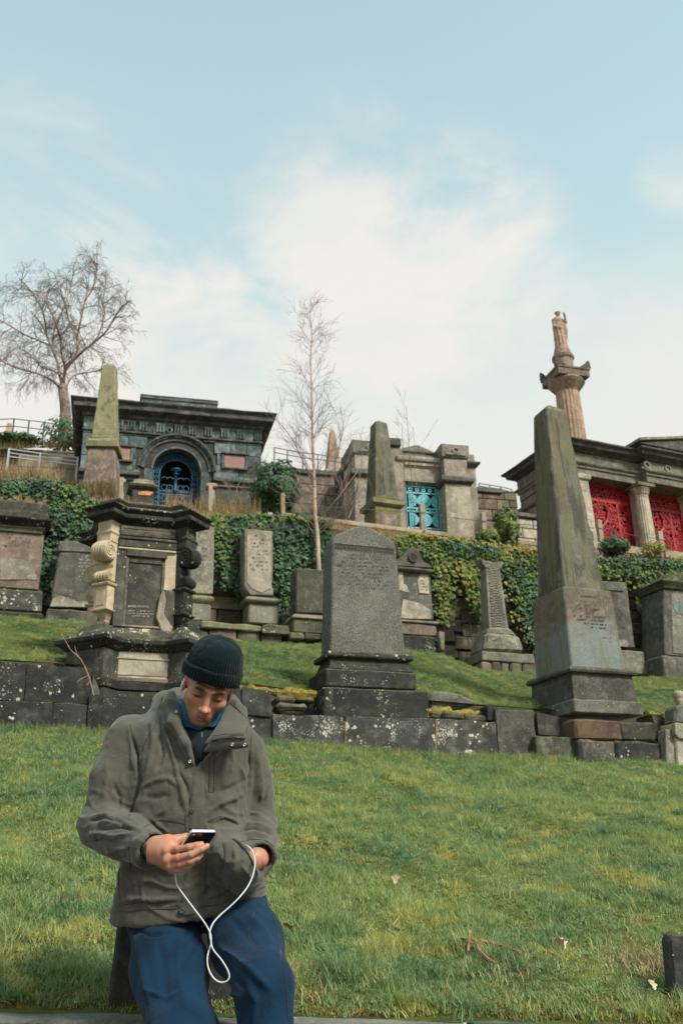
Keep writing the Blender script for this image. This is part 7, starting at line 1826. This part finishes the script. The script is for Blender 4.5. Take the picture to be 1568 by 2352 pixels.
# ---- fleece, teal collar
def inner():
    g = Grid((-.66, 2.95, 1.28), (-.30, 3.34, 1.66), .006)
    F = g.chain([Pn(462, 1690, 3.16), Pn(462, 1735, 3.15), Pn(462, 1800, 3.16)], [.072, .095, .10], .03)
    V, Q = nets(g, F); V = relax(V, Q, 1); N = vnormals(V, Q)
    nz = np.array([noise.fractal(Vector(p*14), .8, 2, 3) for p in V]); part('fleece', V+N*(nz*.003)[:, None], Q, M['fleece'])
    # collar band standing round the neck, drooping at the front
    ring = []; n = 48
    for k, (zr, ro) in enumerate(((-.012, -.002), (.008, .004), (.030, .004), (.046, .001), (.050, -.004), (.040, -.008), (.0, -.010))):
        row = []
        for i in range(n):
            a = 2*math.pi*i/n; fr = max(0, -math.sin(a)); c = P(466, 1640, 3.155)
            rr_ = .078+ro+.004*math.sin(a*5+k)*fr
            row.append((c.x+rr_*1.02*math.cos(a), c.y+rr_*1.12*math.sin(a), c.z+zr-.050*fr**1.2+.022*max(0, math.sin(a))+.003*math.sin(a*9)))
        ring.append(row)
    mb = MB(); mb.rings(ring, cap=False); addpart(mb, 'collar', M['teal'], None, True)
    mb = MB(); mb.tube([P(463, 1690, 3.025), P(463, 1708, 3.03), P(461, 1740, 3.04)], .0022, 5); addpart(mb, 'zip', M['darksnap'])
    mb = MB(); mb.tube([P(464, 1682, 3.016), P(464, 1694, 3.014)], .0028, 5); addpart(mb, 'zip_pull', M['teal'])
inner()
# ---- folded storm flap on the right, hood edge on the left
def flapsheet(rowsL, name, thick=.006, mt='jacket'):
    """rows of picture points with depth -> solid sheet"""
    n = len(rowsL[0]); V = []; 
    for r in rowsL: V += [tuple(P(*q)-MAN.location) for q in r]
    Fc = [(i*n+j, (i+1)*n+j, (i+1)*n+j+1, i*n+j+1) for i in range(len(rowsL)-1) for j in range(n-1)]
    me = bpy.data.meshes.new(name); me.from_pydata(V, [], Fc); o = link_mesh(name, me, M[mt], JK, True)
    a = o.modifiers.new('curve', 'SUBSURF'); a.levels = a.render_levels = 2
    s_ = o.modifiers.new('thickness', 'SOLIDIFY'); s_.thickness = thick; s_.offset = 0
    return o
Y0 = 2.995
flapsheet([[z1(1025, 560)+(3.10,), z1(1080, 600)+(3.09,), z1(1130, 650)+(3.075,), z1(1165, 688)+(3.06,)],
           [z1(990, 640)+(3.05,), z1(1050, 670)+(3.035,), z1(1110, 690)+(3.025,), z1(1140, 715)+(3.03,)],
           [z1(960, 700)+(3.01,), z1(1020, 735)+(3.0,), z1(1080, 738)+(2.995,), z1(1130, 745)+(3.0,)],
           [z1(900, 790)+(3.0,), z1(960, 785)+(2.985,), z1(1050, 775)+(2.98,), z1(1132, 782)+(2.99,)],
           [z1(850, 840)+(3.012,), z1(940, 815)+(2.995,), z1(1040, 800)+(2.985,), z1(1135, 800)+(2.992,)]], 'storm_flap')
flapsheet([[z1(905, 812)+(2.996,), z1(980, 790)+(2.982,), z1(1060, 782)+(2.978,), z1(1140, 790)+(2.985,)],
           [z1(880, 850)+(3.0,), z1(970, 830)+(2.985,), z1(1060, 822)+(2.978,), z1(1150, 822)+(2.988,)],
           [z1(845, 880)+(3.012,), z1(950, 868)+(2.998,), z1(1050, 855)+(2.99,), z1(1158, 848)+(3.0,)]], 'storm_flap')
def free_tube(pts, r, name, mt, n=5):
    mb = MB(); mb.tube([P(*p) for p in pts], r, n); return addpart(mb, name, M[mt], JK, True)
free_tube([z1(915, 806)+(2.988,), z1(980, 790)+(2.975,), z1(1060, 782)+(2.971,), z1(1128, 790)+(2.978,)], .0030, 'zip', 'darksnap')
free_tube([z1(1030, 562)+(3.088,), z1(1080, 603)+(3.078,), z1(1125, 650)+(3.066,), z1(1160, 688)+(3.052,)], .0018, 'seam', 'jacketdk')
free_tube([z1(925, 775)+(2.985,), z1(1000, 763)+(2.975,), z1(1125, 760)+(2.985,)], .0013, 'seam', 'jacketdk')
for (x, y) in (z1(1046, 829), z1(1124, 831)):
    c = P(x, y, 2.974); n_ = (CAM-c).normalized(); u = Vector((1, 0, 0)); v = n_.cross(u).normalized()
    mb = MB(); mb.rings([[c+(u*math.cos(a)+v*math.sin(a))*.0058*k+n_*h for a in [i*math.pi/7 for i in range(14)]] for k, h in ((1, -.008), (1, .0015), (.7, .0028), (.45, .0))]); addpart(mb, 'snap_button', M['metal'], JK, True)
# ---- head
HC = P(478, 1581, 3.08)
def rotm(yaw, pitch, roll):
    return Matrix.Rotation(yaw, 3, 'Z') @ Matrix.Rotation(pitch, 3, 'X') @ Matrix.Rotation(roll, 3, 'Y')
HR = Matrix.Rotation(R(16), 3, 'Z') @ Matrix.Rotation(R(12), 3, 'Y') @ Matrix.Rotation(R(38), 3, 'X')
HRn = np.array(HR)
def skinmat():
    m, g, b = mat('skin'); a = g.new('ShaderNodeVertexColor', layer_name='tint'); tc = g.new('ShaderNodeTexCoord'); v = tc.outputs['Object']
    c = g.mix(g.ramp(g.noise(v, 22, 5, .6), .35, .68, 0, .5), a.outputs[0], g.mix(1., a.outputs[0], (1.22, .80, .74), 'MULTIPLY'))
    c = g.mix(g.ramp(g.noise(v, 190, 3, .7), .55, .75, 0, .35), c, g.mix(1., c, (.62, .52, .5), 'MULTIPLY'))
    g.link(c, b.inputs['Base Color']); b.inputs['Roughness'].default_value = .5; b.inputs['Specular IOR Level'].default_value = .35
    b.inputs['Subsurface Weight'].default_value = .12; b.inputs['Subsurface Radius'].default_value = (.010, .004, .002); b.inputs['Subsurface Scale'].default_value = .5
    bp = g.new('ShaderNodeBump'); bp.inputs['Strength'].default_value = .25; bp.inputs['Distance'].default_value = .001
    g.link(g.noise(v, 420, 3, .6), bp.inputs['Height']); g.link(bp.outputs[0], b.inputs['Normal']); return m
M['skin'] = skinmat(); SKIN = np.array([.37, .190, .122])
def head():
    h = .0022; g = Grid((-.095, -.135, -.150), (.095, .115, .135), h)
    F = g.ell((0, .018, .030), (.074, .092, .086)); F = smin(F, g.ell((0, -.026, -.027), (.0575, .064, .070)), .03)
    F = smin(F, g.ell((0, -.070, -.086), (.020, .018, .015)), .026)
    for s in (-1, 1):
        F = smin(F, g.cap((s*.052, .004, -.050), (s*.016, -.066, -.086), .015, .013), .022)
        F = smin(F, g.ell((s*.043, -.058, -.014), (.021, .020, .016)), .022)
        F = smin(F, g.cap((s*.014, -.088, .031), (s*.044, -.074, .034), .0095, .0085), .014)     # brow ridge
        F = smax(F, -g.ell((s*.032, -.098, .011), (.0190, .0200, .0130)), .011)                     # eye socket
        F = smin(F, g.ell((s*.0315, -.0775, .0105), (.0142, .0105, .0085)), .005)                    # lowered lid over the eyeball
    F = smin(F, g.cap((0, -.086, .026), (0, -.103, -.018), .0075, .0105), .012)
    F = smin(F, g.ell((0, -.1125, -.0250), (.0118, .0118, .0098)), .008)
    for s in (-1, 1):
        F = smin(F, g.ell((s*.0130, -.0985, -.0290), (.0072, .0105, .0070)), .006)
        F = smax(F, -g.ell((s*.0066, -.1060, -.0355), (.0035, .0045, .0035)), .003)
    F = smin(F, g.ell((0, -.080, -.058), (.028, .016, .022)), .014)
    F = smin(F, g.cap((-.017, -.0855, -.0560), (0, -.0955, -.0535), .0034, .0052), .004); F = smin(F, g.cap((.017, -.0855, -.0560), (0, -.0955, -.0535), .0034, .0052), .004)
    F = smin(F, g.cap((-.014, -.0865, -.0650), (0, -.0950, -.0660), .0042, .0066), .004); F = smin(F, g.cap((.014, -.0865, -.0650), (0, -.0950, -.0660), .0042, .0066), .004)
    F = smax(F, -g.cap((-.021, -.088, -.0595), (.021, -.088, -.0595), .0012, .0012), .0025)
    F = smax(F, -g.ell((0, -.097, -.0765), (.013, .008, .005)), .006)
    for s in (-1, 1):   # ears
        E_ = g.ell((s*.077, .012, -.004), (.0075, .0185, .031)); E_ = smax(E_, -g.ell((s*.0855, .006, .0), (.0065, .010, .018)), .004); F = smin(F, E_, .006)
    V, Q = nets(g, F); V = relax(V, Q, 1, .4); N = vnormals(V, Q)
    # colours that belong to the skin: lips, brows, lashes, cropped beard, warm cheeks and ears; also shade painted into sockets and mouth line
    col = np.tile(SKIN, (len(V), 1)); x, y, z = V.T; fr = y < -.055
    def tint(mask, c, a): col[:] = col*(1-(mask*a)[:, None])+np.array(c)*(mask*a)[:, None]
    cheek = np.exp(-(((np.abs(x)-.042)/.018)**2+((z+.018)/.020)**2))*fr; tint(cheek, (.50, .19, .12), .5)
    tint(np.exp(-((x/.014)**2+((z+.024)/.014)**2))*fr, (.52, .21, .14), .5)
    lip = np.exp(-((x/.0185)**4+((z+.0602)/.0095)**4))*fr; tint(lip, (.27, .075, .065), .9)
    tint(np.exp(-((x/.020)**4+((z+.0592)/.0016)**2))*fr, (.06, .02, .018), .85)  # shade of the crease between the lips, painted as a dark line
    for s in (-1, 1):
        bx = (x*s-.030)/.020; bz = z-(.0315+.003*(1-bx**2)); brow = np.exp(-(bx**4))*np.exp(-(bz/.0078)**2)*fr; tint(brow, (.010, .006, .005), 1.)
        ls = np.exp(-(((x*s-.032)/.0155)**4))*np.exp(-((z-(.0025-.0*bx))/.0030)**2)*fr; tint(ls, (.02, .012, .01), .9)
        tint(np.exp(-(((x*s-.032)/.019)**2+((z-.010)/.012)**2))*fr, (.10, .042, .032), .85)  # shadow of the eye socket put into the skin colour
    tint(np.clip(1-np.abs(z+.085)/.035, 0, 1)*(y < .0)*.8, (.22, .125, .09), .45)
    tint(np.exp(-((x/.020)**2+((z+.047)/.005)**2))*fr, (.17, .10, .075), .5)
    tint((np.abs(x) > .071)*(np.abs(z) < .04)*1., (.52, .20, .15), .4)
    W_ = V@HRn.T + np.array(HC); return W_, Q, col
def neckbody():
    g = Grid((-.95, 2.86, .35), (.02, 3.56, 1.62), .012)
    C = np.array(HC)
    nt = C+HRn@np.array([0, .035, -.045]); nb = Pn(466, 1690, 3.19)
    F = g.cap(nt, nb, .052, .058)
    F = smin(F, g.chain([nb, Pn(450, 1850, 3.20), Pn(440, 2040, 3.26)], [.085, .105, .11], .05), .05)
    F = smin(F, g.chain([Pn(370, 1700, 3.19), Pn(296, 1722, 3.18), JP['le'], JP['lw']+JP['ax']*.01], [.06, .048, .036, .027], .03), .04)
    F = smin(F, g.chain([Pn(530, 1705, 3.2), Pn(566, 1732, 3.20), JP['re'], JP['rw']+JP['bx']*.01], [.06, .046, .036, .027], .03), .04)
    V, Q = nets(g, F); V = relax(V, Q, 1); return V, Q, np.tile(SKIN*.92, (len(V), 1))
def hand_left():     # the hand holding the phone
    H = lambda x, y, Y=2.88: Pn(313.7+x/4.165, 1850.7+y/4.165, Y)
    g = Grid(np.minimum(H(40, 680, 2.72), H(740, 220, 2.72))-.02, np.maximum(H(40, 220, 3.0), H(740, 680, 3.0))+.02, .0022)
    F = g.chain([H(60, 440, 2.935), H(160, 430, 2.905), H(250, 430, 2.885)], [.029, .031, .032], .02)
    F = smin(F, g.ell(H(255, 440, 2.885), (.034, .022, .036)), .02)
    F = smin(F, g.ell(H(330, 470, 2.872), (.024, .018, .036)), .02)
    F = smin(F, g.chain([H(180, 350, 2.89), H(300, 335, 2.89), H(400, 325, 2.90), H(470, 305, 2.915), H(560, 285, 2.91)], [.016, .0155, .0135, .011, .009], .01), .012)   # thumb, behind the phone
    k = .0022
    for pts, rad in (([(300, 430, 2.862), (400, 415, 2.838), (500, 395, 2.828), (575, 378, 2.832), (622, 366, 2.842)], [.0125, .0115, .0105, .0098, .0085]),
                     ([(300, 515, 2.855), (400, 500, 2.832), (520, 468, 2.820), (620, 415, 2.826), (676, 384, 2.840)], [.0130, .0118, .0108, .0098, .0085]),
                     ([(325, 570, 2.858), (420, 560, 2.838), (510, 530, 2.828), (580, 500, 2.836), (618, 470, 2.85)], [.0122, .0112, .0102, .0092, .0080]),
                     ([(345, 606, 2.868), (410, 608, 2.850), (480, 580, 2.842), (540, 548, 2.852)], [.0112, .0100, .0090, .0078])):
        F = smin(F, g.chain([H(*p) for p in pts], [q_*.93 for q_ in rad], .004), k)
    for c, r in (((292, 432, 2.853), .0135), ((295, 520, 2.848), .0138), ((322, 582, 2.852), .0125), ((350, 615, 2.862), .0110)): F = smin(F, g.ell(H(*c), (r, r, r)), .010)
    V, Q = nets(g, F); V = relax(V, Q, 1, .5); N = vnormals(V, Q)
    px, py = topx(V); col = np.tile(SKIN*1.02, (len(V), 1)); hx, hy = (px-313.7)*4.165, (py-1850.7)*4.165
    for (cx, cy) in ((290, 430), (290, 520), (320, 585), (410, 418), (405, 505), (425, 562)):
        m = np.exp(-(((hx-cx)/34)**2+((hy-cy)/28)**2)); col = col*(1-.5*m[:, None])+np.array([.52, .19, .125])*(.5*m[:, None])
    # knuckle creases and the shallow grooves between tendons
    for (cx, cy) in ((410, 416), (500, 396), (405, 502), (520, 470), (425, 561), (510, 532)):
        m = np.exp(-(((hx-cx)/5)**2+((hy-cy)/26)**2)); V -= N*(m*.0008)[:, None]
    # nails
    for (cx, cy, w_) in ((684, 376, 10), (628, 362, 9)):
        m = np.exp(-(((hx-cx)/12)**2+((hy-cy)/9)**2)); col = col*(1-.6*m[:, None])+np.array([.62, .36, .30])*(.6*m[:, None])
    return V, Q, col
def hand_right():    # wrist and back of the hand going into the pocket
    H = lambda x, y, Y: Pn(*z2(x, y), Y)
    g = Grid((-.40, 2.94, .98), (-.20, 3.16, 1.20), .003)
    F = g.chain([H(1235, 330, 3.10), H(1205, 335, 3.058), H(1175, 345, 3.048), H(1140, 365, 3.052), H(1100, 400, 3.06)], [.027, .028, .029, .030, .028], .02)
    for i in range(4): F = smin(F, g.chain([H(1130, 320+i*28, 3.03), H(1080, 380+i*26, 3.045), H(1060, 430+i*22, 3.07)], [.011, .010, .009], .004), .006)
    F = smin(F, g.chain([H(1170, 310, 3.05), H(1120, 330, 3.06), H(1090, 350, 3.07)], [.013, .012, .010], .004), .008)
    V, Q = nets(g, F); V = relax(V, Q, 1); return V, Q, np.tile(SKIN*1.02, (len(V), 1))
def body():
    Vs, Qs, Cs, b = [], [], [], 0
    for V, Q, C in (head(), neckbody(), hand_left(), hand_right()): Vs.append(V); Qs.append(Q+b); Cs.append(C); b += len(V)
    V = np.concatenate(Vs); Q = np.concatenate(Qs); C = np.concatenate(Cs)
    o = mesh_np('body', V-MO, Q, M['skin'], MAN); ca = o.data.color_attributes.new('tint', 'FLOAT_COLOR', 'POINT')
    ca.data.foreach_set('color', np.concatenate([C, np.ones((len(C), 1))], 1).ravel().astype(np.float32)); return o
body()
# ---- beanie
def hl(p): return HC + HR @ Vector(p)
def beanie():
    n = 224; ribs = 56
    def ringat(z, rx, ry, cy, fr=0, rib=.0022, tilt=0.):
        row = []
        for i in range(n):
            a = 2*math.pi*i/n; rb = rib*(math.cos(a*ribs)) ; x = (rx+rb)*math.cos(a); y = cy+(ry+rb)*math.sin(a)
            zz_ = z+tilt*math.sin(a) + (.0012*math.sin(a*7+z*50)); row.append(hl((x, y, zz_)))
        return row
    # local z: rim drops at the back (tilt<0 makes the back lower, since +y is the back)
    T = -.027
    rows = []
    for k in range(27):
        t = k/26; th = t*math.pi/2
        rx = .0935*math.cos(th)**.60; ry = .106*math.cos(th)**.60; z = .058+.116*math.sin(th)**1.0
        rows.append(ringat(z, max(rx, .0015), max(ry, .0015), .014+.006*t, rib=.0016*(1-t)**.5*(1 if t < .97 else 0), tilt=T*(1-t)))
    mb = MB(); mb.rings(rows, cap=False); o = addpart(mb, 'beanie', M['wool'], None, True)
    cuff = []
    for z, dr in ((.031, -.004), (.0285, .0015), (.031, .0045), (.042, .0058), (.056, .0062), (.068, .0056), (.0745, .0040), (.076, .0005), (.073, -.003)):
        cuff.append(ringat(z, .0935+dr, .106+dr, .014, rib=.0014, tilt=T))
    mb = MB(); mb.rings(cuff, cap=False); c = addpart(mb, 'cuff', M['wool'], o, True)
beanie()
# earphone in the ear
o = thing('earphone', 'white wireless earphone in the ear below the beanie', 'earphone', hl((-.0825, .004, -.006)))
b = o.location.copy(); mb = MB(); mb.tube([hl((-.084, -.002, .004))-b, hl((-.0855, -.004, -.008))-b, hl((-.083, -.008, -.030))-b], [.0042, .0036, .0030], 8); WP = plain('white_plastic', (.78, .78, .78), .3)
mb.build('stem', WP, o, True); mb = MB(); mb.rings([[hl((-.0835+.003*k, .002+r_*math.cos(a), .008+r_*math.sin(a)))-b for a in [i*math.pi/6 for i in range(12)]] for k, r_ in ((-.8, .003), (-.4, .006), (.6, .007), (1.5, .004))]); mb.build('bud', WP, o, True)
# ---- trousers and shoes
M['trouserdk'] = cloth('blue_seam', (.001, .007, .018))
def trousers():
    g = Grid((-.95, 2.5, -.02), (-.05, 3.50, 1.02), .0075)
    hipL, hipR = Pn(368, 2080, 3.30), Pn(528, 2065, 3.30)
    kL, kR = Pn(422, 2395, 2.92), Pn(606, 2262, 2.90)
    aL = np.array([kL[0]+.015, 2.72, .09]); aR = np.array([kR[0]+.035, 2.76, .09])
    F = smin(g.ell(hipL, (.105, .12, .12)), g.ell(hipR, (.108, .12, .12)), .08)
    F = smin(F, g.cap(Pn(370, 2040, 3.29), Pn(520, 2030, 3.29), .11, .11), .06)
    F = smin(F, g.chain([hipL, Pn(390, 2230, 3.15), kL], [.108, .104, .092], .06), .04)
    F1 = g.chain([kL, (kL+aL)/2+[0, .03, 0], aL], [.096, .088, .082], .05); F = smin(F, F1, .04)
    R1 = g.chain([hipR, Pn(568, 2170, 3.14), kR], [.108, .098, .078], .06)
    R1 = smin(R1, g.chain([kR, kR*.55+aR*.45+[0, .03, 0], aR], [.078, .074, .076], .05), .035)
    F = smin(F, R1, .012)
    F = smax(F, g.Z-1.0, .004)
    F = smax(F, .07-g.Z, .004)
    V, Q = nets(g, F); V = relax(V, Q, 2); N = vnormals(V, Q); k = .012
    Z2 = lambda *p: [z2(*q) for q in p]
    L = [(+k, Z2((960, 900), (1060, 960), (1180, 1060), (1290, 1180)), 9), (-k, Z2((930, 960), (1020, 1040), (1120, 1160)), 9), (+k*.8, Z2((1150, 700), (1250, 800), (1320, 950)), 10), (-k*.6, Z2((1020, 700), (1120, 800), (1200, 900)), 10),
         (+k*.7, Z2((420, 800), (470, 1000), (520, 1250)), 10), (-k*.6, Z2((560, 800), (600, 1000), (640, 1300)), 12), (+k*.7, Z2((720, 850), (700, 1050), (740, 1300)), 12), (+k*.8, Z2((900, 1040), (980, 1150), (1100, 1230)), 6), (-k*.7, Z2((400, 770), (520, 830), (700, 800)), 5), (+k*.7, Z2((820, 760), (760, 860), (640, 960)), 6), (-k*.7, Z2((860, 820), (800, 960), (700, 1080)), 5), (+k*.7, Z2((500, 1180), (620, 1220), (760, 1190)), 6), (-k*.8, Z2((1340, 700), (1360, 850), (1330, 1000)), 6), (+k*.8, Z2((1150, 1150), (1200, 1250), (1180, 1380)), 8)]
    V = creases(V, N, L); N = vnormals(V, Q); nz = np.array([noise.fractal(Vector(p*7), .7, 2, 3) for p in V]); V = V+N*(nz*.005)[:, None]
    tr_ = part('trousers', V, Q, M['trouser']); TB = BVHTree.FromPolygons([tuple(v) for v in V], [tuple(q) for q in Q])
    for pts in (Z2((1262, 640), (1330, 780), (1358, 960), (1385, 1150), (1405, 1380)), Z2((400, 760), (430, 900), (470, 1100), (510, 1380)), Z2((1240, 620), (1180, 700), (1150, 820), (1190, 900))):
        mb = MB(); mb.tube([onjk(x, y, .0003, TB) for x, y in dense(smooth2(pts))], .0014, 4); addpart(mb, 'seam', M['trouserdk'], tr_)
    for s, a in ((-1, aL), (1, aR)):
        g = Grid((a[0]-.08, a[1]-.26, -.01), (a[0]+.08, a[1]+.12, .16), .008)
        F = smin(g.cap((a[0], a[1]+.05, .05), (a[0], a[1]-.17, .035), .046, .042), g.ell((a[0], a[1], .09), (.045, .05, .06)), .03); F = smax(F, -g.Z+.002, .004)
        V, Q = nets(g, F); part('shoe', V, Q, M['shoe'])
trousers()
# ---- gravestone he leans on
def lean_stone():
    o = Fr(268, 2334, 3.50, R(16)); q = o.poly([(244, 2338), (640, 2338), (618, 2100), (278, 2100)], 0)
    t = o.thing('gravestone', 'black tapering gravestone the man leans against, standing just behind the kerb', 'gravestone')
    xb0, xb1 = q[0][0], q[1][0]; xt0, xt1 = q[3][0], q[2][0]; zb, zt = q[0][1]-.1, q[3][1]
    MB().rings([[(xb0, 0, zb), (xb1, 0, zb), (xb1, .17, zb), (xb0, .17, zb)], [(xt0, .01, zt), (xt1, .01, zt), (xt1, .12, zt), (xt0, .12, zt)]]).build('slab', M['blackdry'], t, bevel=.008, rough=.004, cut=.05)
M['blackdry'] = stone('dark_dry_slab', (.028, .027, .025), (.013, .013, .013), (.05, .048, .042), spots=.10, moss=.15, var=0, spotscale=30)
lean_stone()
# ---- phone
def phone():
    H = lambda x, y, Y: P(*z2(x, y), Y)
    A = H(784, 168, 2.800)      # near left corner of the phone's top edge
    al = R(33); u = Vector((math.cos(al), math.sin(al), .0)); v = Vector((-math.sin(al)*.86, math.cos(al)*.86, -.50)).normalized(); u = (u-v*u.dot(v)).normalized(); w = u.cross(v).normalized()
    if w.z > 0: w = -w
    Wd = .081; Ln = .158; th = -.0085
    t = thing('phone', 'dark phone with a silver edge held low in the right hand', 'phone', A)
    def rr_(inset, off, n=6, r=.009):
        pts = []
        for cx, cy, a0 in ((Wd-r, r, -90), (Wd-r, Ln-r, 0), (r, Ln-r, 90), (r, r, 180)):
            for i in range(n+1):
                a = R(a0+90*i/n); pts.append(u*(cx+(r-inset)*math.cos(a))+v*(cy+(r-inset)*math.sin(a))+w*off)
        return pts
    MB().rings([rr_(.0012, -.0085), rr_(0, -.0075), rr_(0, -.001), rr_(.0012, 0)]).build('frame', plain('brushed_silver', (.62, .63, .64), .3, .85), t)
    MB().rings([rr_(.0014, -.0003), rr_(.0016, .0006)]).build('back', plain('black_glass_back', (.010, .010, .012), .18, spec=.5), t)
    MB().rings([rr_(.0020, -.0091), rr_(.0016, -.0083)]).build('screen', plain('phone_screen', (.02, .02, .022), .1), t)
    for cx, r1 in ((.012, .0048), (.022, .0028)):
        c = u*cx+v*.011; MB().rings([[c+(u*math.cos(a)+v*math.sin(a))*r1*k+w*h for a in [i*math.pi/8 for i in range(16)]] for k, h in ((1, .0), (1, .0018), (.8, .0021))]).build('lens', M['metal'] if cx < .02 else M['darksnap'], t, True)
phone()
# ---- charging cable
def cable():
    H = lambda x, y, Y: P(*z2(x, y), Y)
    pts = [(655, 375, 2.860), (672, 395, 2.860), (684, 425, 2.865), (686, 470, 2.875), (697, 510, 2.880), (730, 560, 2.885), (775, 620, 2.885), (820, 680, 2.880), (862, 735, 2.862), (893, 785, 2.841), (910, 830, 2.820), (912, 880, 2.811), (930, 925, 2.805), (975, 980, 2.795), (1010, 1035, 2.790), (1027, 1080, 2.790),
           (1018, 1112, 2.790), (985, 1127, 2.793), (945, 1115, 2.795), (910, 1075, 2.800), (890, 1020, 2.805), (888, 965, 2.810), (900, 915, 2.817), (912, 872, 2.821), (902, 830, 2.832), (908, 785, 2.851), (930, 740, 2.870), (975, 692, 2.890), (1035, 640, 2.900), (1095, 580, 2.910), (1145, 515, 2.930), (1175, 450, 2.955), (1190, 385, 2.975), (1188, 330, 2.985), (1172, 285, 2.990), (1150, 262, 2.995), (1130, 252, 3.020)]
    q = [H(*p) for p in pts]; t = thing('cable', 'thin white cable hanging in a loop from the phone to the jacket pocket', 'cable', q[0]); b = q[0].copy()
    c = curve_pts([p-b for p in q], 4) if 'curve_pts' in globals() else [p-b for p in q]
    MB().tube(c, .0021, 8).build('cord', plain('white_rubber', (.50, .55, .54), .45), t, True)
cable()
